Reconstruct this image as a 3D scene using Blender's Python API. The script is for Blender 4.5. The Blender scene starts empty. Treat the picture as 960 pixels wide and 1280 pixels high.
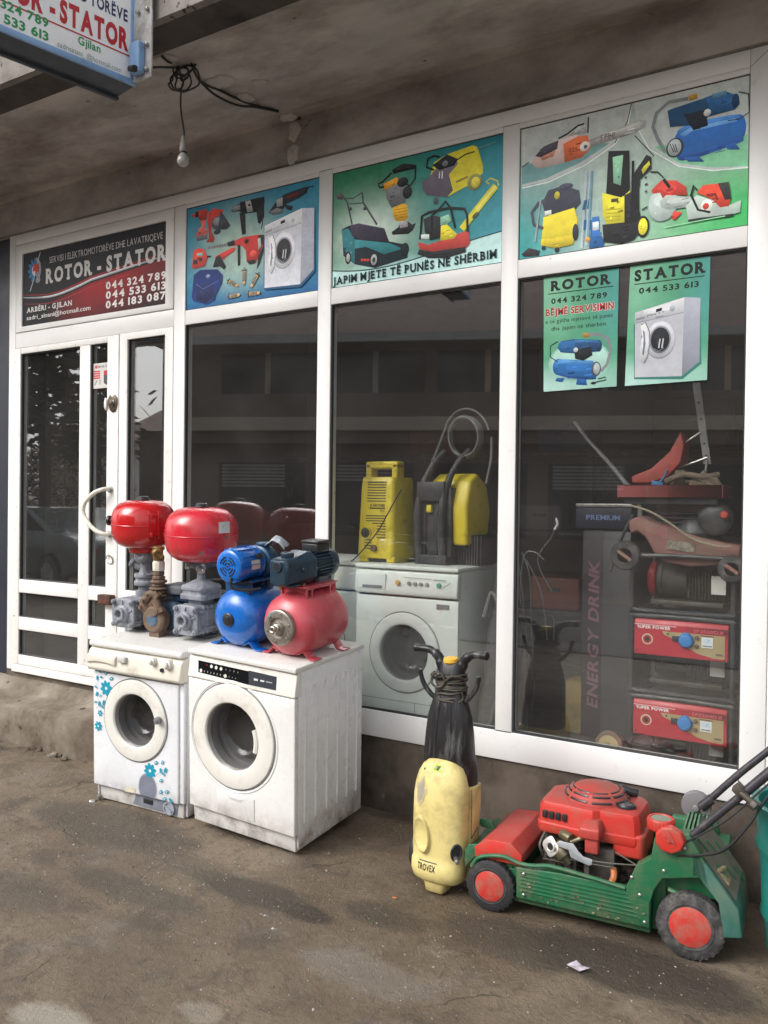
import bpy, bmesh, math, random
from mathutils import Vector, Matrix, Euler, noise
R_ = random.Random(7)
sc = bpy.context.scene
COL = sc.collection
PI = math.pi
# ------------------------------------------------------------------ camera
CAM = Vector((0.0, -3.5803, 1.5587))
CR = Vector((0.85025388, 0.52622394, 0.01251811)); CU = Vector((-0.01610533, 0.00223701, 0.9998678)); CF = Vector((-0.52612637, 0.85034308, -0.01037704))
FPX = 1049.5142
cd = bpy.data.cameras.new('camera'); cam = bpy.data.objects.new('camera', cd); COL.objects.link(cam); sc.camera = cam
cd.sensor_fit = 'VERTICAL'; cd.sensor_height = 36.0; cd.sensor_width = 27.0; cd.lens = FPX / 1280 * 36.0; cd.clip_start = 0.05; cd.clip_end = 600
mw = Matrix((CR, CU, -CF)).transposed().to_4x4(); mw.translation = CAM; cam.matrix_world = mw
# ------------------------------------------------------------------ sky, sun, exposure
SUN_EL, SUN_AZ = math.radians(40), math.radians(-30)      # azimuth measured from -y (the street side) towards -x
W = bpy.data.worlds.new('World'); sc.world = W; W.use_nodes = True
wn = W.node_tree.nodes; wl = W.node_tree.links
sky = wn.new('ShaderNodeTexSky'); sky.sky_type = 'NISHITA'; sky.sun_disc = False; sky.sun_elevation = SUN_EL
sdir = Vector((math.sin(SUN_AZ) * math.cos(SUN_EL), -math.cos(SUN_AZ) * math.cos(SUN_EL), math.sin(SUN_EL)))
sky.sun_rotation = math.atan2(sdir.x, sdir.y); sky.dust_density = 4.0; sky.air_density = 1.0; sky.ozone_density = 1.0
hs = wn.new('ShaderNodeHueSaturation'); hs.inputs['Saturation'].default_value = 0.32
wl.new(sky.outputs[0], hs.inputs['Color']); wl.new(hs.outputs[0], wn['Background'].inputs['Color'])
wn['Background'].inputs['Strength'].default_value = 0.15
sd = bpy.data.lights.new('sun', 'SUN'); sd.energy = 0.85; sd.angle = math.radians(34); sd.color = (1.0, 0.985, 0.965)
sun = bpy.data.objects.new('sun', sd); COL.objects.link(sun); sun.rotation_euler = sdir.to_track_quat('Z', 'Y').to_euler()
sc.view_settings.view_transform = 'Standard'; sc.view_settings.look = 'None'; sc.view_settings.gamma = 1.0; sc.view_settings.exposure = 0.92
sc.cycles.max_bounces = 10; sc.cycles.diffuse_bounces = 5; sc.cycles.transparent_max_bounces = 14
sc.cycles.sample_clamp_indirect = 4.0

# ------------------------------------------------------------------ helpers
def V(*a): return Vector(a if len(a) > 1 else a[0])
def lin(c):
    if isinstance(c, str):
        c = c.lstrip('#'); c = [int(c[i:i+2], 16) / 255 for i in (0, 2, 4)]
    return tuple((x / 12.92 if x <= .04045 else ((x + .055) / 1.055) ** 2.4) for x in c)
def ray(px, py): return CF + CR * ((px - 480) / FPX) - CU * ((py - 640) / FPX)
def KP(px, py, o, n):                      # the point of a plane that the photograph shows at a pixel
    d = ray(px, py); return CAM + d * ((Vector(o) - CAM).dot(n) / d.dot(n))
def KY(px, py, y=0.0): return KP(px, py, (0, y, 0), Vector((0, 1, 0)))
MATS = {}
def mat(name, c, r=.5, m=0.0, dirt=None, damt=.3, dscale=6.0, vary=.08, vscale=3.0, bump=.15, bscale=80.0, spec=.5, coat=0.0, speck=None, low=None, stretch=None, rough_var=.1):
    """plain painted / cast / moulded surface with uneven tone, grime patches and fine relief"""
    if name in MATS: return MATS[name]
    M = bpy.data.materials.new(name); M.use_nodes = True; nt = M.node_tree; N = nt.nodes; L = nt.links
    b = N['Principled BSDF']; c = lin(c) if isinstance(c, str) else tuple(c)
    tc = N.new('ShaderNodeTexCoord'); src = tc.outputs['Object']
    if stretch:
        mp = N.new('ShaderNodeMapping'); mp.inputs['Scale'].default_value = stretch; L.new(src, mp.inputs['Vector']); src = mp.outputs[0]
    def nz(scale, detail=4, rough=.6):
        n = N.new('ShaderNodeTexNoise'); n.inputs['Scale'].default_value = scale; n.inputs['Detail'].default_value = detail; n.inputs['Roughness'].default_value = rough
        L.new(src, n.inputs['Vector']); return n.outputs[0]
    def ramp(inp, a, bb, lo=0.0, hi=1.0):
        n = N.new('ShaderNodeMapRange'); n.inputs[1].default_value = a; n.inputs[2].default_value = bb; n.inputs[3].default_value = lo; n.inputs[4].default_value = hi
        L.new(inp, n.inputs[0]); return n.outputs[0]
    def mix(fac, a, bcol):
        n = N.new('ShaderNodeMix'); n.data_type = 'RGBA'; L.new(fac, n.inputs[0])
        if isinstance(a, tuple): n.inputs[6].default_value = (*a, 1)
        else: L.new(a, n.inputs[6])
        n.inputs[7].default_value = (*bcol, 1); return n.outputs[2]
    v = nz(vscale, 5)
    col = mix(ramp(v, .3, .7), tuple(x * (1 - vary) for x in c), tuple(min(1, x * (1 + vary)) for x in c))
    if dirt:
        dm = ramp(nz(dscale, 8, .68), .62 - damt * .45, .78 - damt * .25, 0, min(1, .12 + damt * 1.7))
        col = mix(dm, col, lin(dirt) if isinstance(dirt, str) else dirt)
    if speck:
        sm = ramp(nz(speck[1], 3, .5), speck[2], speck[2] + .05)
        col = mix(sm, col, lin(speck[0]))
    if low:                                # mud splashes near the ground: (colour, height, strength)
        sp = N.new('ShaderNodeSeparateXYZ'); L.new(tc.outputs['Object'], sp.inputs[0])
        h = ramp(sp.outputs[2], low[1], 0.0, 0, 1)
        mu = N.new('ShaderNodeMath'); mu.operation = 'MULTIPLY'; L.new(h, mu.inputs[0]); L.new(ramp(nz(14, 8, .7), .38, .66, 0, low[2]), mu.inputs[1])
        col = mix(mu.outputs[0], col, lin(low[0]))
    L.new(col, b.inputs['Base Color'])
    L.new(ramp(nz(dscale * 1.7, 5), .3, .7, max(.03, r - rough_var), min(1, r + rough_var)), b.inputs['Roughness'])
    b.inputs['Metallic'].default_value = m; b.inputs['Specular IOR Level'].default_value = spec
    if coat: b.inputs['Coat Weight'].default_value = coat; b.inputs['Coat Roughness'].default_value = .12
    if bump:
        bn = N.new('ShaderNodeBump'); bn.inputs['Strength'].default_value = bump; bn.inputs['Distance'].default_value = .002
        L.new(nz(bscale, 4), bn.inputs['Height']); L.new(bn.outputs[0], b.inputs['Normal'])
    MATS[name] = M; return M
def attr_mat(name, r=.35, spec=.4, vary=.04, gain=1.0):
    if name in MATS: return MATS[name]
    M = bpy.data.materials.new(name); M.use_nodes = True; N = M.node_tree.nodes; L = M.node_tree.links; b = N['Principled BSDF']
    a = N.new('ShaderNodeAttribute'); a.attribute_name = 'ink'
    n = N.new('ShaderNodeTexNoise'); n.inputs['Scale'].default_value = 16; n.inputs['Detail'].default_value = 9; n.inputs['Roughness'].default_value = .75
    tc = N.new('ShaderNodeTexCoord'); L.new(tc.outputs['Object'], n.inputs['Vector'])
    mr = N.new('ShaderNodeMapRange'); mr.inputs[1].default_value = .3; mr.inputs[2].default_value = .7; mr.inputs[3].default_value = gain * (1 - vary); mr.inputs[4].default_value = gain * (1 + vary)
    L.new(n.outputs[0], mr.inputs[0]); vm = N.new('ShaderNodeVectorMath'); vm.operation = 'SCALE'; L.new(a.outputs['Color'], vm.inputs[0]); L.new(mr.outputs[0], vm.inputs[3])
    L.new(vm.outputs[0], b.inputs['Base Color']); b.inputs['Roughness'].default_value = r; b.inputs['Specular IOR Level'].default_value = spec
    MATS[name] = M; return M

class G:
    """collects closed shapes; build() links them as one mesh object"""
    def __init__(s): s.v = []; s.f = []; s.mi = []; s.c = None
    def add(s, vs, fs, mi=0, M=None):
        o = len(s.v)
        for p in vs: s.v.append(tuple(M @ Vector(p)) if M is not None else tuple(p))
        for f in fs: s.f.append([i + o for i in f]); s.mi.append(mi)
        return s
    def box(s, c, d, mi=0, rot=None, M=None):
        x, y, z = (q / 2 for q in d); c = Vector(c)
        vs = [Vector((a * x, b * y, e * z)) for a in (-1, 1) for b in (-1, 1) for e in (-1, 1)]
        if rot is not None: vs = [Euler(rot).to_matrix() @ q for q in vs]
        return s.add([q + c for q in vs], [(0, 1, 3, 2), (4, 6, 7, 5), (0, 4, 5, 1), (2, 3, 7, 6), (0, 2, 6, 4), (1, 5, 7, 3)], mi, M)
    def bx(s, x0, x1, y0, y1, z0, z1, mi=0): return s.box(((x0 + x1) / 2, (y0 + y1) / 2, (z0 + z1) / 2), (abs(x1 - x0), abs(y1 - y0), abs(z1 - z0)), mi)
    def rings(s, rs, mi=0, close=True, cap=True, M=None):
        n = len(rs[0]); vs = [p for r in rs for p in r]; fs = []
        for i in range(len(rs) - 1):
            for j in range(n if close else n - 1):
                k = (j + 1) % n; fs.append((i * n + j, i * n + k, (i + 1) * n + k, (i + 1) * n + j))
        if cap and close: fs.append(tuple(range(n))[::-1]); fs.append(tuple((len(rs) - 1) * n + j for j in range(n)))
        return s.add(vs, fs, mi, M)
    def lathe(s, prof, o=(0, 0, 0), ax=(0, 0, 1), n=32, mi=0, sq=1.0, cap=True):
        ax = Vector(ax).normalized(); a = ax.orthogonal().normalized()
        if abs(ax.z) < .9: a = Vector((0, 0, 1)).cross(ax).normalized()
        else: a = Vector((1, 0, 0))
        b = ax.cross(a); o = Vector(o); rs = []
        for r, t in prof: rs.append([o + ax * t + (a * math.cos(2 * PI * j / n) + b * math.sin(2 * PI * j / n) * sq) * max(r, 1e-5) for j in range(n)])
        return s.rings(rs, mi, cap=cap)
    def cyl(s, p0, p1, r0, r1=None, n=20, mi=0):
        p0 = Vector(p0); d = Vector(p1) - p0; return s.lathe([(r0, 0), (r0 if r1 is None else r1, d.length)], p0, d, n, mi)
    def torus(s, o, ax, R, r, n=32, m=8, mi=0, a0=0, a1=2 * PI):
        ax = Vector(ax).normalized(); a = Vector((0, 0, 1)).cross(ax).normalized() if abs(ax.z) < .9 else Vector((1, 0, 0)); b = ax.cross(a); o = Vector(o)
        full = abs(a1 - a0 - 2 * PI) < 1e-6; rs = []
        for i in range(n if full else n + 1):
            t = a0 + (a1 - a0) * i / n; e = a * math.cos(t) + b * math.sin(t)
            rs.append([o + e * (R + r * math.cos(2 * PI * k / m)) + ax * (r * math.sin(2 * PI * k / m)) for k in range(m)])
        if full: rs.append(rs[0])
        return s.rings(rs, mi, cap=not full)
    def tube(s, pts, r, n=8, mi=0, sub=6, closed=False):
        P = [Vector(p) for p in pts]; Q = []
        if sub > 1 and len(P) > 2:
            for i in range(len(P) - (0 if closed else 1)):
                g = (lambda k: P[k % len(P)]) if closed else (lambda k: P[max(0, min(len(P) - 1, k))])
                a, b, c, d = g(i - 1), g(i), g(i + 1), g(i + 2)
                for j in range(sub):
                    t = j / sub; Q.append(.5 * ((2 * b) + (c - a) * t + (2 * a - 5 * b + 4 * c - d) * t * t + (3 * b - a - 3 * c + d) * t ** 3))
            if not closed: Q.append(P[-1])
        else: Q = P
        rs = []; pa = None; L = len(Q)
        for i, q in enumerate(Q):
            t = (Q[(i + 1) % L] - Q[i - 1]) if closed else (Q[min(i + 1, L - 1)] - Q[max(i - 1, 0)])
            t.normalize()
            if pa is None: pa = t.orthogonal().normalized()
            pa = (pa - t * pa.dot(t)); pa = pa.normalized() if pa.length > 1e-6 else t.orthogonal().normalized()
            b = t.cross(pa); rr = r[min(len(r) - 1, int(i / max(1, L - 1) * (len(r) - 1) + .5))] if isinstance(r, (list, tuple)) else r
            rs.append([q + (pa * math.cos(2 * PI * k / n) + b * math.sin(2 * PI * k / n)) * rr for k in range(n)])
        if closed: rs.append(rs[0])
        return s.rings(rs, mi, cap=not closed)
    def prism(s, poly, o=(0, 0, 0), ax=(1, 0, 0), ay=(0, 0, 1), th=.01, mi=0, taper=1.0):
        o = Vector(o); ax = Vector(ax); ay = Vector(ay); n = ax.cross(ay).normalized()
        cx = sum(p[0] for p in poly) / len(poly); cy = sum(p[1] for p in poly) / len(poly)
        a = [o + ax * p[0] + ay * p[1] for p in poly]; b = [o + ax * (cx + (p[0] - cx) * taper) + ay * (cy + (p[1] - cy) * taper) + n * th for p in poly]
        return s.rings([a, b], mi)
    def build(s, name, mats, parent=None, bev=0, seg=2, ang=35, smooth=True, kind=None, ink=None, loc=None):
        me = bpy.data.meshes.new(name); bm = bmesh.new()
        vs = [bm.verts.new(p) for p in s.v]
        lay = bm.loops.layers.float_color.new('ink') if s.c is not None else None
        for k, f in enumerate(s.f):
            try: fa = bm.faces.new([vs[i] for i in f])
            except ValueError: continue
            fa.material_index = s.mi[k]
            if lay is not None:
                for j, lo in enumerate(fa.loops): cc = s.c[k]; lo[lay] = (*(cc[j] if isinstance(cc[0], tuple) else cc), 1)
        if lay is None:
            bmesh.ops.remove_doubles(bm, verts=bm.verts, dist=1e-5); bmesh.ops.recalc_face_normals(bm, faces=bm.faces)
        if bev:
            es = [e for e in bm.edges if len(e.link_faces) == 2 and e.calc_face_angle(0) > math.radians(ang)]
            bmesh.ops.bevel(bm, geom=es, offset=bev, offset_type='OFFSET', segments=seg, profile=.5, affect='EDGES', clamp_overlap=True)
        bm.to_mesh(me); bm.free()
        for m_ in (mats if isinstance(mats, (list, tuple)) else [mats]): me.materials.append(m_)
        if smooth: me.shade_smooth(); me.set_sharp_from_angle(angle=math.radians(ang if not bev else 50))
        o = bpy.data.objects.new(name, me); COL.objects.link(o)
        if parent is not None: o.parent = parent
        if kind: o['kind'] = kind
        if loc is not None: o.location = loc
        return o
def top_faces(o, m, lim=.75):
    o.data.materials.append(m)
    for f in o.data.polygons:
        if f.normal.z > lim: f.material_index = len(o.data.materials) - 1
    return o
def thing(name, label, cat, loc=(0, 0, 0), rot=(0, 0, 0), group=None, M=None):
    o = bpy.data.objects.new(name, None); COL.objects.link(o); o.empty_display_size = .1
    if M is not None: o.matrix_world = M
    else: o.location = loc; o.rotation_euler = rot
    o['label'] = label; o['category'] = cat
    if group: o['group'] = group
    return o
def tag(o, label, cat, group=None):
    o['label'] = label; o['category'] = cat
    if group: o['group'] = group
    return o
def frameM(loc, yaw, pitch, roll):         # Rz(yaw) Rx(pitch) Ry(roll)
    M = (Matrix.Rotation(yaw, 4, 'Z') @ Matrix.Rotation(pitch, 4, 'X') @ Matrix.Rotation(roll, 4, 'Y')); M.translation = Vector(loc); return M
GL = {}
def glyphs(ch, bold):
    k = (ch, bold)
    if k not in GL:
        cu = bpy.data.curves.new('g', 'FONT'); cu.body = ch; cu.offset = bold; cu.resolution_u = 3; cu.fill_mode = 'FRONT'
        ob = bpy.data.objects.new('g', cu); COL.objects.link(ob); dg = bpy.context.evaluated_depsgraph_get(); dg.update()
        me = ob.evaluated_get(dg).to_mesh()
        vs = [(v.co.x, v.co.y) for v in me.vertices]; fs = [tuple(p.vertices) for p in me.polygons]
        ob.evaluated_get(dg).to_mesh_clear(); COL.objects.unlink(ob); bpy.data.objects.remove(ob); bpy.data.curves.remove(cu)
        x0 = min((v[0] for v in vs), default=0); x1 = max((v[0] for v in vs), default=.25)
        GL[k] = (vs, fs, x0, x1)
    return GL[k]
SER = {'R': ['bl', 'tl', 'br'], 'T': ['bc'], 'A': ['bl', 'br'], 'E': ['bl', 'tl'], 'I': ['bc', 'tc'], 'J': ['tr'], 'M': ['bl', 'br', 'tl', 'tr'], 'P': ['bl', 'tl'],
       'N': ['tl', 'tr', 'bl'], 'U': ['tl', 'tr'], 'H': ['bl', 'br', 'tl', 'tr'], 'B': ['bl', 'tl'], 'L': ['bl', 'tl'], 'V': ['tl', 'tr'], '1': ['bc'], '4': ['b7'], 'Ë': ['bl', 'tl'], '7': ['tl'], 'D': ['bl', 'tl'], 'K': ['bl', 'br', 'tl']}
class Pic(G):
    """flat print: coloured shapes laid over each other on one plane"""
    def __init__(s, o, ax, ay, T=None, step=.00006):
        super().__init__(); s.c = []; s.o = Vector(o); s.ax = Vector(ax).normalized(); s.ay = Vector(ay).normalized(); s.n = s.ax.cross(s.ay); s.k = 1; s.T = T; s.step = step; s.shade = False; s.rr = random.Random(17)
    def P(s, p):
        if s.T: p = s.T(*p)
        return s.o + s.ax * p[0] + s.ay * p[1] + s.n * (s.step * s.k)
    def raw(s, p): return s.o + s.ax * p[0] + s.ay * p[1] + s.n * (s.step * s.k)
    def poly(s, pts, col):
        col = lin(col) if isinstance(col, str) else col; o = len(s.v)
        for p in pts: s.v.append(tuple(s.P(p)))
        s.f.append(list(range(o, o + len(pts)))); s.mi.append(0)
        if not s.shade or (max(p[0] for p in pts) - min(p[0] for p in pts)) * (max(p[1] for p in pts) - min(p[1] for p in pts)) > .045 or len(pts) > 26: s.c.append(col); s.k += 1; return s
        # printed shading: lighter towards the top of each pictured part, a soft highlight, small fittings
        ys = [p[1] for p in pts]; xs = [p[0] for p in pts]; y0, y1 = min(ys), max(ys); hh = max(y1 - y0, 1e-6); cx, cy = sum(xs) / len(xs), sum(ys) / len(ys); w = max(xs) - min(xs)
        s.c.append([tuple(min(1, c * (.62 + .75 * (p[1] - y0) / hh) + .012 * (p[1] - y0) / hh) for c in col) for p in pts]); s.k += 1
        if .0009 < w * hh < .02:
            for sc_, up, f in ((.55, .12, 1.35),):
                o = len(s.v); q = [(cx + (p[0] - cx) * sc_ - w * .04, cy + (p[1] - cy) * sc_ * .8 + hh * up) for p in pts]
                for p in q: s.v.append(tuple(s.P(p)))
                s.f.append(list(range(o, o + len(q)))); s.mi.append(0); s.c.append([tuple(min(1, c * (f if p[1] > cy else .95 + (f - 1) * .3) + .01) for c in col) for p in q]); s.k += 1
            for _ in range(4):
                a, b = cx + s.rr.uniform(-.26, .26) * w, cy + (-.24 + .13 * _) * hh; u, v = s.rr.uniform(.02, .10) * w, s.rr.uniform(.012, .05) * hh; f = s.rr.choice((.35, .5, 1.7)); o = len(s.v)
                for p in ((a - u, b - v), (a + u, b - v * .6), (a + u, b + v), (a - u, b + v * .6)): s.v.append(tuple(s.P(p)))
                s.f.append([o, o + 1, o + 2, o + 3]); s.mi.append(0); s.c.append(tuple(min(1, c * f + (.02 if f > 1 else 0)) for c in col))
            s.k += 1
        return s
    def grid(s, q, fn, nx=14, ny=10):       # quad (4 corners) filled by a colour function of (u, v)
        o = len(s.v); q = [Vector((*p, 0)) for p in q]
        for j in range(ny + 1):
            for i in range(nx + 1):
                u, w = i / nx, j / ny; p = q[0].lerp(q[1], u).lerp(q[3].lerp(q[2], u), w); s.v.append(tuple(s.P((p.x, p.y))))
        for j in range(ny):
            for i in range(nx):
                a = o + j * (nx + 1) + i; s.f.append([a, a + 1, a + nx + 2, a + nx + 1]); s.mi.append(0)
                s.c.append([tuple(fn(*t)) for t in ((i / nx, j / ny), ((i + 1) / nx, j / ny), ((i + 1) / nx, (j + 1) / ny), (i / nx, (j + 1) / ny))])
        s.k += 1; return s
    def line(s, pts, w, col, closed=False):
        pts = [Vector((*p, 0)) for p in pts]; n = len(pts)
        if closed: pts = pts + [pts[0]]; n += 1
        L = []; Rr = []
        for i, p in enumerate(pts):
            a = pts[i - 1] if i else (pts[-2] if closed else pts[0]); b = pts[i + 1] if i < n - 1 else (pts[1] if closed else pts[-1])
            t = (b - a); t = t.normalized() if t.length > 1e-9 else Vector((1, 0, 0)); m_ = Vector((-t.y, t.x, 0)) * (w / 2); L.append(p + m_); Rr.append(p - m_)
        o = len(s.v); col = lin(col) if isinstance(col, str) else col
        for a, b in zip(L, Rr): s.v.append(tuple(s.P((a.x, a.y)))); s.v.append(tuple(s.P((b.x, b.y))))
        for i in range(n - 1): s.f.append([o + 2 * i, o + 2 * i + 1, o + 2 * i + 3, o + 2 * i + 2]); s.mi.append(0); s.c.append(col)
        s.k += 1; return s
    def ell(s, cx, cy, rx, ry, col, rot=0, n=22):
        c, d = math.cos(rot), math.sin(rot)
        return s.poly([(cx + rx * math.cos(t) * c - ry * math.sin(t) * d, cy + rx * math.cos(t) * d + ry * math.sin(t) * c) for t in (2 * PI * i / n for i in range(n))], col)
    def text(s, txt, x0, x1, y, h, col, bold=.02, serif=False, gap=.08, skew=0.0, T=None, dy=0.0):
        """letters from x0 to x1, baseline y, capital height h; dy is the rise of the baseline; in plane units unless T maps them"""
        col = lin(col) if isinstance(col, str) else col; T = T or (lambda a, b: (a, b)); items = []; x = 0
        for ch in txt:
            if ch == ' ': x += .32; continue
            vs, fs, a, b = glyphs(ch, bold); items.append((ch, vs, fs, x - a, b - a, x)); x += (b - a) + gap + (.05 if serif else 0)
        tot = x - gap; sx = (x1 - x0) / tot; sy = h / .73
        def put(p): X = x0 + p[0] * sx + p[1] * skew * sy; return T(X, y + p[1] * sy + dy * (p[0] / tot))
        for ch, vs, fs, off, w, xs in items:
            o = len(s.v)
            for v in vs: s.v.append(tuple(s.raw(put((v[0] + off, v[1])))))
            for f in fs: s.f.append([i + o for i in f]); s.mi.append(0); s.c.append(col)
            if serif and ch in SER:
                sw = min(.30, w * .5) if len(SER[ch]) < 2 or ch in 'EBLPI' else min(.19, w * .30)
                for q in SER[ch]:
                    cx = xs + {'l': .07, 'r': w - .07, 'c': w / 2, '7': w * .72}[q[1]]; yy = 0 if q[0] == 'b' else .73; o = len(s.v); e = .09 if q[0] == 'b' else -.09
                    for a, b in ((-sw / 2, 0), (sw / 2, 0), (sw / 2, e), (-sw / 2, e)): s.v.append(tuple(Vector(s.raw(put((cx + a, yy + b)))) + s.n * s.step * .5))
                    s.f.append([o, o + 1, o + 2, o + 3]); s.mi.append(0); s.c.append(col)
        s.k += 1; return s
    def done(s, name, parent=None, m=None, kind=None):
        return s.build(name, m or attr_mat('printed ink'), parent, smooth=False, kind=kind)
# ------------------------------------------------------------------ materials of the place
m_pvc = mat('white window profile', (.80, .79, .775), r=.38, dirt='#8a7a66', damt=.07, dscale=14, vary=.03, bump=.04, bscale=25, speck=('#6b6054', 46, .735))
m_pvcd = mat('white door profile', (.79, .775, .745), r=.42, dirt='#86705a', damt=.13, dscale=16, vary=.05, bump=.05, bscale=30, speck=('#5d5044', 42, .72))
m_gasket = mat('rubber gasket', (.02, .02, .02), r=.6)
m_conc = mat('bare formwork concrete', (.42, .395, .37), r=.9, dirt='#6b6056', damt=.42, dscale=2.0, vary=.34, vscale=2.2, bump=.9, bscale=32, speck=('#3a332d', 15, .71), stretch=(.62, 1.25, 1))
m_edge = mat('dark canopy edge', (.075, .065, .058), r=.85, dirt='#201b18', damt=.4, dscale=4, bump=.4, bscale=40)  # outer strip of the canopy, coloured darker than the soffit
m_fascia = mat('weathered concrete fascia', (.27, .25, .225), r=.92, dirt='#57504a', damt=.45, dscale=3, vary=.2, bump=.8, bscale=60, speck=('#39342f', 22, .64))
m_plinth = mat('stained plinth render', (.13, .103, .08), r=.85, dirt='#2f261f', damt=.45, dscale=3.2, vary=.25, vscale=2, bump=.8, bscale=35, speck=('#7a6e60', 16, .70), low=('#2c2620', .12, .7))
m_step = mat('worn concrete step', (.24, .21, .165), r=.9, dirt='#54473a', damt=.5, dscale=2.6, vary=.22, vscale=2, bump=.9, bscale=40, speck=('#3f352a', 14, .66))
m_patch = mat('pale mortar', (.46, .44, .41), r=.95, bump=.8, bscale=60, vary=.15, dirt='#6b6258', damt=.3)
m_navy = mat('dark blue painted sheet', (.016, .019, .032), r=.45, bump=.1)
m_black = mat('black rubber', (.018, .018, .019), r=.55, dirt='#4c463e', damt=.12, dscale=12)
m_steel = mat('dull zinc steel', (.42, .41, .39), r=.38, m=.85, dirt='#55483a', damt=.25, dscale=30)
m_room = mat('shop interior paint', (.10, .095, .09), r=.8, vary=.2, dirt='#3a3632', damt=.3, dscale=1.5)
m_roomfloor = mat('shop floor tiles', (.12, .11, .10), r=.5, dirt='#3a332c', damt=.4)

# ground: one sheet, finely folded near the shop, then running out to the far side of the street
def gmat():
    M = bpy.data.materials.new('trodden wet dirt over asphalt'); M.use_nodes = True; N = M.node_tree.nodes; L = M.node_tree.links; b = N['Principled BSDF']
    tc = N.new('ShaderNodeTexCoord')
    def nz(s, d=6, r=.62, dist=0.0, sc_=(1, 1, 1)):
        mp = N.new('ShaderNodeMapping'); mp.inputs['Scale'].default_value = sc_; L.new(tc.outputs['Object'], mp.inputs[0])
        n = N.new('ShaderNodeTexNoise'); n.inputs['Scale'].default_value = s; n.inputs['Detail'].default_value = d; n.inputs['Roughness'].default_value = r; n.inputs['Distortion'].default_value = dist; L.new(mp.outputs[0], n.inputs[0]); return n.outputs[0]
    def mr(i, a, c, lo=0., hi=1.):
        n = N.new('ShaderNodeMapRange'); n.inputs[1].default_value = a; n.inputs[2].default_value = c; n.inputs[3].default_value = lo; n.inputs[4].default_value = hi; n.interpolation_type = 'SMOOTHSTEP'; L.new(i, n.inputs[0]); return n.outputs[0]
    def mix(f, a, c):
        n = N.new('ShaderNodeMix'); n.data_type = 'RGBA'; L.new(f, n.inputs[0])
        for k, q in ((6, a), (7, c)):
            if isinstance(q, tuple): n.inputs[k].default_value = (*q, 1)
            else: L.new(q, n.inputs[k])
        return n.outputs[2]
    big = nz(.9, 5, .6, .6); mid = nz(4.5, 7, .66, .4); fine = nz(38, 8, .78, .5); grit = nz(150, 4, .7); clod = nz(13, 8, .74, .8)
    col = mix(mr(big, .36, .64), (.140, .104, .068), (.212, .166, .116))
    col = mix(mr(mid, .46, .68, 0, .75), col, (.078, .060, .043))
    col = mix(mr(nz(2.1, 6, .62, .2), .56, .70, 0, .55), col, (.215, .19, .158))
    col = mix(mr(clod, .52, .66, 0, .7), col, (.080, .062, .046)); col = mix(mr(clod, .44, .34, 0, .45), col, (.20, .175, .145))
    col = mix(mr(fine, .5, .68, 0, .65), col, (.066, .052, .040))
    col = mix(mr(grit, .63, .70, 0, .5), col, (.34, .30, .26))
    vo = N.new('ShaderNodeTexVoronoi'); vo.inputs['Scale'].default_value = 34; L.new(tc.outputs['Object'], vo.inputs[0])
    col = mix(mr(vo.outputs['Distance'], .13, .06, 0, .7), col, (.21, .185, .155))
    # pale worn spots and darker damp spots that the yard has at fixed places
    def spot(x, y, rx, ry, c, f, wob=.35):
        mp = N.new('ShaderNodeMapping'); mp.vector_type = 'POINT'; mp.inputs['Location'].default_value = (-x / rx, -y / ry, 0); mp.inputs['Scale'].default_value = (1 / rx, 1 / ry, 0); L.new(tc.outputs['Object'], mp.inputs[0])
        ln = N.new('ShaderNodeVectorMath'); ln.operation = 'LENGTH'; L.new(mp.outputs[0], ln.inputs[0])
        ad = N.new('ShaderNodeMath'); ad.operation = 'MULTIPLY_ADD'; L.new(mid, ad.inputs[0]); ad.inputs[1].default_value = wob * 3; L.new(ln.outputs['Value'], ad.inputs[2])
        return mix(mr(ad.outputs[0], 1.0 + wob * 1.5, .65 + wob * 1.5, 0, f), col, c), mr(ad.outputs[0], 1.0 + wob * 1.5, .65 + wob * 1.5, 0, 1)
    damp = []
    vc = N.new('ShaderNodeTexVoronoi'); vc.feature = 'DISTANCE_TO_EDGE'; vc.inputs['Scale'].default_value = .85; wv = N.new('ShaderNodeMix'); wv.data_type = 'VECTOR'; wv.inputs[0].default_value = .24
    nn = N.new('ShaderNodeTexNoise'); nn.inputs['Scale'].default_value = 3.5; nn.inputs['Detail'].default_value = 7; L.new(tc.outputs['Object'], nn.inputs[0]); L.new(tc.outputs['Object'], wv.inputs[4]); L.new(nn.outputs['Color'], wv.inputs[5]); L.new(wv.outputs[1], vc.inputs[0])
    ck = N.new('ShaderNodeMath'); ck.operation = 'MULTIPLY'; L.new(mr(vc.outputs['Distance'], .0055, .001, 0, .7), ck.inputs[0]); L.new(mr(nz(2.3, 5), .52, .62), ck.inputs[1])
    col = mix(ck.outputs[0], col, (.035, .028, .022))
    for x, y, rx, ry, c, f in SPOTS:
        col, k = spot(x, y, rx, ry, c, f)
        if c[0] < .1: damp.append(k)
    L.new(col, b.inputs['Base Color'])
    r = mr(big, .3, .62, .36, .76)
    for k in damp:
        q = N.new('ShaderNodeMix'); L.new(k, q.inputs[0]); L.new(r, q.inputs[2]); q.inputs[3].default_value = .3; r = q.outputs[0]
    L.new(r, b.inputs['Roughness']); b.inputs['Specular IOR Level'].default_value = .45
    h = N.new('ShaderNodeMath'); h.operation = 'MULTIPLY_ADD'; L.new(fine, h.inputs[0]); h.inputs[1].default_value = .8; L.new(mid, h.inputs[2])
    h2 = N.new('ShaderNodeMath'); h2.operation = 'MULTIPLY_ADD'; L.new(grit, h2.inputs[0]); h2.inputs[1].default_value = .35; L.new(h.outputs[0], h2.inputs[2])
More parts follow.
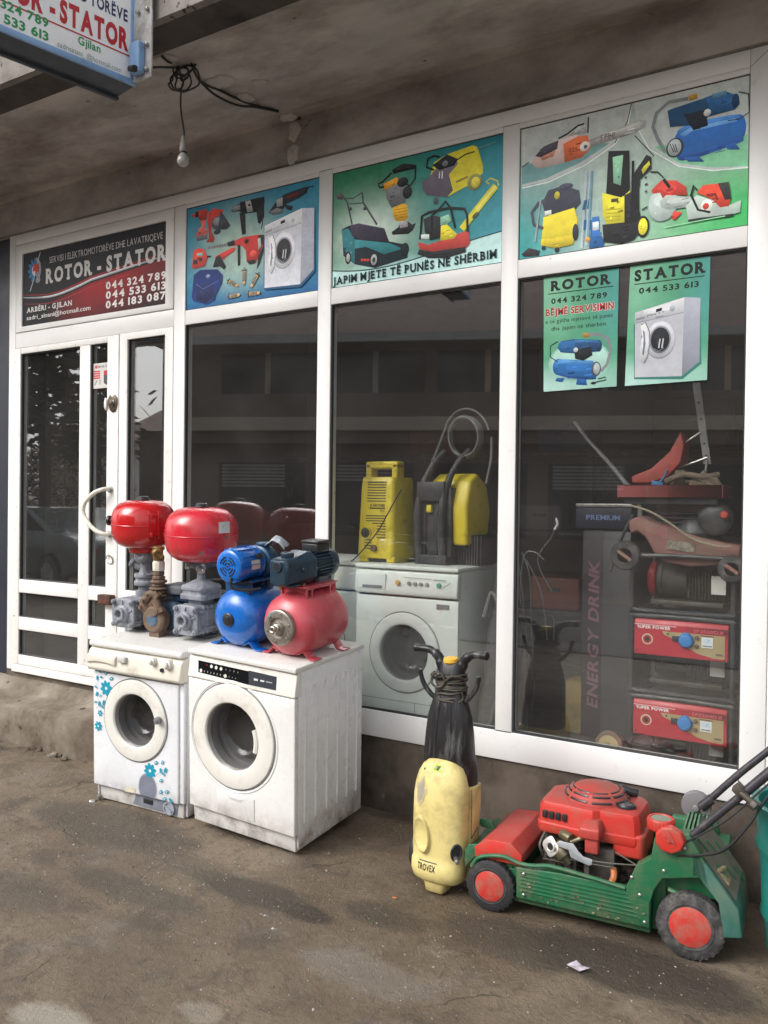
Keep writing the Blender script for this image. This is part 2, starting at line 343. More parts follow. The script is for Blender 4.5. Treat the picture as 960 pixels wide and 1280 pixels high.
    h3 = N.new('ShaderNodeMath'); h3.operation = 'MULTIPLY_ADD'; L.new(clod, h3.inputs[0]); h3.inputs[1].default_value = 1.1; L.new(h2.outputs[0], h3.inputs[2]); h4 = N.new('ShaderNodeMath'); h4.operation = 'MULTIPLY_ADD'; L.new(ck.outputs[0], h4.inputs[0]); h4.inputs[1].default_value = -.5; L.new(h3.outputs[0], h4.inputs[2])
    bn = N.new('ShaderNodeBump'); bn.inputs['Strength'].default_value = .8; bn.inputs['Distance'].default_value = .012; L.new(h4.outputs[0], bn.inputs['Height']); L.new(bn.outputs[0], b.inputs['Normal'])
    return M
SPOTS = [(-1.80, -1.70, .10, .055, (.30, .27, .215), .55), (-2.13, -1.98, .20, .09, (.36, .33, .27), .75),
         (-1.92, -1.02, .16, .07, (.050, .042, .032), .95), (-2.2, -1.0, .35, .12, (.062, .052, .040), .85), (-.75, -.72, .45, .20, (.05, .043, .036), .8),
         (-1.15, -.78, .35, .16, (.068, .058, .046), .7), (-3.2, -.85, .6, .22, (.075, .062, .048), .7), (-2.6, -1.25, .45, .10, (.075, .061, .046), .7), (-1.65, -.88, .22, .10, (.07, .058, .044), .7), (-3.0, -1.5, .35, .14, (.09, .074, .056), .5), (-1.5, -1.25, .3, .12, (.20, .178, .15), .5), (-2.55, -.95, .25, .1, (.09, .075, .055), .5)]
def gz(x, y):
    z = (noise.noise(Vector((x * .9, y * .9, 3))) * .010 + noise.noise(Vector((x * 3.1, y * 3.1, 9))) * .0055 + noise.noise(Vector((x * 11, y * 11, 5))) * .0022)
    k = max(0, min(1, (-1.9 - x) / .5)) * max(0, min(1, (y + 1.6) / .8))
    z += .022 * k * max(0, min(1, (y + .85) / .8)) + k * (-.004)
    near = max(0, 1 - math.hypot(x + .95, y + .55) / .9); z *= 1 - .8 * min(1, near * 2)
    return z - .004
def axis(a, b, f0, f1, st):
    L = []; x = a
    while x < b:
        L.append(x); d = 0 if f0 <= x <= f1 else min(abs(x - f0), abs(x - f1)); x += st + d * .22
    L.append(b); return L
def ground():
    xs = axis(-300, 300, -5.6, .6, .035); ys = axis(-300, 8, -3.6, .02, .035); g = G()
    for y in ys:
        for x in xs: g.v.append((x, y, gz(x, y)))
    n = len(xs)
    for j in range(len(ys) - 1):
        for i in range(n - 1): a = j * n + i; g.f.append([a, a + 1, a + n + 1, a + n]); g.mi.append(0)
    return g.build('ground', gmat(), kind='structure', ang=180)
ground()
def stones():
    g = G()
    for k in range(6000):
        x = R_.uniform(-5.2, -.1); y = -R_.random() ** .8 * 3.0
        if R_.random() < .3: x = R_.gauss(-3.0, .8); y = R_.gauss(-1.0, .25)
        if R_.random() < .12: y = -R_.random() ** 2 * .25 - .01; x = R_.uniform(-2.2, -.2)
        if y > -.05: continue
        s = R_.uniform(.0014, .0042) * (1.8 if R_.random() < .04 else 1); o = Vector((x, y, gz(x, y) + s * .15)); q = [Vector((R_.gauss(0, 1), R_.gauss(0, 1), R_.gauss(0, .7))).normalized() * s * R_.uniform(.7, 1.3) for _ in range(4)]
        up = o + Vector((0, 0, s * .8)); b = [o + Vector((math.cos(t + k) * s * R_.uniform(.7, 1.3), math.sin(t + k) * s * R_.uniform(.7, 1.3), 0)) for t in (0, 1.26, 2.5, 3.77, 5.0)]
        g.add([up] + b, [(0, 1 + i, 1 + (i + 1) % 5) for i in range(5)] + [(5, 4, 3, 2, 1)], R_.choice((0, 0, 0, 3, 3, 3, 3, 1, 2)))
    g.build('gravel', [mat('gravel tan', (.22, .19, .155), r=.8), mat('gravel pale', (.36, .34, .31), r=.8), mat('gravel brick', (.24, .12, .075), r=.85), mat('gravel dark', (.10, .082, .064), r=.85)], smooth=False, kind='stuff')
stones()

# ------------------------------------------------------------------ the shop building
ZF, ZT = .381, 3.369
bld = thing('shop_building', 'bare concrete building shell with low canopy over the repair shop front', 'building', (-3, 0, 0))
def bpart(name, g, m, **k): o = g.build(name, m, None, **k); o.parent = bld; o.matrix_parent_inverse = Matrix.Translation((3, 0, 0)); return o
def slabmesh(x0, x1, y0, y1, z0, z1, nx, nz, amp, m, name, face='y'):
    """concrete face with slightly uneven relief"""
    g = G(); vs = []
    g.bx(x0, x1, y0 + .02, y1, z0, z1)
    rows = []
    for j in range(nz + 1):
        r = []
        for i in range(nx + 1):
            x = x0 + (x1 - x0) * i / nx; z = z0 + (z1 - z0) * j / nz; e = 0 if j in (0, nz) else noise.noise(Vector((x * 2.2, z * 2.2, 1))) * amp + noise.noise(Vector((x * 9, z * 9, 1))) * amp * .4
            r.append((x, y0 + e, z))
        rows.append(r)
    o = len(g.v)
    for r in rows: g.v += r
    for j in range(nz):
        for i in range(nx): a = o + j * (nx + 1) + i; g.f.append([a, a + 1, a + nx + 2, a + nx + 1]); g.mi.append(0)
    return bpart(name, g, m)
slabmesh(-5.30, 3.0, .012, .30, -.3, ZF - .003, 160, 12, .006, m_plinth, 'plinth')
slabmesh(-9.0, 3.0, -.02, .3, ZT + .002, 3.62, 120, 8, .004, m_conc, 'lintel_beam')
g = G()                                    # canopy slab: soffit with board marks
nx, ny = 110, 48; X0, X1, Y0, Y1 = -9.0, 3.0, -.85, -.018
for j in range(ny + 1):
    for i in range(nx + 1):
        x = X0 + (X1 - X0) * i / nx; y = Y0 + (Y1 - Y0) * j / ny
        brd = int((y + 2) / .145); e = (noise.noise(Vector((brd * 7.3, x * .25, 0))) * .016) + noise.noise(Vector((x * 3, y * 3, 7))) * .003
        g.v.append((x, y, 3.60 + (0 if j in (0, ny) else e)))
for j in range(ny):
    for i in range(nx): a = j * (nx + 1) + i; g.f.append([a, a + 1, a + nx + 2, a + nx + 1]); g.mi.append(0)
g.bx(-9, 3, -1.0, .3, 3.66, 3.775)
bpart('canopy_slab', g, m_conc, ang=25)
g = G(); g.rings([[(-9, -1.0, 3.615), (-9, -.85, 3.600), (-9, -.85, 3.66), (-9, -1.0, 3.66)], [(3, -1.0, 3.615), (3, -.85, 3.600), (3, -.85, 3.66), (3, -1.0, 3.66)]])
bpart('canopy_edge', g, m_edge)
g = G(); rows = []
for i in range(121):
    x = -9 + 12 * i / 120; rows.append([(x, -1.0, 3.612 + noise.noise(Vector((x * 6, 0, 0))) * .004), (x, -1.03 + noise.noise(Vector((x * 4, 2, 0))) * .006, 3.618), (x, -1.032 + noise.noise(Vector((x * 5, 5, 0))) * .006, 3.70), (x, -1.02, 3.785 + noise.noise(Vector((x * 5, 9, 0))) * .01), (x, -.9, 3.79), (x, -.9, 3.70)])
g.rings(rows); bpart('canopy_fascia', g, m_fascia)
g = G(); g.bx(-9, 3, .0, .3, 3.79, 7.5); bpart('upper_wall', g, mat('upper wall render', (.42, .40, .37), r=.9, dirt='#6d655c', damt=.3, dscale=1.5))
for K_, (x, y, z, ru, rv, vert) in enumerate(((-2.80, -.055, 3.592, .055, .035, 0), (-2.79, -.026, 3.535, .042, .05, 1), (-2.80, -.026, 3.415, .040, .055, 1), (-2.86, -.52, 3.594, .085, .055, 0), (-2.87, -.33, 3.594, .05, .045, 0), (-2.96, -.80, 3.594, .08, .040, 0), (-2.70, -.42, 3.595, .04, .03, 0))):
    g = G(); n = 34; rows = []
    for s_, h in ((1.0, -.006), (1.0, .001), (.86, .006), (.6, .009), (.3, .010), (.02, .011)):
        r = []
        for i in range(n):
            t = 2 * PI * i / n; w_ = 1 + .34 * noise.noise(Vector((math.cos(t) * 1.7, math.sin(t) * 1.7, K_ * 5.3))) + .22 * noise.noise(Vector((math.cos(t) * 5, math.sin(t) * 5, K_ * 3.1))); a, b = ru * s_ * w_ * math.cos(t), rv * s_ * w_ * math.sin(t); h_ = h + .004 * noise.noise(Vector((a * 60, b * 60, K_)))
            r.append((x + a, y - h_, z + b) if vert else (x + a, y + b, z - h_ + .004))
        rows.append(r)
    g.rings(rows); bpart('mortar_patch', g, m_patch, ang=80)
g = G(); g.bx(-9, -5.29, .03, .3, -.3, 3.369); bpart('neighbour_wall', g, m_navy)
g = G(); g.bx(-.33, 3, .015, .3, ZF, 3.369); bpart('side_wall', g, mat('pale side render', (.5, .48, .45), r=.85, dirt='#7d7264', damt=.3))
# interior shell
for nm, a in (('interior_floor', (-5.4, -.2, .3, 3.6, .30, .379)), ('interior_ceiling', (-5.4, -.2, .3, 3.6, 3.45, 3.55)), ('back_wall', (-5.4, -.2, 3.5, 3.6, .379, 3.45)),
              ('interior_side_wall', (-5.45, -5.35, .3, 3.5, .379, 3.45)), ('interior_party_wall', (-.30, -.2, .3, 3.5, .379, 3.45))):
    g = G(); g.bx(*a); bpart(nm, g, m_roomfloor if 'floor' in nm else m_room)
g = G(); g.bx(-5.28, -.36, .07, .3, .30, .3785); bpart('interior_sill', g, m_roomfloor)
# concrete step in front of the door
st = G(); rows = []; N_ = 70
for i in range(N_ + 1):
    x = -9.0 + (9.0 - 3.98) * i / N_; e = noise.noise(Vector((x * 3, 1, 0))) * .005 + noise.noise(Vector((x * 17, 1, 0))) * .003; h = noise.noise(Vector((x * 2.3, 4, 0))) * .005 + noise.noise(Vector((x * 21, 4, 0))) * .003
    if i >= N_ - 1: h -= .03; e += .03
    rows.append([(x, .02, -.1), (x, -.30 + e, -.1), (x, -.295 + e, .10), (x, -.292 + e, .222 + h), (x, -.280 + e, .236 + h), (x, -.15, .252 + h * .7), (x, -.07, .262 + h * .5), (x, -.045, .30), (x, .02, .335)])
st.rings(rows); so = st.build('concrete_step', m_step, ang=50, kind='structure')
stc = G()
for k in range(9): stc.box((R_.uniform(-4.6, -4.0), -.31 + R_.uniform(-.03, .01), R_.uniform(.0, .02)), (R_.uniform(.015, .05), .03, R_.uniform(.01, .03)), 0, (R_.random(), R_.random(), R_.random()))
tag(stc.build('broken_concrete', m_step, bev=.003), 'crumbled concrete chips along the foot of the door step', 'rubble')['kind'] = 'stuff'

# ------------------------------------------------------------------ the shop front
sf = thing('storefront', 'white framed glazed shop front with printed panels above the windows', 'shop front', (-3, 0, ZF))
def fp(name, g, m, **k): o = g.build(name, m, None, **k); o.parent = sf; o.matrix_parent_inverse = Matrix.Translation((3, 0, -ZF)); return o
GLZ = None
def glass_mat():
    M = bpy.data.materials.new('dusty hazed shop glass'); M.use_nodes = True; N = M.node_tree.nodes; L = M.node_tree.links; N.clear()
    out = N.new('ShaderNodeOutputMaterial'); tr = N.new('ShaderNodeBsdfTransparent'); tr.inputs[0].default_value = (.975, .985, .98, 1)
    gl = N.new('ShaderNodeBsdfGlossy'); gl.inputs['Roughness'].default_value = .012; gl.inputs[0].default_value = (.95, .97, 1, 1)
    ge = N.new('ShaderNodeNewGeometry'); dt = N.new('ShaderNodeVectorMath'); dt.operation = 'DOT_PRODUCT'; L.new(ge.outputs['Normal'], dt.inputs[0]); L.new(ge.outputs['Incoming'], dt.inputs[1])
    def ma(op, a, c=None):
        q = N.new('ShaderNodeMath'); q.operation = op
        for k, w in enumerate((a, c)):
            if w is None: continue
            if isinstance(w, (int, float)): q.inputs[k].default_value = w
            else: L.new(w, q.inputs[k])
        return q.outputs[0]
    f_ = ma('ADD', ma('MULTIPLY', ma('POWER', ma('SUBTRACT', 1.0, ma('ABSOLUTE', dt.outputs['Value'])), 3.6), .95), .078)
    mx = N.new('ShaderNodeMixShader'); L.new(f_, mx.inputs[0]); L.new(tr.outputs[0], mx.inputs[1]); L.new(gl.outputs[0], mx.inputs[2])
    df = N.new('ShaderNodeBsdfDiffuse'); df.inputs[0].default_value = (.42, .40, .37, 1)  # diffuse dust haze, mixed in to lift the blacks behind the panes
    tc = N.new('ShaderNodeTexCoord'); n = N.new('ShaderNodeTexNoise'); n.inputs['Scale'].default_value = 3; n.inputs['Detail'].default_value = 8; L.new(tc.outputs['Object'], n.inputs[0])
    mr = N.new('ShaderNodeMapRange'); mr.inputs[1].default_value = .35; mr.inputs[2].default_value = .75; mr.inputs[3].default_value = .016; mr.inputs[4].default_value = .032; L.new(n.outputs[0], mr.inputs[0])
    m2 = N.new('ShaderNodeMixShader'); L.new(mr.outputs[0], m2.inputs[0]); L.new(mx.outputs[0], m2.inputs[1]); L.new(df.outputs[0], m2.inputs[2]); L.new(m2.outputs[0], out.inputs[0])
    return M
m_glass = glass_mat()
F0, F1 = 0.0, .065
XM = [(-3.697, -3.607), (-2.642, -2.558), (-1.596, -1.514)]
def member(name, x0, x1, z0, z1, y0=F0, y1=F1, m=m_pvc, fn=fp, bev=.003):
    g = G(); g.bx(x0, x1, y0, y1, z0, z1); return fn(name, g, m, bev=bev, seg=2)
member('jamb', -5.285, -5.217, ZF, ZT); member('jamb', -.541, -.446, .384, ZT - .001, -.001); member('jamb', -.444, -.335, ZF, ZT)
member('top_rail', -5.216, -.542, 3.298, ZT, 0, .07)
member('bottom_rail', -3.696, -.542, ZF, .513, -.002, .07); member('door_sill', -5.216, -3.698, ZF - .01, .421, -.012, .09, m_pvcd)
for a, b in XM: member('mullion', a, b, .514 if a > -3.6 else .423, 3.297)
member('transom', -5.216, -3.698, 2.592, 2.694, .001)
for a, b in ((XM[0][1], XM[1][0]), (XM[1][1], XM[2][0]), (XM[2][1], -.542)): member('transom', a + .0005, b - .0005, 2.592, 2.676, .001)
def frame_ring(name, x0, x1, z0, z1, w, y0, y1, m, fn=fp, wb=None, wt=None):
    wb = wb or w; wt = wt or w; g = G(); a = [(x0, z0), (x1, z0), (x1, z1), (x0, z1)]; b = [(x0 + w, z0 + wb), (x1 - w, z0 + wb), (x1 - w, z1 - wt), (x0 + w, z1 - wt)]
    g.rings([[(*(p[0], y, p[1]),) for p in q] for q, y in ((a, y1), (a, y0), (b, y0), (b, y1), (a, y1))], cap=False); return fn(name, g, m, bev=.0025)
def pane(x0, x1, z0, z1, y=.028, fn=fp): g = G(); g.bx(x0 - .012, x1 + .012, y, y + .006, z0 - .012, z1 + .012); return fn('glass_pane', g, m_glass, smooth=False)
def gasket(x0, x1, z0, z1, y=.006, fn=fp, w=.006):
    g = G(); a = [(x0 - .002, z0 - .002), (x1 + .002, z0 - .002), (x1 + .002, z1 + .002), (x0 - .002, z1 + .002)]; b = [(x0 + w, z0 + w), (x1 - w, z0 + w), (x1 - w, z1 - w), (x0 + w, z1 - w)]
    g.rings([[(p[0], y_, p[1]) for p in q] for q, y_ in ((a, y + .02), (a, y), (b, y + .004), (b, y + .02), (a, y + .02))], cap=False); return fn('gasket', g, m_gasket)
frame_ring('sign_sash', -5.207, -3.700, 2.697, 3.292, .066, -.006, .06, m_pvc, wb=.036, wt=.064)
pane(-3.606, -2.643, .515, 2.591); pane(-2.557, -1.597, .515, 2.591); pane(-1.513, -.542, .515, 2.591)
for a, b in ((-3.607, -2.642), (-2.558, -1.596), (-1.514, -.541)): gasket(a, b, .514, 2.592, w=.007); gasket(a, b, 2.677, 3.298 if False else 3.273)
for a, b in ((-3.607, -2.642), (-2.558, -1.596), (-1.514, -.541)): member('top_bead', a + .001, b - .001, 3.274, 3.2975, .0005)
for a, b in XM:
    g = G(); g.bx(a + .001, b - .001, -.0035, .0, .5132, .5150); fp('joint_line', g, m_gasket, smooth=False)
    g = G(); g.bx(a + .001, b - .001, -.0012, .0, 3.2966, 3.2980); fp('joint_line', g, m_gasket, smooth=False)
g = G(); g.rings([[(-.5425, y, 3.2965), (-.5405, y, 3.2965), (-.447, y, 3.3675), (-.449, y, 3.3675)] for y in (-.0022, .0)]); fp('joint_line', g, m_gasket, smooth=False)
g = G(); g.bx(-.5425, -.5408, -.0032, .0, ZF + .003, .513); fp('joint_line', g, m_gasket, smooth=False)
# fixed light right of the door
frame_ring('side_sash', -4.160, -3.699, .424, 2.590, .068, -.004, .06, m_pvcd, wb=.07, wt=.04)
member('side_rail', -4.091, -3.768, .918, 1.0, -.003, .05, m_pvcd); pane(-4.091, -3.768, 1.001, 2.55); pane(-4.091, -3.768, .495, .917); gasket(-4.092, -3.767, 1.0, 2.55)
# the door
dr = thing('glazed_door', 'white glazed door with curved pull handle beneath the black sign panel', 'door', (-5.21, 0, .425))
def dp(name, g, m, **k): o = g.build(name, m, None, **k); o.parent = dr; o.matrix_parent_inverse = Matrix.Translation((5.21, 0, -.425)); return o
Y_, Y2 = -.008, .05
member('door_stile', -5.214, -5.146, .425, 2.588, Y_, Y2, m_pvcd, dp); member('door_stile', -4.268, -4.165, .425, 2.588, Y_, Y2, m_pvcd, dp); member('door_mullion', -4.532, -4.432, .492, 2.546, Y_ + .001, Y2, m_pvcd, dp)
member('door_rail', -5.145, -4.269, 2.547, 2.588, Y_ + .0005, Y2, m_pvcd, dp); member('door_rail', -5.145, -4.269, .425, .491, Y_ + .0005, Y2, m_pvcd, dp)
for z0, z1 in ((.918, 1.007), (.664, .751)): member('door_rail', -5.145, -4.533, z0, z1, Y_ + .001, Y2, m_pvcd, dp); member('door_rail', -4.431, -4.269, z0, z1, Y_ + .001, Y2, m_pvcd, dp)
for x0, x1 in ((-5.145, -4.533), (-4.431, -4.269)):
    for z0, z1 in ((.492, .663), (.752, .917), (1.008, 2.546)): pane(x0, x1, z0, z1, .02, dp); gasket(x0, x1, z0, z1, 0, dp)
# handle: bent white tube standing off the stile
g = G(); g.tube([(-4.225, -.01, 1.625), (-4.235, -.05, 1.625), (-4.30, -.075, 1.60), (-4.385, -.08, 1.53), (-4.385, -.08, 1.455), (-4.30, -.075, 1.375), (-4.235, -.05, 1.345), (-4.225, -.01, 1.345)], .0135, 12, sub=5)
h = dp('pull_handle', g, mat('ivory plastic tube', (.72, .69, .60), r=.35, dirt='#7c6a4d', damt=.25, dscale=20))
g = G()
for z in (1.625, 1.345): g.cyl((-4.225, -.008, z), (-4.225, -.02, z), .022, n=16); g.cyl((-4.225, -.02, z + .012), (-4.225, -.024, z + .012), .005, n=8)
dp('handle_rose', g, m_steel, bev=.001)
g = G(); g.prism([(.0, -.06), (.03, -.052), (.045, -.01), (.042, .03), (.025, .05), (.0, .035), (-.02, .05), (-.035, .03), (-.035, -.01), (-.02, -.045)], (-4.213, -.009, 2.165), th=.007)
g.cyl((-4.213, -.016, 2.165), (-4.213, -.03, 2.165), .018, n=14)
dp('lock_escutcheon', g, mat('tarnished brass', (.16, .13, .09), r=.4, m=.7, dirt='#1b1611', damt=.4, dscale=30), bev=.0015)
g = G(); g.prism([(.0, -.02), (.017, .004), (.017, .016), (.008, .022), (0, .014), (-.008, .022), (-.017, .016), (-.017, .004)], (-4.209, -.017, 2.16), th=.004); g.prism([(-.016, -.045), (-.004, -.02), (-.002, .02), (-.018, .035), (-.026, .0)], (-4.253, -.009, 2.165), th=.014)
dp('key_plate', g, m_pvcd, bev=.001)
g = G(); g.torus((-4.222, -.016, 1.185), (0, 1, .2), .028, .0035, a0=.2, a1=5.6); g.cyl((-4.235, -.008, 1.21), (-4.235, -.02, 1.21), .006, n=8)
dp('ring_pull', g, m_steel)
g = G(); g.bx(-4.285, -4.175, -.055, -.009, .905, .965); g.bx(-4.27, -4.19, -.058, -.055, .912, .925)
dp('floor_bolt', g, mat('rusty lock box', (.055, .032, .022), r=.85, dirt='#7a3c1c', damt=.35, dscale=30, bump=.8), bev=.004)
# small printed card stuck inside the door glass
px_T = lambda a, b: tuple(KY(a, b).xz)
tk = thing('printed_card', 'small white printed card with a red text block taped to the narrow door glass', 'card', (-4.35, .017, 2.27))
def own(o, e): o.parent = e; o.matrix_parent_inverse = e.matrix_basis.inverted(); return o
g = G(); g.bx(-4.424, -4.270, .0135, .0195, 2.268, 2.428); own(g.build('card_sheet', mat('matt card', (.62, .61, .58), r=.6)), tk)
p = Pic((0, .0133, 0), (1, 0, 0), (0, 0, 1)); p.text('Servis 24', -4.385, -4.285, 2.398, .018, '#333333', .02)
p.ell(-4.398, 2.405, .011, .011, '#c04030')
for z in (2.380, 2.366, 2.352, 2.338): p.poly([(-4.42, z - .009), (-4.36, z - .009), (-4.36, z + .001), (-4.42, z + .001)], '#c8404a')
p.poly([(-4.325, 2.30), (-4.30, 2.285), (-4.278, 2.30), (-4.278, 2.375), (-4.325, 2.375)], '#4c4c50'); p.poly([(-4.325, 2.35), (-4.278, 2.35), (-4.278, 2.378), (-4.325, 2.378)], '#b83038'); p.line([(-4.41, 2.29), (-4.385, 2.32)], .008, '#8a8a86'); p.line([(-4.36, 2.29), (-4.36, 2.325)], .02, '#b5b4ae')
own(p.done('card_print'), tk)
# ------------------------------------------------------------------ printed panels over the windows
def sheet(x0, x1, z0, z1, y, th, e, name='panel_board', c=(.6, .6, .58)):
    g = G(); g.bx(x0, x1, y, y + th, z0, z1); return own(g.build(name, mat('print backing', c, r=.45)), e)
def crop(ox, oz, s, y=0.0): return lambda a, b: tuple(KY(ox + a / s, oz + b / s, y).xz)
def lerp3(a, b, t): return tuple(x + (y - x) * t for x, y in zip(a, b))
def sm(a, b, x): t = max(0, min(1, (x - a) / (b - a))); return t * t * (3 - 2 * t)
INK = attr_mat('panel ink', r=.38, spec=.18, vary=.20, gain=1.35); INKP = attr_mat('poster ink', r=.4, spec=.2, vary=.12, gain=.72); INKD = attr_mat('name panel ink', r=.38, spec=.2, vary=.12)
# 1: black and red name panel
e = thing('name_sign', 'black and red printed sign with ROTOR - STATOR and phone numbers above the door', 'sign', (-4.44, .01, 2.98))
x0, x1, z0, z1 = -5.1375, -3.7425, 2.7345, 3.2265; sheet(x0, x1, z0, z1, .004, .01, e)
p = Pic((0, .0035, 0), (1, 0, 0), (0, 0, 1))
K1, DK, RD = lin('#0f1014'), lin('#2b2a31'), lin('#a31c22')
def bg(u, v):
    c = lerp3(K1, lin('#191a20'), sm(.5, 1, v)); d = .52 - .22 * (1 - u) ** 1.5 + .14 * u
    w = sm(.0, .12, d - v) * sm(.75, .05, d - v) * sm(.15, .55, u) * (1 - .55 * sm(.6, 1, u)); return lerp3(c, RD, min(1, w * 1.1))
p.grid([(x0, z0), (x1, z0), (x1, z1), (x0, z1)], bg, 26, 20)
def band(w, off, col, t0=0, t1=1, wk=.3):
    A = []; B = []
    for i in range(41):
        u = t0 + (t1 - t0) * i / 40; z = z0 + (z1 - z0) * (.375 - .055 * math.sin(min(1, u / .5) * PI) + .30 * max(0, u - .2) ** 1.15 * (1 - .18 * u)) + off; ww = w * (wk + (1 - wk) * math.sin(PI * min(1, u * 1.05)) ** .7); A.append((x0 + (x1 - x0) * u, z + ww)); B.append((x0 + (x1 - x0) * u, z - ww))
    p.poly(A + B[::-1], col)
band(.004, .030, '#b0242c'); band(.010, .003, '#0e0e12'); band(.0085, .013, '#aeb0b6'); band(.004, .016, '#e8e8ea', .15, .8); band(.002, -.03, '#c63c42', 0, .75)
p.text('SERVISI I ELEKTROMOTORËVE DHE LAVATRIQEVE', -4.86, -3.80, 3.128, .044, '#c9c6c2', .0, gap=.10)
p.text('ROTOR - STATOR', -4.895, -3.765, 3.000, .095, '#d6d3d0', .045, serif=True, gap=.10)
for z, t in ((2.886, '044 324 789'), (2.826, '044 533 613'), (2.766, '044 183 087')): p.text(t, -4.30, -3.765, z, .046, '#ece9e6', .035, serif=True, gap=.10)
p.text('ARBËRI - GJILAN', -5.095, -4.625, 2.824, .034, '#dedbd8', .03, serif=True); p.text('sadri_sinani@hotmail.com', -5.095, -4.445, 2.774, .030, '#e4e2df', .012)
# logo: blue half gear, silver ring with an s, red flash
Tc = crop(0, 270, 8.0)
cx, cz = Tc(345, 540)
pts = []
for i in range(36):
    t = PI * .35 + PI * 1.05 * i / 35; rr = .070 if (i // 3) % 2 else .052; pts.append((cx - .004 + rr * math.cos(t), cz + rr * 1.15 * math.sin(t)))
p.poly([(cx, cz + .02)] + pts + [(cx, cz - .03)], '#2b7fb4')
p.line([(cx + .055 * math.cos(t), cz + .075 * math.sin(t)) for t in (-1.3 + 2.7 * i / 20 for i in range(21))], .022, '#9aa0a8')
p.ell(cx, cz, .030, .040, '#d8dade'); p.text('S', cx + .01, cx + .06, cz - .085, .07, '#8c9198', .05, serif=False)
p.poly([Tc(330, 480), Tc(385, 475), Tc(375, 520), Tc(392, 525), Tc(345, 600), Tc(352, 550), Tc(325, 555)], '#c43a34'); p.line([Tc(400, 362), Tc(365, 480)], .008, '#c9ccd2'); p.line([Tc(345, 600), Tc(298, 752)], .009, '#b9bcc4')
own(p.done('sign_print', m=INKD), e)

def washer_pic(p, F, sh='#5a6a78'):
    """printed washing machine: F maps unit square (0..1, 0..1 down) onto the plane"""
    q = lambda *a: [F(x, y) for x, y in a]
    p.poly(q((-.02, .28), (1.0, .02), (1.03, .86), (.75, 1.04), (0, 1.0)), sh)
    p.poly(q((0, .13), (.76, .0), (1, .03), (1, .83), (.74, 1.0), (.01, .975)), '#c9ccd3'); p.poly(q((.76, .0), (1, .03), (1, .83), (.74, 1.0)), '#a9adba')
    p.poly(q((0, .13), (.76, .0), (.75, .2), (0, .27)), '#d8dadf'); p.line(q((0, .27), (.75, .19)), .0035, '#9ba0ab'); p.poly(q((.33, .115), (.42, .10), (.42, .14), (.33, .155)), '#1e2024')
    for i in range(5): p.ell(*F(.2 + .06 * i, .195 - .01 * i), .0035, .0035, '#8d929c')
    p.ell(*F(.58, .125), .011, .013, '#b9bdc4'); p.poly(q((.02, .21), (.16, .19), (.16, .215), (.02, .235)), '#90959f')
    c = F(.40, .51); rx = abs(F(.64, .5)[0] - F(.40, .5)[0]); ry = abs(F(.4, .75)[1] - F(.4, .5)[1])
    p.ell(*c, rx, ry, '#b4b8c1'); p.ell(*c, rx * .93, ry * .93, '#d5d7dc'); p.ell(*c, rx * .70, ry * .72, '#8f949e'); p.ell(*c, rx * .60, ry * .63, '#24262b')
    for a in (.2, .45): p.line(q((.34 + a * .2, .62), (.36 + a * .2, .50)), .006, '#c8cbd0')
    p.line(q((.3, .62), (.38, .66), (.46, .62)), .005, '#70757e')
    p.poly(q((.09, .30), (.15, .27), (.20, .34), (.22, .5), (.2, .68), (.15, .79), (.10, .78), (.085, .6), (.13, .5)), '#eceef0'); p.poly(q((.125, .36), (.165, .40), (.175, .55), (.15, .70), (.125, .68), (.145, .52)), '#83889a')
    p.line(q((.1, .3), (.17, .27), (.235, .40), (.245, .55), (.21, .72), (.15, .80)), .005, '#8c919c')

def panel(label, cat, X0, X1, Z0, Z1, fn):
    e = thing('printed_sign', label, cat, ((X0 + X1) / 2, .01, (Z0 + Z1) / 2)); sheet(X0, X1, Z0, Z1, .0095, .01, e)
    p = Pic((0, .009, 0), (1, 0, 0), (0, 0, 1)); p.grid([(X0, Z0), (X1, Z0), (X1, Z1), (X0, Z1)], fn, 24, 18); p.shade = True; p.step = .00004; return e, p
# 2: power tools and a washing machine on blue
def f2(u, v):
    t = math.hypot((u - .42) * 1.3, v - .5); c = lerp3(lin('#9fb9ad'), lin('#3c87a2'), sm(.1, .62, t)); return lerp3(c, lin('#164a86'), sm(.35, -.15, v) * sm(.15, .55, t) + .0)
e, p = panel('blue printed sign with red power tools and a washing machine on it', 'sign', -3.606, -2.643, 2.6775, 3.272, f2)
C2 = crop(230, 230, 5.647)
def S(pts, col): p.poly([CC(a, b) for a, b in pts], col)
def Ln(pts, w, col, cl=False): p.line([CC(a, b) for a, b in pts], w, col, cl)
def El(cx, cy, r, col, ry=None, rot=0):
    a = CC(cx, cy); b = CC(cx + r, cy); c = CC(cx, cy + (ry or r)); p.ell(a[0], a[1], abs(b[0] - a[0]), abs(c[1] - a[1]), col, rot)
CC = C2; B_, RDc, DR = '#1b1d22', '#c2352f', '#8f2620'
# cordless drill and saw
S([(45, 215), (75, 200), (80, 190), (150, 172), (160, 200), (150, 255), (110, 262), (90, 225), (48, 232)], '#b03a30'); S([(72, 195), (92, 190), (96, 228), (74, 232)], B_); S([(110, 255), (150, 250), (140, 315), (165, 330), (155, 380), (85, 400), (75, 345), (118, 318)], '#c8605a'); S([(78, 370), (158, 350), (158, 385), (85, 402)], '#5d5f68')
S([(165, 200), (200, 170), (275, 180), (262, 215), (205, 235), (185, 330), (210, 380), (200, 410), (148, 410), (170, 375), (160, 260)], '#bd3d35'); El(240, 270, 52, '#50565f', 50); El(232, 262, 34, '#8b9098', 30); S([(250, 180), (322, 290), (295, 318), (235, 320)], '#3b3f48'); El(228, 335, 25, '#2c2f36', 18)
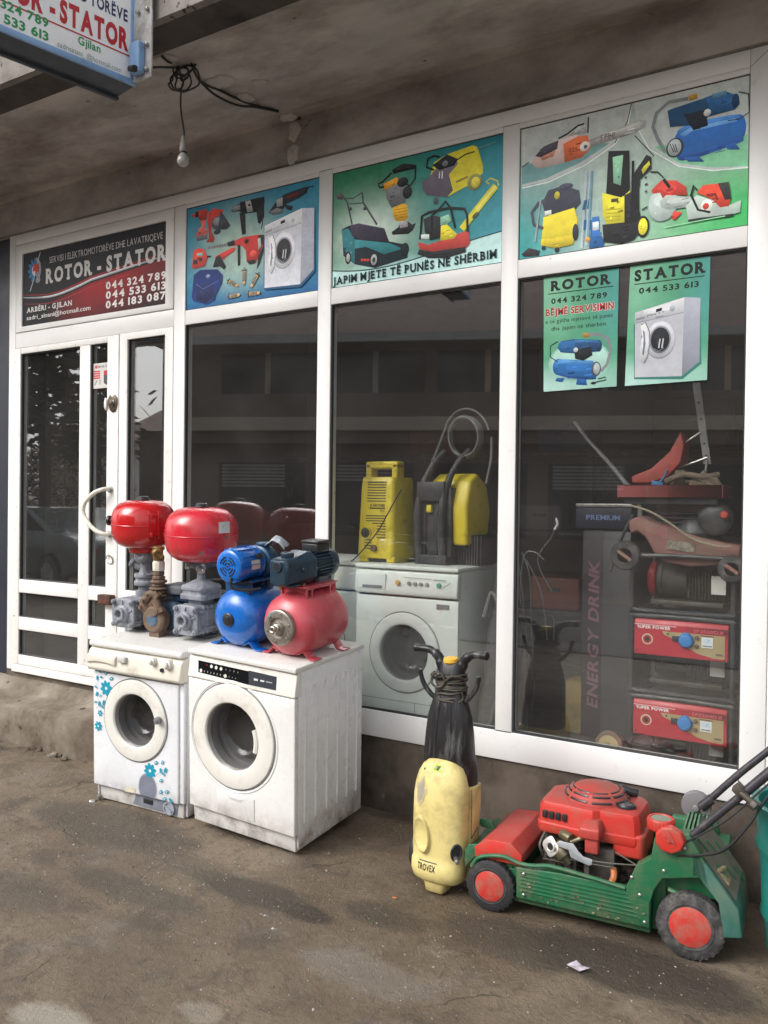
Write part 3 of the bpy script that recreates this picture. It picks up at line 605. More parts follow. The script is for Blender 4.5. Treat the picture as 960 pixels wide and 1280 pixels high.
# big drill
S([(325, 180), (345, 150), (385, 140), (388, 125), (455, 108), (560, 85), (562, 130), (545, 190), (420, 208), (385, 190), (335, 195)], B_); S([(325, 178), (350, 150), (390, 145), (390, 180), (345, 192)], '#7f8388'); S([(425, 120), (462, 110), (482, 190), (440, 198)], '#9da09f'); El(455, 145, 9, B_); S([(385, 200), (425, 195), (430, 350), (403, 355)], B_); S([(505, 185), (560, 120), (560, 230), (530, 280), (515, 270)], B_); Ln([(545, 230), (548, 270), (540, 315)], .006, B_)
# angle grinder
S([(590, 200), (610, 170), (645, 120), (700, 70), (840, 20), (870, 18), (862, 60), (800, 100), (720, 135), (680, 195), (620, 215)], '#262932'); S([(592, 195), (650, 165), (705, 180), (690, 205), (620, 218)], '#6c6f74'); S([(645, 110), (690, 90), (690, 150), (650, 160)], '#9a9d9e'); S([(700, 140), (765, 155), (752, 188), (715, 170)], '#20222a'); Ln([(720, 95), (800, 60)], .012, '#7e2c28'); Ln([(800, 95), (850, 60), (868, 20), (912, 12)], .005, B_)
# rotary hammer
Ln([(160, 450), (300, 425)], .016, '#86898a'); [Ln([(170 + 18 * i, 440 - 3 * i), (180 + 18 * i, 456 - 3 * i)], .004, '#50545a') for i in range(7)]
S([(298, 415), (340, 395), (350, 400), (400, 375), (520, 355), (560, 355), (560, 420), (530, 480), (500, 555), (460, 565), (435, 545), (432, 470), (400, 430), (310, 438)], '#bb322d'); S([(298, 412), (350, 393), (355, 430), (305, 438)], B_); S([(372, 430), (392, 428), (390, 572), (374, 574)], B_); S([(515, 360), (560, 355), (562, 450), (530, 560), (508, 600), (518, 520), (550, 440), (540, 380), (520, 375)], B_); El(437, 402, 16, B_); El(482, 490, 24, '#d85048'); S([(515, 385), (535, 378), (540, 440), (520, 465)], '#9db7ab'); S([(440, 540), (500, 530), (495, 560), (455, 566)], B_)
# small grinder, jigsaw, planer
S([(215, 510), (330, 450), (362, 446), (345, 475), (260, 530), (240, 560), (220, 560)], '#c23a33'); S([(200, 580), (220, 515), (250, 500), (275, 555), (292, 580), (278, 604), (250, 580), (205, 588)], B_)
S([(52, 590), (60, 470), (95, 450), (140, 460), (160, 520), (140, 580), (60, 598)], '#c9453a'); S([(85, 490), (125, 482), (130, 505), (90, 508)], '#93b4b0'); El(112, 530, 14, '#30343c'); S([(62, 535), (90, 530), (92, 560), (62, 565)], '#262a33'); Ln([(160, 512), (185, 508)], .008, B_)
S([(50, 800), (65, 640), (110, 605), (230, 600), (268, 640), (262, 700), (215, 790), (215, 815), (150, 850), (60, 825)], '#22356f'); S([(90, 720), (200, 690), (212, 790), (150, 840), (80, 820)], '#1a2550'); El(165, 650, 14, '#7f8fae'); Ln([(80, 705), (130, 740), (240, 680)], .005, '#4a61a5')
# armatures
for (a, b, r) in ((340, 700, .5), (420, 655, 1.57), (495, 680, 2.2), (350, 788, 0), (490, 772, 0.05)):
    c = CC(a, b); ca, sa = math.cos(-r), math.sin(-r); q = lambda u, v: (c[0] + u * ca - v * sa, c[1] + u * sa + v * ca)
    p.poly([q(-.024, -.012), (q(.024, -.012)), q(.024, .012), q(-.024, .012)], '#75695a'); p.poly([q(-.055, -.0025), q(.05, -.0025), q(.05, .0025), q(-.055, .0025)], '#4d4c4a'); p.poly([q(.024, -.009), q(.042, -.008), q(.042, .008), q(.024, .009)], '#c9a470'); p.poly([q(-.040, -.02), q(-.034, -.02), q(-.034, .02), q(-.040, .02)], '#2a2a2a'); p.poly([q(-.034, -.008), q(-.024, -.012), q(-.024, .012), q(-.034, .008)], '#b59062')
    for k in range(4): p.line([q(-.018 + .011 * k, -.011), q(-.016 + .011 * k, .011)], .0016, '#c7bba6')
a0, a1, b1, b0 = CC(568, 285), CC(918, 205), CC(915, 700), CC(575, 745)
washer_pic(p, lambda x, y: (a0[0] + (a1[0] - a0[0]) * x, CC(568, 212 + (745 - 212) * y)[1] + .078 * x if False else (a0[1] + .045 + (CC(575, 745)[1] - a0[1] - .045) * y)), '#2a5276')
own(p.done('sign_print', m=INK), e)
# 3: rental machines on green
def f3(u, v):
    c = lerp3(lin('#2c7a58'), lin('#3f93a0'), sm(.25, 1, u)); c = lerp3(c, lin('#e2f0e6'), .85 * math.exp(-((u - .25) ** 2 / .06 + (v - .42) ** 2 / .08))); c = lerp3(c, lin('#1c6673'), sm(.85, 1.05, v) * sm(.4, .9, u)); return lerp3(c, lin('#b5dcd8'), sm(.25, .0, v))
e, p = panel('green printed sign with garden and building machines above JAPIM MJETE lettering', 'sign', -2.557, -1.597, 2.6775, 3.272, f3)
CC = crop(410, 160, 4.3243)
X0, X1 = -2.557, -1.597
p.poly([(X0, 2.6776)] + [(X0 + (X1 - X0) * u, 2.765 - .05 * math.sin(PI * min(1, u * 1.1)) * (1 - u) + .055 * u ** 2 + .004) for u in (i / 20 for i in range(21))] + [(X1, 2.6776)], '#b9ddd9')
p.line([(X0 + (X1 - X0) * u, 2.769 - .05 * math.sin(PI * min(1, u * 1.1)) * (1 - u) + .055 * u ** 2) for u in (i / 20 for i in range(21))], .006, '#1d3a3c')
# lawn mower
Ln([(125, 520), (100, 400), (75, 365)], .010, '#50555a'); Ln([(260, 520), (185, 400), (180, 345)], .010, '#50555a'); Ln([(85, 378), (130, 378), (180, 345)], .007, '#50555a'); Ln([(110, 408), (185, 402)], .006, '#50555a'); S([(38, 365), (60, 345), (80, 358), (75, 385), (45, 382)], '#55505a'); El(115, 435, 10, '#4a4650'); El(195, 432, 10, '#4a4650')
S([(70, 545), (110, 525), (160, 515), (300, 540), (325, 610), (400, 625), (430, 650), (425, 700), (250, 755), (140, 735), (95, 700), (78, 690)], '#1e2c33'); S([(68, 550), (105, 540), (140, 600), (140, 735), (100, 690), (78, 640)], '#2f7880'); S([(140, 600), (330, 620), (400, 650), (300, 680), (200, 640), (140, 650)], '#37868c'); S([(110, 525), (160, 513), (300, 540), (325, 610), (180, 605), (125, 580)], '#3c3748'); El(245, 710, 26, '#15181b', 40); El(243, 710, 17, '#9aa0a2', 30); El(243, 710, 8, '#30343a', 14); El(104, 700, 16, '#15181b', 34); El(104, 700, 10, '#9aa0a2', 24); El(410, 655, 24, '#1a2428', 36)
for k in range(3): El(180 + 16 * k, 712, 8, '#c03a32')
# tamping rammer
S([(340, 560), (375, 535), (385, 510), (425, 500), (450, 520), (472, 510), (455, 550), (430, 570), (345, 575)], '#262a2c'); S([(378, 495), (425, 490), (428, 530), (385, 540)], '#a7a7a6'); S([(345, 430), (400, 405), (425, 415), (430, 480), (410, 500), (365, 502), (348, 470)], '#d9a72e'); [Ln([(350, 442 + 16 * i), (426, 428 + 16 * i)], .003, '#a87c1c') for i in range(4)]
S([(300, 320), (370, 270), (420, 290), (415, 400), (340, 430), (312, 380)], '#76797c'); S([(295, 300), (370, 262), (378, 295), (305, 335)], '#d59a30'); Ln([(340, 240), (290, 290), (268, 300), (275, 320), (300, 315)], .010, '#23262a'); S([(340, 225), (400, 190), (470, 195), (475, 215), (410, 230), (350, 245)], '#23262a'); Ln([(470, 200), (468, 270), (440, 310), (420, 300)], .008, '#23262a'); El(425, 345, 26, '#2c3034', 34); El(400, 290, 30, '#2a2e31', 26)
# hot water cleaner
S([(505, 290), (545, 270), (570, 185), (640, 140), (780, 90), (805, 100), (835, 200), (835, 240), (770, 300), (640, 370), (530, 362), (508, 330)], '#d9cf3e'); S([(505, 290), (545, 260), (620, 170), (690, 160), (700, 190), (650, 250), (672, 335), (640, 372), (530, 362), (508, 330)], '#6a6470'); S([(560, 200), (640, 140), (700, 165), (680, 200), (600, 225)], '#262a2e'); Ln([(570, 225), (530, 210), (535, 165), (570, 148), (600, 155)], .010, '#23262a'); El(790, 290, 40, '#8b8a52', 44, .0); El(795, 292, 24, '#d6c94a', 30); El(630, 190, 16, '#6f7377'); Ln([(600, 235), (598, 270)], .006, '#e8e8e8'); Ln([(615, 232), (613, 272)], .006, '#e8e8e8'); S([(690, 285), (755, 255), (755, 265), (690, 295)], '#8c7c38'); El(580, 392, 13, '#4a4e52', 20); Ln([(680, 180), (740, 140), (790, 125)], .006, '#1f2124')
Ln([(800, 110), (905, 72)], .004, '#6b9598')
# plate compactor
Ln([(720, 545), (800, 440), (905, 310)], .034, '#d8d23c'); Ln([(800, 440), (905, 310)], .012, '#e8e680'); Ln([(870, 300), (850, 290), (875, 270), (915, 285), (920, 310)], .008, '#b9c46a'); El(795, 470, 20, '#565a3e', 12, .6)
S([(485, 615), (540, 630), (755, 550), (765, 620), (740, 650), (560, 672), (490, 650)], '#b8423c'); S([(480, 680), (490, 655), (560, 670), (740, 640), (742, 668), (640, 700), (540, 702)], '#26282a'); S([(595, 530), (640, 520), (695, 570), (680, 595), (605, 608)], '#ddd13c'); S([(515, 490), (560, 470), (610, 480), (605, 590), (550, 605), (520, 560)], '#2a2d30'); S([(605, 480), (650, 465), (665, 500), (640, 520), (605, 525)], '#8ebfa4')
Ln([(495, 600), (505, 475), (540, 455), (650, 430), (735, 435), (750, 470), (752, 560)], .012, '#24272b'); Ln([(560, 600), (560, 470), (600, 435), (632, 395), (660, 430), (685, 540)], .011, '#24272b'); S([(500, 575), (545, 572), (545, 600), (500, 600)], '#c9d6cf')
B3 = CC(25, 860); Tt = lambda a, b: (a, b)
p.text('JAPIM MJETE TË PUNËS NË SHËRBIM', -2.548, -1.62, 2.692, .040, '#16282c', .03, serif=True, dy=.012)
own(p.done('sign_print', m=INK), e)
# 4: chainsaw, pump, cleaners, cut-off saw
def f4(u, v):
    c = lerp3(lin('#a7b3ae'), lin('#3fae62'), sm(.8, .1, v) * sm(.25, 1, u)); c = lerp3(c, lin('#3d9a98'), sm(.95, .1, v) * sm(.5, .0, u)); return lerp3(c, lin('#c3ddd0'), .5 * math.exp(-((u - .5) ** 2 / .05 + (v - .45) ** 2 / .08)))
e, p = panel('wide printed sign with chainsaw, water pump, pressure washer and cut-off saw', 'sign', -1.513, -.542, 2.6775, 3.272, f4)
CC = crop(645, 90, 3.2542)
S([(22, 465), (130, 440), (280, 370), (400, 285), (460, 200), (470, 120), (22, 232)], '#b9c0bd'); S([(22, 455), (120, 430), (260, 365), (380, 285), (300, 290), (22, 380)], '#6f9c9c'); S([(478, 120), (945, 10), (940, 385), (800, 395), (660, 375), (540, 300), (490, 210)], '#bcc4c1'); S([(560, 300), (940, 250), (940, 380), (800, 385), (660, 368)], '#7fc39a')
Ln([(22, 470), (130, 445), (280, 375), (400, 290), (455, 205), (468, 120)], .005, '#dfe8e4'); Ln([(478, 200), (540, 310), (660, 380), (800, 398), (942, 385)], .005, '#dfe8e4'); Ln([(400, 285), (450, 200), (468, 125)], .004, '#24302e'); Ln([(480, 255), (560, 340)], .004, '#24302e')
# chainsaw
S([(290, 275), (500, 190), (530, 195), (525, 220), (480, 245), (300, 305)], '#9d9f9c'); S([(300, 280), (500, 197), (515, 205), (500, 225), (305, 292)], '#b7b8b4'); S([(60, 370), (75, 340), (160, 280), (240, 250), (300, 280), (300, 300), (280, 330), (200, 365), (90, 392)], '#cdb7b0'); S([(190, 290), (250, 258), (290, 255), (300, 310), (265, 345), (195, 365)], '#d4693f'); El(277, 300, 20, '#d8d4cd'); El(280, 300, 8, '#5b5f63'); S([(75, 340), (110, 300), (170, 275), (165, 310), (100, 345)], '#43434e'); S([(210, 260), (260, 205), (285, 215), (285, 245), (240, 252)], '#b5bab6'); Ln([(170, 268), (205, 250), (250, 215), (275, 208)], .008, '#2b2e31'); Ln([(290, 245), (292, 180)], .006, '#2b2e31'); Ln([(22, 385), (50, 365)], .007, '#5d6165'); S([(95, 345), (160, 315), (150, 340), (105, 358)], '#b77d66')
a, b = CC(338, 275), CC(405, 262); p.text('STIHL', a[0], b[0], a[1] - .004, .026, '#84756f', .03, skew=.15)
a, b = CC(212, 325), CC(248, 318); p.text('025', a[0], b[0], a[1], .018, '#7e3a22', .02)
# pump on blue tank
El(905, 225, 30, '#2767b4', 56); S([(640, 330), (645, 262), (660, 232), (700, 208), (890, 170), (915, 172), (925, 276), (900, 288), (720, 352), (660, 356)], '#2767b4'); S([(660, 345), (710, 330), (925, 262), (915, 282), (720, 352), (668, 358)], '#1c4f96'); S([(650, 240), (700, 205), (880, 170), (920, 180), (700, 240)], '#4b8ad0'); S([(665, 250), (710, 222), (890, 185), (900, 196), (715, 240), (680, 262)], '#6ba3de'); El(645, 305, 36, '#2c3238', 40); El(643, 305, 28, '#a5adb0', 34); [Ln([(625 + 10 * k, 290), (640 + 8 * k, 325)], .004, '#4d5458') for k in range(3)]; S([(680, 345), (740, 340), (765, 362), (700, 362)], '#1f559c'); S([(850, 295), (890, 285), (910, 312), (860, 312)], '#1f559c')
S([(615, 155), (640, 145), (760, 105), (770, 100), (850, 75), (890, 90), (910, 120), (890, 150), (780, 180), (745, 230), (700, 215), (625, 222)], '#1f4a6e'); S([(770, 100), (880, 85), (905, 95), (908, 130), (885, 150), (790, 165)], '#2a5f94'); El(892, 115, 15, '#1b3c60', 30); S([(680, 170), (770, 150), (780, 215), (720, 235)], '#14212e'); El(777, 163, 15, '#c6ccc9'); S([(795, 88), (855, 72), (858, 95), (800, 108)], '#5a86a6'); S([(700, 95), (735, 82), (738, 105), (705, 115)], '#b98f3a')
Ln([(700, 105), (620, 120), (570, 165), (555, 220), (575, 270), (605, 322)], .014, '#80888a'); Ln([(905, 78), (945, 85), (948, 160), (905, 190), (860, 195)], .004, '#23303a')
# vacuum cleaner
S([(105, 530), (130, 480), (190, 460), (255, 480), (262, 530), (235, 560), (175, 595), (120, 590)], '#3b3f4d'); El(200, 465, 30, '#4a4e5c', 14); El(165, 500, 11, '#c7bf3d', 16); S([(110, 590), (235, 550), (250, 600), (230, 700), (165, 715), (100, 700)], '#dccb36'); S([(100, 680), (232, 660), (232, 700), (160, 716), (100, 704)], '#c4b02c'); Ln([(110, 635), (70, 620), (62, 570), (90, 530), (115, 520)], .013, '#4e525e'); Ln([(98, 520), (75, 690)], .008, '#99a0a8'); S([(20, 740), (50, 715), (95, 725), (90, 745), (30, 750)], '#2c2530'); El(240, 650, 12, '#2c2f38', 34); S([(115, 565), (142, 560), (142, 580), (115, 584)], '#d5d8d4'); El(110, 715, 8, '#24262c'); El(165, 722, 10, '#24262c')
# borehole pumps
for k, (a, b, c, d) in enumerate(((280, 400, 265, 715), (298, 395, 285, 705))): Ln([(a + 5, b), (c, d)], .011, '#aebcc2'); Ln([(a + 2, b + 120), (c + 8, b + 160)], .013, '#2a5f8c'); Ln([(a + 1, 600), (a - 2, 640)], .013, '#2a5f8c')
Ln([(308, 400), (290, 690)], .010, '#6c98ac'); S([(308, 590), (335, 585), (340, 660), (358, 680), (355, 710), (295, 715), (300, 670)], '#2b66a6'); S([(310, 610), (335, 606), (337, 640), (310, 644)], '#c9d4d8'); El(290, 680, 10, '#d39a3c')
# big pressure washer
S([(375, 320), (460, 318), (462, 480), (430, 510), (365, 500)], '#16181b'); S([(392, 345), (435, 335), (425, 460), (395, 450)], '#8fc4a4'); S([(350, 490), (430, 510), (462, 480), (465, 540), (440, 560), (440, 620), (370, 628), (352, 580)], '#d7cf33'); [Ln([(365, 560 + 15 * i), (425, 555 + 15 * i)], .004, '#a8a01f') for i in range(4)]; S([(350, 620), (440, 610), (500, 590), (505, 640), (480, 680), (430, 698), (355, 690)], '#16181b'); S([(440, 500), (480, 480), (510, 600), (440, 620)], '#1d2024'); El(515, 628, 26, '#1b1d20', 44); El(515, 628, 19, '#d7cf33', 34); S([(480, 410), (530, 335), (550, 345), (550, 390), (500, 440), (500, 560), (478, 560)], '#16181b'); S([(510, 395), (540, 360), (545, 375), (515, 415)], '#cfc93a'); Ln([(475, 360), (470, 600)], .010, '#16181b'); Ln([(545, 405), (575, 405), (600, 430)], .005, '#16181b'); Ln([(510, 560), (545, 540)], .005, '#16181b'); S([(386, 515), (415, 512), (415, 526), (386, 530)], '#4a4a20')
# cut-off saw
El(595, 535, 62, '#9fb7b2', 72); El(595, 535, 57, '#b9c9c3', 67); S([(550, 480), (590, 440), (650, 440), (690, 465), (695, 500), (640, 500), (600, 520), (585, 490), (555, 495)], '#c93f33'); S([(640, 565), (675, 570), (645, 602), (632, 595)], '#c93f33'); S([(585, 525), (610, 500), (680, 505), (760, 510), (770, 540), (690, 550), (620, 560), (590, 550)], '#aab5b0'); S([(690, 545), (735, 500), (800, 520), (870, 540), (915, 520), (910, 570), (830, 590), (760, 590), (700, 600)], '#b4c4bb'); S([(735, 490), (760, 460), (860, 448), (872, 510), (865, 545), (830, 550), (800, 520), (760, 500)], '#d0432c'); S([(820, 452), (865, 446), (875, 515), (850, 520)], '#33302e'); El(775, 545, 24, '#d5d9d2', 28); El(772, 545, 13, '#c23d30'); Ln([(735, 480), (722, 460), (712, 500), (740, 560), (790, 570)], .009, '#1b1d20'); Ln([(775, 500), (810, 495), (820, 520)], .008, '#7d2a20'); Ln([(700, 605), (885, 580)], .010, '#2a2e2f'); Ln([(600, 435), (625, 470)], .012, '#1e2022'); Ln([(600, 632), (850, 585)], .004, '#8fd0a0')
own(p.done('sign_print', m=INK), e)
# ------------------------------------------------------------------ two paper posters on the right window
def fposter(u, v): c = lerp3(lin('#5cab86'), lin('#8fd0ac'), math.exp(-((u - .1) ** 2 / .08 + (v - .9) ** 2 / .2))); c = lerp3(c, lin('#58a9a0'), sm(.5, 1, u) * sm(.1, .7, v)); return lerp3(c, lin('#bfe6dc'), sm(.30, .05, v) * (1 - .5 * u))
def poster(label, q, curl):
    e = thing('paper_poster', label, 'poster', ((q[0][0] + q[1][0]) / 2, .02, q[0][1])); g = G(); n = 10; rows = []
    for j in range(n + 1):
        t = j / n; a = Vector(q[0]).lerp(Vector(q[3]), t); b = Vector(q[1]).lerp(Vector(q[2]), t); rows.append([(a.x, .0225, a.y), (b.x, .0225, b.y), (b.x, .0265, b.y), (a.x, .0265, a.y)])
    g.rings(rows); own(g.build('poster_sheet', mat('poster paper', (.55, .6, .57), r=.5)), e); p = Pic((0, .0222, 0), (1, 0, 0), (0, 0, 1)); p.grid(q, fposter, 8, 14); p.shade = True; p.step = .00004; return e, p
q = [(-1.390, 2.071), (-1.060, 2.075), (-1.057, 2.583), (-1.397, 2.589)]
e, p = poster('green paper poster headed ROTOR with a blue pump, taped to the right window', q, 0)
CC = crop(670, 310, 4.3636)
p.text('ROTOR', -1.362, -1.09, 2.522, .043, '#16251e', .05, serif=True); p.line([(-1.375, 2.508), (-1.08, 2.508)], .004, '#16251e'); p.text('044 324 789', -1.36, -1.105, 2.463, .024, '#16251e', .03, serif=True)
p.text('BËJMË SERVISIMIN', -1.383, -1.075, 2.411, .030, '#f0d8d0', .085, serif=False); p.text('BËJMË SERVISIMIN', -1.383, -1.075, 2.411, .030, '#b5302c', .03, serif=True)
p.text('e të gjitha mjeteve të punës', -1.385, -1.08, 2.376, .018, '#24362e', .008); p.text('dha japim në shërbim', -1.357, -1.11, 2.342, .018, '#24362e', .008)
El(225, 615, 172, '#9fd6c4', 118); El(225, 612, 158, '#b4dfd1', 108)
Ln([(262, 468), (330, 465), (385, 490), (400, 550), (380, 630), (345, 670)], .014, '#8a9295'); S([(245, 458), (280, 458), (282, 482), (250, 485)], '#b08a40'); El(110, 645, 28, '#2a6fb4', 44); S([(108, 601), (300, 610), (330, 640), (318, 712), (250, 716), (108, 689)], '#2a6fb4'); S([(100, 612), (130, 602), (300, 611), (318, 628), (200, 626), (96, 628)], '#5a9bd6'); S([(96, 672), (240, 700), (318, 700), (300, 714), (180, 708), (110, 690)], '#1d5592'); El(320, 655, 26, '#4f5a60', 40); El(322, 655, 18, '#b0b8ba', 32); S([(105, 705), (150, 705), (135, 728), (95, 722)], '#235f9f'); S([(215, 710), (265, 712), (270, 745), (210, 742)], '#235f9f')
S([(108, 540), (118, 515), (130, 504), (200, 492), (330, 496), (346, 508), (352, 540), (340, 560), (200, 570), (125, 565)], '#1f4f7c'); El(335, 528, 16, '#1a4168', 32); S([(205, 495), (330, 499), (345, 512), (205, 512)], '#3d7cb8'); S([(110, 540), (125, 508), (205, 498), (205, 565), (128, 565)], '#2b6aa4'); S([(200, 560), (290, 530), (300, 580), (250, 610), (205, 600)], '#141b22'); El(208, 552, 13, '#c9cfcc'); Ln([(110, 505), (70, 530), (68, 590), (110, 618)], .004, '#2c3840'); Ln([(290, 735), (330, 725), (375, 715), (370, 700), (330, 710)], .004, '#24282c'); El(305, 733, 14, '#24282c', 7)
own(p.done('poster_print', m=INKP), e)
q = [(-1.024, 2.074), (-.690, 2.078), (-.684, 2.580), (-1.008, 2.588)]
e, p = poster('green paper poster with STATOR heading and a white washing machine', q, 0)
p.text('STATOR', -.99, -.70, 2.518, .045, '#16251e', .05, serif=True); p.line([(-.99, 2.503), (-.705, 2.503)], .004, '#16251e'); p.text('044 533 613', -.97, -.725, 2.462, .024, '#16251e', .03, serif=True)
washer_pic(p, lambda x, y: (-.985 + .265 * x, 2.425 - .325 * y), '#3f8378')
own(p.done('poster_print', m=INKP), e)
# ------------------------------------------------------------------ the far side of the street (it shows in the glass)
def MIR(px, py, t):                        # the real place of what the glass shows at a pixel, t metres along the view axis
    q = CAM + ray(px, py) * t; return Vector((q.x, -q.y, q.z))
m_wallo = mat('brown street facade', (.26, .195, .17), r=.85, dirt='#54443c', damt=.25, dscale=.7, vary=.12, vscale=.4)
m_bando = mat('tan facade band', (.74, .62, .50), r=.85, vary=.1, vscale=.5)
m_rooff = mat('clay roof tiles', (.36, .26, .22), r=.85, vary=.2, vscale=3, bump=.5, bscale=12)
m_winf = mat('dark far window glass', (.03, .034, .038), r=.12, spec=.6)
m_whf = mat('white far window frame', (.55, .54, .52), r=.5)
def far_house(label, px_a, px_b, t_a, t_b, base_y, depth=9.0, floors=2, roof=True, zr=None, col=None):
    A = MIR(px_a, 600, t_a); B = MIR(px_b, 600, t_b); A.z = B.z = 0; ax = (B - A); w = ax.length; ax.normalize(); n = Vector((ax.y, -ax.x, 0))
    if n.dot(CAM - A) < 0: n = -n
    e = thing('far_house', label, 'house', tuple(A)); bk = -n
    def pt(u, d, z): return A + ax * u + n * d + Vector((0, 0, z))
    def blk(g, u0, u1, d0, d1, z0, z1): g.rings([[pt(u0, d0, z), pt(u1, d0, z), pt(u1, d1, z), pt(u0, d1, z)] for z in (z0, z1)])
    def put(nm, g, m, par=None, **k): o = g.build(nm, m, None, **k); o.parent = par or e; o.matrix_parent_inverse = Matrix.Identity(4) if par else Matrix.Translation(-A); return o
    return e, w, pt, blk, put
def far_street_house():
    e, w, pt, blk, put = far_house('brown two storey house across the street, seen only as a reflection in the shop windows', 232, 1250, 21.5, 18.5, 0)
    g = G(); blk(g, 0, w, -8, 0, -.1, 5.5); put('wall', g, m_wallo)
    for i, (z0, z1, d, m) in enumerate(((3.00, 3.29, .55, m_wallo), (3.30, 3.62, .75, m_bando), (3.63, 4.20, .65, m_wallo))): g = G(); blk(g, -.3, w + .3, .001, d, z0, z1); put('facade_band', g, m)
    g = G(); g.rings([[pt(-.6, 1.0, 5.4), pt(w + .6, 1.0, 5.4), pt(w + .6, -9, 5.4), pt(-.6, -9, 5.4)], [pt(-.6, 1.0, 5.55), pt(w + .6, 1.0, 5.55), pt(w + .6, -9, 5.55), pt(-.6, -9, 5.55)], [pt(.5, -5.0, 9.6), pt(w - .5, -5.0, 9.6), pt(w - .5, -5.4, 9.6), pt(.5, -5.4, 9.6)]]); rf = put('roof', g, m_rooff)
    g = G(); g.rings([[pt(-.65, 1.05, 5.36), pt(w + .65, 1.05, 5.36), pt(w + .65, .9, 5.36), pt(-.65, .9, 5.36)], [pt(-.65, 1.05, 5.56), pt(w + .65, 1.05, 5.56), pt(w + .65, .9, 5.56), pt(-.65, .9, 5.56)]]); put('gutter', g, mat('grey gutter', (.62, .62, .60), r=.6))
    u = .9; k = 0
    while u < w - 2.2:
        g = G(); blk(g, u, u + 2.45, .004, .03, 4.22, 5.3); f = put('window', g, m_winf)
        g = G(); blk(g, u + 1.16, u + 1.30, .031, .07, 4.22, 5.3); put('window_post', g, m_bando if k % 2 == 0 else m_whf, f)
        g = G(); blk(g, u - .05, u + 2.2, .004, .03, .75, 2.55); f = put('shop_window', g, m_winf)
        if k in (0, 1, 3, 5):
            for q in range(7 if k != 1 else 5): g = G(); z = 2.5 - q * .085; blk(g, u + .05, u + 1.7, .035, .05, z - .055, z); put('blind_slat', g, m_whf, f)
        u += 2.75; k += 1
far_street_house()
def block_house(label, px_a, px_b, t, h, m, win=True):
    e, w, pt, blk, put = far_house(label, px_a, px_b, t, t, 0)
    g = G(); blk(g, 0, w, -6, 0, -.1, h); put('wall', g, m); g = G(); g.rings([[pt(-.4, .4, h), pt(w + .4, .4, h), pt(w + .4, -6.4, h), pt(-.4, -6.4, h)], [pt(w * .3, -3, h + 1.3), pt(w * .7, -3, h + 1.3), pt(w * .7, -3.1, h + 1.3), pt(w * .3, -3.1, h + 1.3)]]); put('roof', g, m_rooff)
    u = .6
    while u < w - 1.3:
        for z in ((1, 4.0) if h > 5 else (1,)): g = G(); blk(g, u, u + .9, .004, .04, z, z + 1.2); put('window', g, m_winf)
        u += 2.0
block_house('low dark outbuilding beside the brown house, reflected in the narrow pane by the door', 172, 236, 25, 3.6, m_wallo)
block_house('pale distant house behind the bushes, reflected in the door glass', 62, 132, 34, 4.2, mat('pale far wall', (.72, .70, .66), r=.9))
def leafy(name, label, c, n, size, spread, cols, cone=False, seed=1, leaf=.16, grp=None):
    """trunk, limbs and a crown of many small leaf clumps"""
    r = random.Random(seed); e = thing(name, label, 'tree', (c.x, c.y, 0), group=grp); H = c.z; g = G()
    def put(nm, g, m, **k): o = g.build(nm, m, None, **k); o.parent = e; o.matrix_parent_inverse = Matrix.Translation((-c.x, -c.y, 0)); return o
    g.tube([(c.x, c.y, -.1), (c.x + .1, c.y, H * .4), (c.x - .05, c.y + .1, H * .95)], [.22 * size, .15 * size, .04], 8); limbs = []
    for k in range(16):
        z = H * ((.46 if cone else .25) + (.52 if cone else .7) * k / 16); t = k * 2.4; R = spread * ((1 - k / 18) if cone else math.sin(PI * (.2 + .75 * k / 16))) * r.uniform(.8, 1.1)
        a = Vector((c.x, c.y, z)); b = a + Vector((math.cos(t) * R, math.sin(t) * R, (-.12 * R if cone else .45 * R))); g.tube([a, a.lerp(b, .5) + Vector((0, 0, .08 * R)), b], [.06 * size, .04 * size, .012], 5, sub=2); limbs.append((a, b))
    put('trunk', g, mat('dark bark', (.06, .048, .038), r=.95, bump=.6))
    g = G()
    for k in range(n):
        a, b = r.choice(limbs); t = r.random() ** .6; p = a.lerp(b, t) + Vector((r.gauss(0, 1), r.gauss(0, 1), r.gauss(0, .55))) * (.16 * spread * (.4 + t)); s = leaf * r.uniform(.5, 1.3)
        d = Vector((r.gauss(0, 1), r.gauss(0, 1), r.gauss(0, .6) - (.3 if cone else 0))).normalized(); q = d.orthogonal().normalized(); g.add([p, p + d * s + q * s * .35, p + d * s * 1.9, p + d * s - q * s * .35], [(0, 1, 2, 3)], r.randrange(len(cols)))
    put('crown', g, cols, smooth=False)
cg = [mat('conifer green', (.10, .125, .105), r=.8), mat('conifer dark', (.05, .065, .055), r=.8), mat('conifer light', (.05, .07, .042), r=.8)]
cb = [mat('bare brush grey', (.60, .56, .50), r=.9), mat('brush olive', (.10, .105, .06), r=.9), mat('brush tan', (.6, .55, .47), r=.9)]
def above(px, t, h): q = MIR(px, 600, t); q.z = h; return q
leafy('conifer_tree', 'tall dark conifer reflected in the upper part of the door glass', above(50, 17, 6.0), 1700, .8, 2.1, cg, cone=True, seed=3, leaf=.20)
leafy('conifer_tree', 'dark conifer behind the brown house corner, its tip reflected in the narrow pane', above(118, 24, 6.2), 600, .6, 1.3, cg, cone=True, seed=8, leaf=.2)
for k, (px, t, h) in enumerate(((30, 24, 2.9), (66, 26, 3.3), (112, 25, 2.8))): leafy('bare_bush', ('pale bare bush behind the parked car, leftmost in the door reflection', 'pale bare bush behind the parked car, in the middle of the door reflection', 'pale bare bush right of the parked car in the door reflection')[k], above(px, t, h), 1500, .4, 1.3, cb, seed=20 + k, leaf=.11)
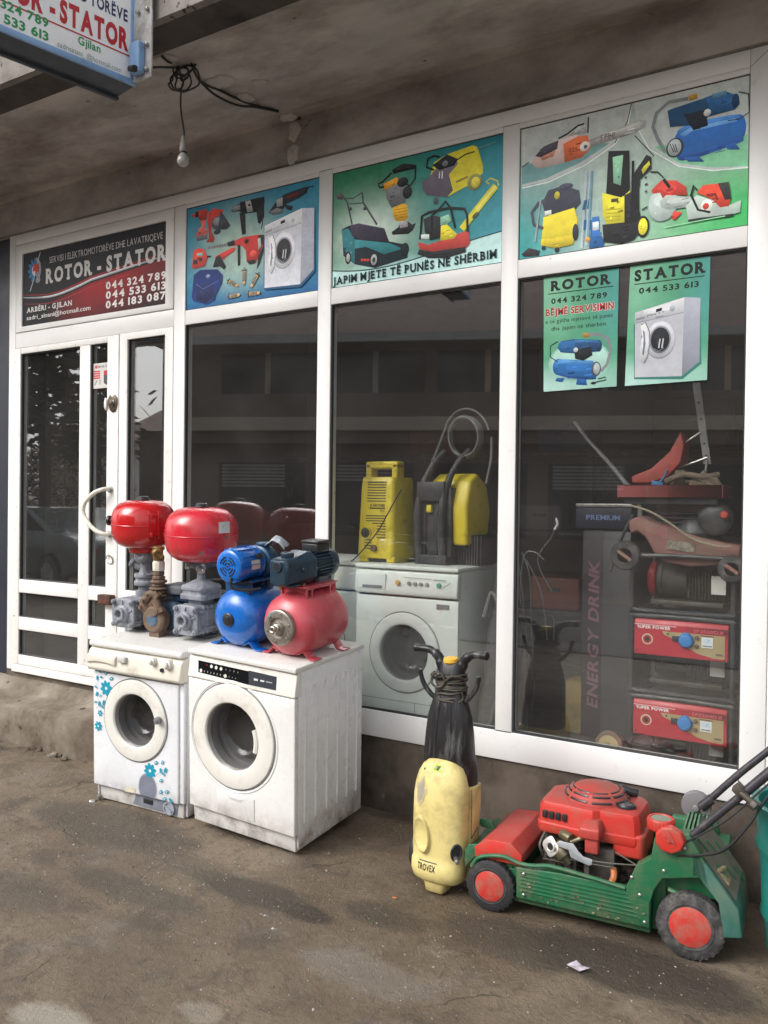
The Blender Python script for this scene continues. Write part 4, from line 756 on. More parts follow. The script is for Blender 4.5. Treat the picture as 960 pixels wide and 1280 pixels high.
# street lamp and wires
e = thing('street_lamp', 'grey street lamp post with a flat head, reflected in the narrow pane by the door', 'street lamp', tuple(above(203, 19, 0))); q = above(203, 19, 0)
g = G(); g.tube([q, q + Vector((0, 0, 5.2))], [.09, .06], 10, sub=1); own(g.build('post', m_steel), e); g = G(); g.box(q + Vector((-.55, 0, 5.2)), (1.3, .3, .12)); own(g.build('lamp_head', m_steel, bev=.03), e)
# parked car
def far_car():
    c = above(66, 15.2, 0); e = thing('parked_car', 'dark saloon car parked across the street, reflected low in the door glass', 'car', tuple(c), (0, 0, math.radians(8)))
    pr = [(-2.15, .45), (-2.12, .78), (-1.95, .90), (-1.25, .98), (-.60, 1.36), (-.1, 1.43), (.6, 1.40), (1.35, 1.02), (1.95, .94), (2.12, .80), (2.15, .42), (1.75, .28), (1.55, .28)] + [(1.30 + .36 * math.cos(t), .30 + .36 * math.sin(t)) for t in (0.3, .8, 1.3, 1.85, 2.35, 2.85)] + [(.9, .26), (-.9, .26)] + [(-1.30 + .36 * math.cos(t), .30 + .36 * math.sin(t)) for t in (.3, .8, 1.3, 1.85, 2.35, 2.85)] + [(-1.75, .28)]
    g = G(); g.rings([[(x, y, z) for x, z in pr] for y in (-.80, .80)]); g.build('body', mat('dark car paint', (.10, .115, .12), r=.22, spec=.6, coat=.6), e, bev=.05, seg=3)
    for s in (-1, 1):
        g = G(); g.rings([[(x, s * y, z) for x, z in [(-1.1, 1.0), (-.58, 1.31), (-.08, 1.37), (.55, 1.34), (1.15, 1.03)]] for y in (.801, .812)]); g.build('side_window', m_winf, e)
        for x in (-1.30, 1.30):
            g = G(); g.cyl((x, s * .62, .31), (x, s * .83, .31), .31, n=28); w = g.build('wheel', m_black, e, bev=.02); g = G(); g.cyl((x, s * .831, .31), (x, s * .845, .31), .2, n=20)
            for k in range(7): a = k * 2 * PI / 7; g.box((x + .11 * math.cos(a), s * .848, .31 + .11 * math.sin(a)), (.20, .02, .03), 0, (0, -a, 0))
            o = g.build('rim', m_steel, w)
    for x in (-2.14, 2.14):
        for y in (-.58, .58): g = G(); g.box((x, y, .72), (.05, .35, .15)); g.build('headlight' if x < 0 else 'tail_light', m_whf if x < 0 else mat('red lamp lens', (.3, .02, .02), r=.2), e, bev=.02)
    for s in (-1, 1): g = G(); g.box((-.75, s * .92, 1.02), (.14, .16, .11)); g.build('mirror', m_black, e, bev=.03)
far_car()
g = G(); 
for (x0, x1, y0, y1, z, m) in ((-60, 60, -9.5, -5.0, .012, 0),): g.bx(x0, x1, y0, y1, z - .05, z)
g.build('road', mat('street asphalt', (.06, .057, .054), r=.85, vary=.2, vscale=.6, bump=.6, bscale=30, dirt='#6d6458', damt=.3, dscale=1.2), kind='structure')
# ------------------------------------------------------------------ appliance materials
m_enamel = mat('white enamel', (.74, .73, .71), r=.28, dirt='#8d8069', damt=.06, dscale=9, vary=.02, bump=.03, bscale=8, low=('#6e4f34', .17, .95), coat=.2)
m_enamel2 = mat('white enamel blueish', (.72, .73, .75), r=.3, dirt='#8b8375', damt=.06, dscale=9, vary=.02, bump=.03, bscale=8, low=('#6a5038', .15, .9), coat=.2)
m_beige = mat('yellowed plastic', (.70, .665, .575), r=.36, dirt='#7d6c50', damt=.22, dscale=7, vary=.03, bump=.05)
m_beige2 = mat('ivory plastic', (.72, .70, .64), r=.34, dirt='#85775e', damt=.2, dscale=6, vary=.03, bump=.04)
m_top = mat('dirty laminate top', (.68, .665, .63), r=.35, dirt='#7a7166', damt=.15, dscale=28, vary=.04, bump=.05)
m_basegrey = mat('scuffed base metal', (.56, .545, .52), r=.45, dirt='#4d443a', damt=.34, dscale=10, bump=.15, speck=('#3a2a1e', 35, .68))
m_bowl = mat('smoked door glass', (.045, .042, .040), r=.10, spec=.6, bump=0, coat=.5)
m_drum = mat('drum steel', (.19, .18, .17), r=.32, m=.85, vary=.1, bump=.1)
m_seal = mat('grey door seal', (.17, .17, .17), r=.6)
m_darkp = mat('black plastic', (.022, .022, .024), r=.35, dirt='#3f3932', damt=.15, dscale=15)
m_bodyside = mat('side enamel with rust', (.75, .745, .73), r=.3, dirt='#8f8472', damt=.07, dscale=8, vary=.02, bump=.03, bscale=6, low=('#74502e', .16, 1.0))
def clear_mat():
    M = bpy.data.materials.new('door bowl glass'); M.use_nodes = True; b = M.node_tree.nodes['Principled BSDF']; b.inputs['Base Color'].default_value = (.10, .095, .09, 1); b.inputs['Roughness'].default_value = .05; b.inputs['Alpha'].default_value = .42; b.inputs['Specular IOR Level'].default_value = .7; return M
m_clear = clear_mat()
MRM = frameM((-2.2393, -.6695, .0155), .0022, .0668, .0411)
MLM = frameM((-2.9565, -.6103, -.0145), .0811, .0418, .0241)
def loc_T(M, y=0.0):
    n = M.to_3x3() @ Vector((0, 1, 0)); o = M @ Vector((0, y, 0)); I = M.inverted()
    return lambda px, py: (lambda q: (q.x, q.z))(I @ KP(px, py, o, n))
def rrect(x0, x1, z0, z1, r, n=5):
    P = []
    for cx, cz, a in ((x1 - r, z0 + r, -PI / 2), (x1 - r, z1 - r, 0), (x0 + r, z1 - r, PI / 2), (x0 + r, z0 + r, PI)):
        for i in range(n + 1): t = a + PI / 2 * i / n; P.append((cx + r * math.cos(t), cz + r * math.sin(t)))
    return P
def plate(g, pts, y0, y1, mi=0): g.rings([[(x, y1, z) for x, z in pts], [(x, y0, z) for x, z in pts]], mi)
def porthole(e, cx, cz, R, Rg, y, m_ring, notch=True, deep=.16, hole=True):
    g = G(); g.lathe([(R + .002, -.008), (R + .002, .005), (R - .002, .009), (R - .010, .0105), (Rg + .016, .0150), (Rg + .006, .0125), (Rg + .001, .006), (Rg, -.005), (Rg, -.02), (R - .02, -.02), (R + .002, -.008)], (cx, y, cz), (0, -1, 0), 64, cap=False); d = g.build('porthole_door', m_ring, e, ang=32)
    g = G(); g.torus((cx, y - .0005, cz), (0, 1, 0), R + .006, .0028, 64, 6); g.build('door_gap', m_seal, e)
    g = G(); g.lathe([(Rg + .002, .004), (Rg - .012, -.006), (Rg * .86, -.04), (Rg * .78, -.085), (Rg * .5, -.10), (0, -.104)], (cx, y, cz), (0, -1, 0), 48, cap=False); g.build('door_bowl', m_clear, d, ang=80)
    g = G(); g.lathe([(R - .022, -.012), (Rg + .012, -.03), (Rg - .004, -.06), (Rg + .008, -.075), (Rg - .008, -.09), (Rg * .94, -.12)], (cx, y, cz), (0, -1, 0), 48, cap=False); g.build('door_seal', m_seal, e)
    g = G(); g.lathe([(Rg * .94, -.115), (Rg * 1.35, -.125), (Rg * 1.45, -.16), (Rg * 1.45, -.40), (Rg * .5, -.42), (0, -.41)], (cx, y, cz), (0, -1, 0), 48, cap=False)
    for k in range(3): a = k * 2.09 + .5; r_ = Rg * 1.38; g.box((cx + r_ * math.cos(a), y + .27, cz + r_ * math.sin(a)), (.03, .22, .05), 0, (0, -a, 0))
    g.build('drum', m_drum, e)
    return d
def hollow_front(g, x0, x1, z0, z1, cx, cz, R, y0, y1, rad=.02, mi=0):
    """front sheet with a round opening"""
    n = 64; out = []
    for i in range(n):
        a = 2 * PI * i / n; c, s = math.cos(a), math.sin(a); t = min(((x1 - cx) / c if c > 1e-6 else (x0 - cx) / c if c < -1e-6 else 9), ((z1 - cz) / s if s > 1e-6 else (z0 - cz) / s if s < -1e-6 else 9)); out.append((cx + c * t, cz + s * t))
    for X, Z in ((x0, z0), (x1, z0), (x1, z1), (x0, z1)):
        k = min(range(n), key=lambda i: math.hypot(out[i][0] - X, out[i][1] - Z)); out[k] = (X, Z)
    inn = [(cx + R * math.cos(2 * PI * i / n), cz + R * math.sin(2 * PI * i / n)) for i in range(n)]
    g.rings([[(x, y1, z) for x, z in out], [(x, y0, z) for x, z in out], [(x, y0, z) for x, z in inn], [(x, y0 + .012, z) for x, z in [(cx + (R - .01) * math.cos(2 * PI * i / n), cz + (R - .01) * math.sin(2 * PI * i / n)) for i in range(n)]], [(x, y1, z) for x, z in [(cx + (R - .01) * math.cos(2 * PI * i / n), cz + (R - .01) * math.sin(2 * PI * i / n)) for i in range(n)]], [(x, y1, z) for x, z in out]], mi, cap=False)
def cabinet(e, w, d, h, zb, m, fy=.03):
    g = G(); a = .012
    # open-fronted shell: left, right, back, floor
    g.bx(-w, -w + a, fy, d, zb, h); g.bx(-a, 0, fy, d, zb, h); g.bx(-w + a, -a, d - a, d, zb, h); g.bx(-w + a, -a, fy + .01, d - a, zb, zb + a); g.bx(-w + a, -a, fy, d - a, h - a, h); return g.build('cabinet', m, e, bev=.003)
# ---------------- right machine
WR = thing('washing_machine', 'white washing machine with black display strip, right of the flowered one', 'washing machine', M=MRM)
w, d, h = .627, .53, .83; T = loc_T(MRM)
cabinet(WR, w, d, h - .022, .012, m_bodyside)
cx, cz = T(292, 921); R = .203; cx = (T(243, 921)[0] + T(343, 921)[0]) / 2; RX = (T(343, 921)[0] - T(243, 921)[0]) / 2
g = G(); hollow_front(g, -w + .001, -.001, .078, .695, cx, cz, RX * .93, 0, .03); g.build('front_panel', m_enamel, WR, bev=.006, seg=3)
porthole(WR, cx, cz, RX, RX * .645, .0, m_beige2)
g = G(); g.torus((cx, .001, cz), (0, 1, 0), RX + .018, .0045, 64, 8); g.build('panel_embossing', m_enamel, WR)
g = G(); g.rings([[(x, y, z) for y, z in ((.03, .697), (-.004, .70), (-.002, .712), (.014, .800), (.03, .806), (.05, .806), (.05, .697))] for x in (-w - .001, .001)]); g.build('control_panel', m_beige2, WR, bev=.005, seg=3)
g = G(); plate(g, rrect(-w - .003, .004, .807, .832, .010), -.0, d + .012); wt = G(); wt.rings([[(x, y, z) for x, y in ((-w - .003, -.0), (.004, -.0), (.004, d + .012), (-w - .003, d + .012))] for z in (.8075, .832)]); wt.build('worktop', m_top, WR, bev=.006, seg=3)
g = G(); g.bx(-w + .012, -.012, .022, .035, 0, .077); g.bx(-w + .012, -.012, .035, .3, .0, .02); g.build('plinth', m_basegrey, WR, bev=.002)
g = G()
for y in (.07, .15, .155, .235, .24, .32, .40, .48): g.tube([(.001, y, .12), (.003, y, .16), (.003, y, .70), (.001, y, .73)], .0045, 6, sub=1)
for y in (.11, .195, .28, .36, .44): g.tube([(.0, y, .70), (.002, y + .02, .735), (.0, y + .04, .70)], .003, 6)
g.build('side_ribs', m_bodyside, WR)['kind'] = 'stuff'
g = G(); g.torus((cx, -.006, cz), (0, 1, 0), RX * .645 - .010, .0135, 14, 8, 0, PI - .42, PI + .30); g.build('door_latch', m_beige2, WR)
x0, z0 = T(271, 994); x1, z1 = T(318, 1036)
g = G(); plate(g, rrect(T(272, 1000)[0], T(318, 1000)[0], .092, .20, .004), -.0035, .002); fl = g.build('filter_flap', m_enamel, WR, bev=.001)
xm = (T(272, 1000)[0] + T(318, 1000)[0]) / 2; g = G(); g.rings([[(xm - .055, -.004, .186), (xm + .055, -.004, .186), (xm + .055, -.004, .184), (xm - .055, -.004, .184)], [(xm - .035, -.009, .188), (xm + .035, -.009, .188), (xm + .03, -.008, .172), (xm - .03, -.008, .172)]]); g.build('flap_grip', m_enamel, fl, bev=.002)
# black strip follows the sloping control panel
sl = Vector((0, .016, .088)).normalized()
oC = Vector((0, -.0025, .712))
strip = Pic(tuple(oC + Vector((0, -.0006, 0))), (1, 0, 0), tuple(sl), step=.00012); strip.n = Vector((1, 0, 0)).cross(sl)
nC = (MRM.to_3x3() @ strip.n); oW = MRM @ oC; Iv = MRM.inverted()
def TC(px, py): q = Iv @ KP(px, py, oW, nC) - oC; return (q.x, q.dot(sl))
a, b, c, d4 = TC(248, 825), TC(345, 846), TC(345, 862), TC(248, 840)
strip.poly([a, TC(311, 839), TC(311, 856), d4][::-1], '#141416'); strip.poly([TC(311, 838), TC(346, 846), TC(345, 863), TC(311, 856)][::-1], '#3b3d44')
for px, py in ((264.5, 833), (270.5, 834.5), (276.5, 836), (251.5, 838), (282, 845)): q = TC(px, py); strip.ell(q[0], q[1], .0085, .0085, '#b9b7ae'); strip.ell(q[0], q[1], .006, .006, '#d9d7cf')
for k in range(7): q = TC(256 + 4 * k, 839 + .9 * k); strip.ell(q[0], q[1], .003, .0045, '#8c8b88')
for k in range(4): q = TC(283 + 5 * k, 837 + 1.1 * k); strip.ell(q[0], q[1], .002, .004, '#8c8b88')
q = TC(259, 831); strip.ell(q[0], q[1], .006, .004, '#7c2020')
for k in range(3): q = TC(287 + 4 * k, 846 + k); strip.ell(q[0], q[1], .002, .003, '#8c8b88')
q = TC(318, 849); q2 = TC(340, 854); strip.line([q, TC(323, 850)], .009, '#c9cacd'); strip.line([TC(326, 850.6), TC(331, 851.6)], .007, '#c9cacd'); strip.line([TC(333, 852), TC(341, 853.6)], .005, '#9a9ca0')
strip.done('control_strip', WR, m=attr_mat('glossy ink', r=.2))
# ---------------- left machine, flowered
WL = thing('washing_machine', 'white washing machine with turquoise flowers and a hanging beige fascia', 'washing machine', M=MLM)
w, d, h = .6, .5, .85; T = loc_T(MLM)
cabinet(WL, w, d, h - .03, .02, m_enamel2, fy=.02)
cxl = (T(141, 911)[0] + T(203, 915)[0]) / 2; czl = (T(172, 850)[1] + T(176, 950.5)[1]) / 2; RL_ = (T(172, 850)[1] - T(176, 950.5)[1]) / 2
g = G(); hollow_front(g, -w + .003, -.034, .088, .680, cxl, czl, RL_ * .93, -.012, .016); fr_ = g.build('front_panel', m_enamel2, WL, bev=.007, seg=3)
pd = porthole(WL, cxl, czl, RL_, RL_ * .65, -.012, m_beige2)
g = G(); g.bx(-.033, -.004, -.002, .02, .09, .69); g.build('corner_post', m_enamel2, WL, bev=.006)
g = G(); g.rings([[(x, y, z) for y, z in ((.03, .690), (-.035, .694), (-.045, .71), (-.030, .79), (-.010, .808), (.03, .812))] for x in (-w - .008, -w + .2, -.2, .002)]); cp = g.build('control_panel', m_beige, WL, bev=.007, seg=3)
ycp = -.043
def arcg(cx, cz, r, a0, a1, n=10): return [(cx + r * math.cos(a0 + (a1 - a0) * i / n), ycp, cz + r * math.sin(a0 + (a1 - a0) * i / n)) for i in range(n + 1)]
g = G(); g.rings([[(x, y, z) for y, z in ((-.030, .728), (-.051, .735 + .012 * math.sin(PI * t)), (-.049, .775), (-.030, .785))] for x, t in [(-w + .0 + .19 * i / 8, i / 8) for i in range(9)]]); g.build('detergent_drawer', m_beige, WL, bev=.003)
for (px, py, r) in ((191, 827, .019), (210, 831, .024)):
    q = MLM.inverted() @ KP(px, py, MLM @ Vector((0, -.04, 0)), MLM.to_3x3() @ Vector((0, 1, 0))); g = G(); g.lathe([(r, -.03), (r, .004), (r * .93, .012), (r * .62, .014), (r * .55, .026), (r * .3, .028), (0, .028)], (q.x, q.y, q.z), (0, -1, .12), 24); g.build('control_knob', m_beige2, WL)
q = MLM.inverted() @ KP(202, 838, MLM @ Vector((0, -.044, 0)), MLM.to_3x3() @ Vector((0, 1, 0))); g = G(); g.cyl((q.x, q.y + .01, q.z), (q.x, q.y - .003, q.z), .010, n=12); g.build('button_hole', m_darkp, WL)
g = G(); g.bx(-.385, -.34, -.052, -.03, .758, .785); g.build('drawer_catch', m_basegrey, WL, bev=.002)
g = G(); g.rings([[(x, y, z) for x, y in ((-w - .010, -.030), (.003, -.030), (.003, d), (-w - .010, d))] for z in (.8125, .846)]); g.build('worktop', m_top, WL, bev=.014, seg=4)
g = G(); g.bx(-w + .03, -.02, .012, .05, .012, .086); pl = g.build('plinth', m_basegrey, WL, bev=.003)
g = G(); x0 = T(172, 1005)[0]; plate(g, [(x0 - .04, .025), (-.06, .02), (-.05, .082), (x0 + .02, .086), (x0 - .02, .075)], .008, .02); g.build('pump_cover', mat('blue grey plastic', (.20, .215, .26), r=.6, dirt='#3b3c40', damt=.3), WL, bev=.002)
g = G(); q = T(184, 1006); g.bx(q[0] - .03, q[0] + .03, .004, .02, .045, .07); g.build('pump_slot', m_darkp, WL, bev=.002)
g = G(); g.lathe([(.034, 0), (.034, .01), (.028, .012), (.028, .006), (.01, .006), (.0, .006)], (T(211, 1014)[0], .008, .052), (0, -1, 0), 24); g.box((T(211, 1014)[0], -.002, .052), (.045, .014, .008), 0, (0, .6, 0)); g.build('filter_knob', mat('pale blue grey plastic', (.33, .35, .40), r=.5), WL)
for x in (-.55, -.36, -.05): g = G(); g.cyl((x, .06, -.012), (x, .06, .02), .018, n=14); g.cyl((x, .06, -.022), (x, .06, -.010), .026, n=14); g.build('foot', m_steel, WL, bev=.002)
q = T(204, 898); g = G(); g.cyl((q[0], -.03, q[1]), (q[0], -.05, q[1]), .018, n=20); g.cyl((q[0], -.05, q[1]), (q[0], -.053, q[1]), .009, n=12); g.build('door_stud', m_seal, WL, bev=.002)
g = G(); g.cyl((-.575, -.02, -.004), (-.60, -.035, -.002), .014, n=12); g.cyl((-.57, .0, .0), (-.57, .0, .03), .010, n=10); g.build('foot', m_steel, WL, bev=.001)
# flowers and stains on the front panel
p = Pic((0, -.0124, 0), (1, 0, 0), (0, 0, 1), step=.0001); TQ = '#1c93ad'
def flower(x, z, r, n=8, big=True):
    for k in range(n):
        a = 2 * PI * k / n + .2; p.ell(x + r * .62 * math.cos(a), z + r * .62 * math.sin(a), r * .45, r * .27, TQ, a, 10)
    p.ell(x, z, r * .22, r * .22, '#cfe6ea', 0, 12)
def leaf(x, z, r, a, hollow=False): p.ell(x, z, r * 1.1, r * .55, TQ, a, 12); (p.ell(x, z, r * .5, r * .16, '#dfe9ee', a, 10) if hollow else None)
Z = lambda a, b: T(110 + a / 6.095, 820 + b / 6.095)
def ar(r): return r / 6.095 * .85 / 215
flower(*Z(153, 242), ar(60)); flower(*Z(487, 868), ar(58)); flower(*Z(108, 430), ar(26), 6); flower(*Z(95, 527), ar(38), 7)
for a, b, r, t, hl in ((75, 100, 15, -.6, 0), (110, 110, 16, 1.7, 0), (153, 126, 17, .6, 1), (88, 160, 18, 1.4, 0), (118, 155, 14, .2, 0), (195, 167, 20, .5, 1), (78, 230, 15, -.4, 0), (85, 282, 19, 1.1, 0), (112, 295, 13, .9, 1), (75, 343, 14, .5, 1), (104, 355, 20, 1.4, 0), (138, 350, 22, 1.3, 0), (128, 380, 16, -.8, 0),
                        (535, 805, 19, .9, 1), (584, 802, 18, 1.0, 1), (571, 862, 18, 1.5, 0), (607, 862, 22, 1.2, 0), (592, 890, 16, -.7, 0), (574, 940, 18, .8, 1), (572, 1027, 18, 1.1, 1), (618, 1025, 20, .6, 1), (600, 1080, 19, .9, 1), (648, 1090, 20, -.8, 0)): leaf(*Z(a, b), ar(r), t, hl)
p.line([Z(95, 170), Z(88, 220)], .0022, TQ); p.line([Z(85, 390), Z(100, 372), Z(128, 378)], .002, TQ); p.line([Z(540, 900), Z(560, 880), Z(590, 888)], .002, TQ); p.line([Z(618, 560), Z(612, 640), Z(600, 720)], .0015, '#b9bcc0')
p.done('flower_decal', WL, m=attr_mat('decal film', r=.35))
p = Pic((0, -.0128, 0), (1, 0, 0), (0, 0, 1), step=.0001); c = Z(468, 1000)
for s, col in ((1.05, '#a9abb4'), (1.0, '#8b8e9a'), (.93, '#757986')): p.poly([(c[0] + .058 * s * math.cos(t), max(.092, c[1] + .072 * s * math.sin(t))) for t in (2 * PI * i / 48 for i in range(48))], col)
p.poly([Z(300, 985), Z(375, 1000), Z(372, 1040), Z(296, 1025)], '#c9c0aa'); p.done('worn_patch', WL, m=attr_mat('scuffed film', r=.6, vary=.2))
# ------------------------------------------------------------------ pumps and tanks standing on the two machines
m_red = mat('glossy red enamel', (.50, .012, .014), r=.20, dirt='#5a1512', damt=.10, dscale=9, vary=.08, bump=.04, bscale=10, coat=.5, speck=('#5d5a55', 11, .735))
m_red2 = mat('scuffed red enamel', (.55, .022, .036), r=.28, dirt='#7a4a40', damt=.22, dscale=11, vary=.08, bump=.05, bscale=12, coat=.35, speck=('#6d655c', 14, .70))
m_pink = mat('faded pink red enamel', (.52, .075, .095), r=.33, dirt='#8a3a40', damt=.25, dscale=5, vary=.12, bump=.05, bscale=14, coat=.25, speck=('#57504a', 30, .735))
m_blue = mat('bright blue enamel', (.006, .13, .50), r=.27, dirt='#1d3d63', damt=.2, dscale=8, vary=.1, bump=.06, bscale=18, coat=.35, speck=('#7d97ab', 26, .735))
m_deep = mat('dark petrol blue casting', (.012, .034, .055), r=.34, dirt='#2a3236', damt=.2, dscale=12, vary=.2, bump=.3, bscale=90, coat=.2)
m_cast = mat('grey painted casting', (.27, .285, .32), r=.55, dirt='#4e4f55', damt=.42, dscale=14, vary=.14, bump=.5, bscale=70)
m_castd = mat('dusty dark casting', (.10, .115, .14), r=.6, dirt='#55524c', damt=.4, dscale=14, bump=.5)
m_rust = mat('rusty iron', (.14, .085, .055), r=.85, dirt='#6e6052', damt=.45, dscale=22, vary=.35, vscale=18, bump=1.0, bscale=110)
m_brass = mat('dirty brass', (.34, .22, .09), r=.42, m=.7, dirt='#4d3a24', damt=.4, dscale=30, bump=.3)
m_label = mat('paper label', (.62, .60, .55), r=.6, vary=.1, dirt='#57504a', damt=.2, dscale=30)
m_flange = mat('zinc flange', (.38, .35, .31), r=.4, m=.75, dirt='#5a4c3d', damt=.35, dscale=30, bump=.25)
def at(M, x, y, z, yaw=0.0): return M @ Matrix.Translation((x, y, z)) @ Matrix.Rotation(yaw, 4, 'Z')
def dome_prof(R, L, n=10, e=.62):
    """closed vessel profile along its axis, from -L/2 to L/2, ends of superellipse shape"""
    P = []; H = L / 2
    for i in range(n + 1): t = PI / 2 * i / n; P.append((R * math.sin(t) ** e, -H + (R * .62) * (1 - math.cos(t) ** .9) * 1.0))
    return P + [(r, -z) for r, z in P[::-1]]
def bolts(g, c, ax, R, n, r=.006, h=.006, a0=.3, mi=0):
    ax = Vector(ax).normalized(); a = Vector((0, 0, 1)).cross(ax).normalized() if abs(ax.z) < .9 else Vector((1, 0, 0)); b = ax.cross(a); c = Vector(c)
    for k in range(n): t = a0 + 2 * PI * k / n; q = c + (a * math.cos(t) + b * math.sin(t)) * R; g.cyl(q - ax * .002, q + ax * h, r, n=6, mi=mi)
def hw(name, build, m, e, **k): g = G(); build(g); return g.build(name, m, e, **k)
def vessel(e, c, R, H, m, seam=True, label_=None, bracket=None, cap=True):
    """upright expansion vessel centred at c"""
    c = Vector(c); P = []
    for i in range(13): t = -PI / 2 + PI * i / 12; P.append((R * abs(math.cos(t)) ** .55 if abs(math.cos(t)) > 1e-6 else 0, H / 2 * math.copysign(abs(math.sin(t)) ** .78, math.sin(t))))
    P = sorted(P, key=lambda q: q[1]); mid = [(R, 0)]
    g = G(); g.lathe(P, c, (0, 0, 1), 56); v = g.build('tank', m, e, ang=70)
    g = G(); g.torus(c, (0, 0, 1), R + .0002, .0022, 64, 6); g.build('tank_seam', m, v)
    g = G(); g.lathe([(.036, 0), (.038, .008), (.030, .014), (.030, .022), (.022, .026), (0, .026)], c + Vector((0, 0, H / 2 - .006)), (0, 0, 1), 24); g.build('valve_cap', m_darkp, v, bev=.001)
    g = G(); g.lathe([(.075, -.02), (.080, -.006), (.080, .004), (.05, .01)], c - Vector((0, 0, H / 2)), (0, 0, 1), 32); bolts(g, c - Vector((0, 0, H / 2 + .018)), (0, 0, -1), .066, 6); g.build('bottom_flange', m_castd if m is m_red2 else m, v)
    return v
def multistage(e, cx, y, cz, L, s=.075, m=None):
    """grey cast pump body seen from its suction end: square end cover, bolts, ribbed barrel"""
    m = m or m_cast
    def end(g):
        pts = []
        for i in range(32): t = 2 * PI * i / 32; k = (abs(math.cos(t)) ** 5 + abs(math.sin(t)) ** 5) ** (-1 / 5); pts.append((cx + s * k * math.cos(t), cz + s * k * math.sin(t)))
        g.rings([[(x, y + .03, z) for x, z in pts], [(x, y + .004, z) for x, z in pts], [(cx + (x - cx) * .93, y, cz + (z - cz) * .93) for x, z in pts]])
        g.lathe([(.050, -.002), (.044, .012), (.034, .016), (.034, .034), (.028, .036), (.021, .034), (.019, .010), (0, .008)], (cx, y, cz), (0, -1, 0), 24)
        for a, b in ((-1, -1), (-1, 1), (1, -1), (1, 1)): g.cyl((cx + a * s * .76, y + .02, cz + b * s * .76), (cx + a * s * .76, y - .010, cz + b * s * .76), .014, n=12); g.cyl((cx + a * s * .76, y - .010, cz + b * s * .76), (cx + a * s * .76, y - .018, cz + b * s * .76), .008, n=6)
        for k in range(5): a = k * 1.2566 + .3; g.box((cx + .055 * math.cos(a), y - .002, cz + .055 * math.sin(a)), (.028, .010, .007), 0, (0, -a, 0))
    hw('end_cover', end, m, e, bev=.0012)
    def barrel(g):
        k = .93; g.rings([[(cx + a * s * k, yy, cz + b * s * k) for a, b in ((-1, -.85), (-.85, -1), (.85, -1), (1, -.85), (1, .85), (.85, 1), (-.85, 1), (-1, .85))] for yy in (y + .028, y + L)])
        for q in range(4): yy = y + .05 + q * (L - .07) / 4; g.bx(cx - s, cx + s, yy, yy + .008, cz - s * .9, cz + s * .9)
        for dz in (-.55, .55): g.cyl((cx + s * .99, y + .02, cz + dz * s), (cx + s * .99, y + L, cz + dz * s), .006, n=8)
    hw('pump_barrel', barrel, m, e, bev=.002)
    hw('pump_foot', lambda g: (g.bx(cx - s * .5, cx + s * .5, y + L * .5, y + L * .9, cz - s - .018, cz - s * .9), g.bx(cx - s * .9, cx + s * .9, y + L * .5, y + L * .9, cz - s - .022, cz - s - .014)), m_castd, e, bev=.003)
def motor(e, cx, y, cz, L, R, m, box=True, fan=True, fins=20, mbox=None):
    def body(g):
        g.lathe([(R * .7, 0), (R * .86, .008), (R * .86, L - .05), (R * .8, L - .045)], (cx, y, cz), (0, 1, 0), 32)
        for k in range(fins): a = 2 * PI * k / fins; g.box((cx + R * .9 * math.cos(a), y + L * .45, cz + R * .9 * math.sin(a)), (R * .24, L * .62, .0045), 0, (0, -a, 0))
    hw('motor_body', body, m, e, bev=0)
    def cowl(g): g.lathe([(R * .8, L - .06), (R, L - .055), (R, L - .012), (R * .9, L), (0, L + .002)], (cx, y, cz), (0, 1, 0), 36)
    hw('fan_cowl', cowl, m, e, bev=.002)
    if box: hw('terminal_box', lambda g: (g.bx(cx - .045, cx + .045, y + L * .22, y + L * .70, cz + R * .8, cz + R * .8 + .042), g.bx(cx - .048, cx + .048, y + L * .21, y + L * .71, cz + R * .8 + .043, cz + R * .8 + .056)), mbox or m, e, bev=.004)
    hw('motor_foot', lambda g: g.bx(cx - R * .8, cx + R * .8, y + L * .25, y + L * .6, cz - R - .012, cz - R * .75), m_castd, e, bev=.003)
# A: left booster, red vessel on a grey multistage pump
LZ = .847
A = thing('booster_pump', 'grey cast pump with glossy red pressure tank, far left on the flowered machine', 'water pump', M=MLM)
multistage(A, -.59, .19, .948, .19, .078)
motor(A, -.59, .385, .95, .24, .07, m_castd)
def stackA(g):
    x, y = -.60, .37; g.lathe([(.045, 1.00), (.052, 1.03), (.052, 1.045), (.036, 1.05), (.036, 1.075), (.058, 1.08), (.058, 1.10), (.05, 1.104), (.05, 1.12), (.058, 1.124), (.058, 1.14), (.030, 1.146), (.027, 1.20), (.033, 1.21), (.033, 1.235), (.027, 1.24), (.027, 1.30)], (x, y, 0), (0, 0, 1), 20); bolts(g, (x, y, 1.142), (0, 0, 1), .046, 5)
    g.tube([(x, y, 1.17), (x - .03, y - .02, 1.18), (x - .055, y - .03, 1.20)], [.018, .018, .018], 10); g.lathe([(.022, 0), (.026, .004), (.026, .018), (.02, .022)], (x - .05, y - .03, 1.195), (-.7, -.3, .4), 14)
    g.lathe([(.038, -.03), (.042, -.02), (.042, .02), (.03, .028), (.026, .032), (.014, .032), (.0, .02)], (x + .01, y - .03, 1.245), (.3, -1, .1), 20)
hw('riser_stack', stackA, m_cast, A, bev=.001)
va = vessel(A, (-.60, .36, 1.415), .172, .265, m_red)
def brk(g):
    for z in (1.37, 1.47): g.box((-.60 + .150, .36 - .085, z), (.05, .008, .012), 0, (0, 0, 1.05)); g.cyl((-.60 + .150, .265, z - .01), (-.60 + .150, .262, z + .012), .012, n=10)
    g.box((-.60 + .136, .36 - .109, 1.42), (.006, .012, .15), 0, (0, 0, 1.05)); g.box((-.60 + .163, .36 - .062, 1.42), (.006, .012, .15), 0, (0, 0, 1.05)); g.box((-.60 + .150, .36 - .085, 1.42), (.05, .004, .11), 0, (0, 0, 1.05))
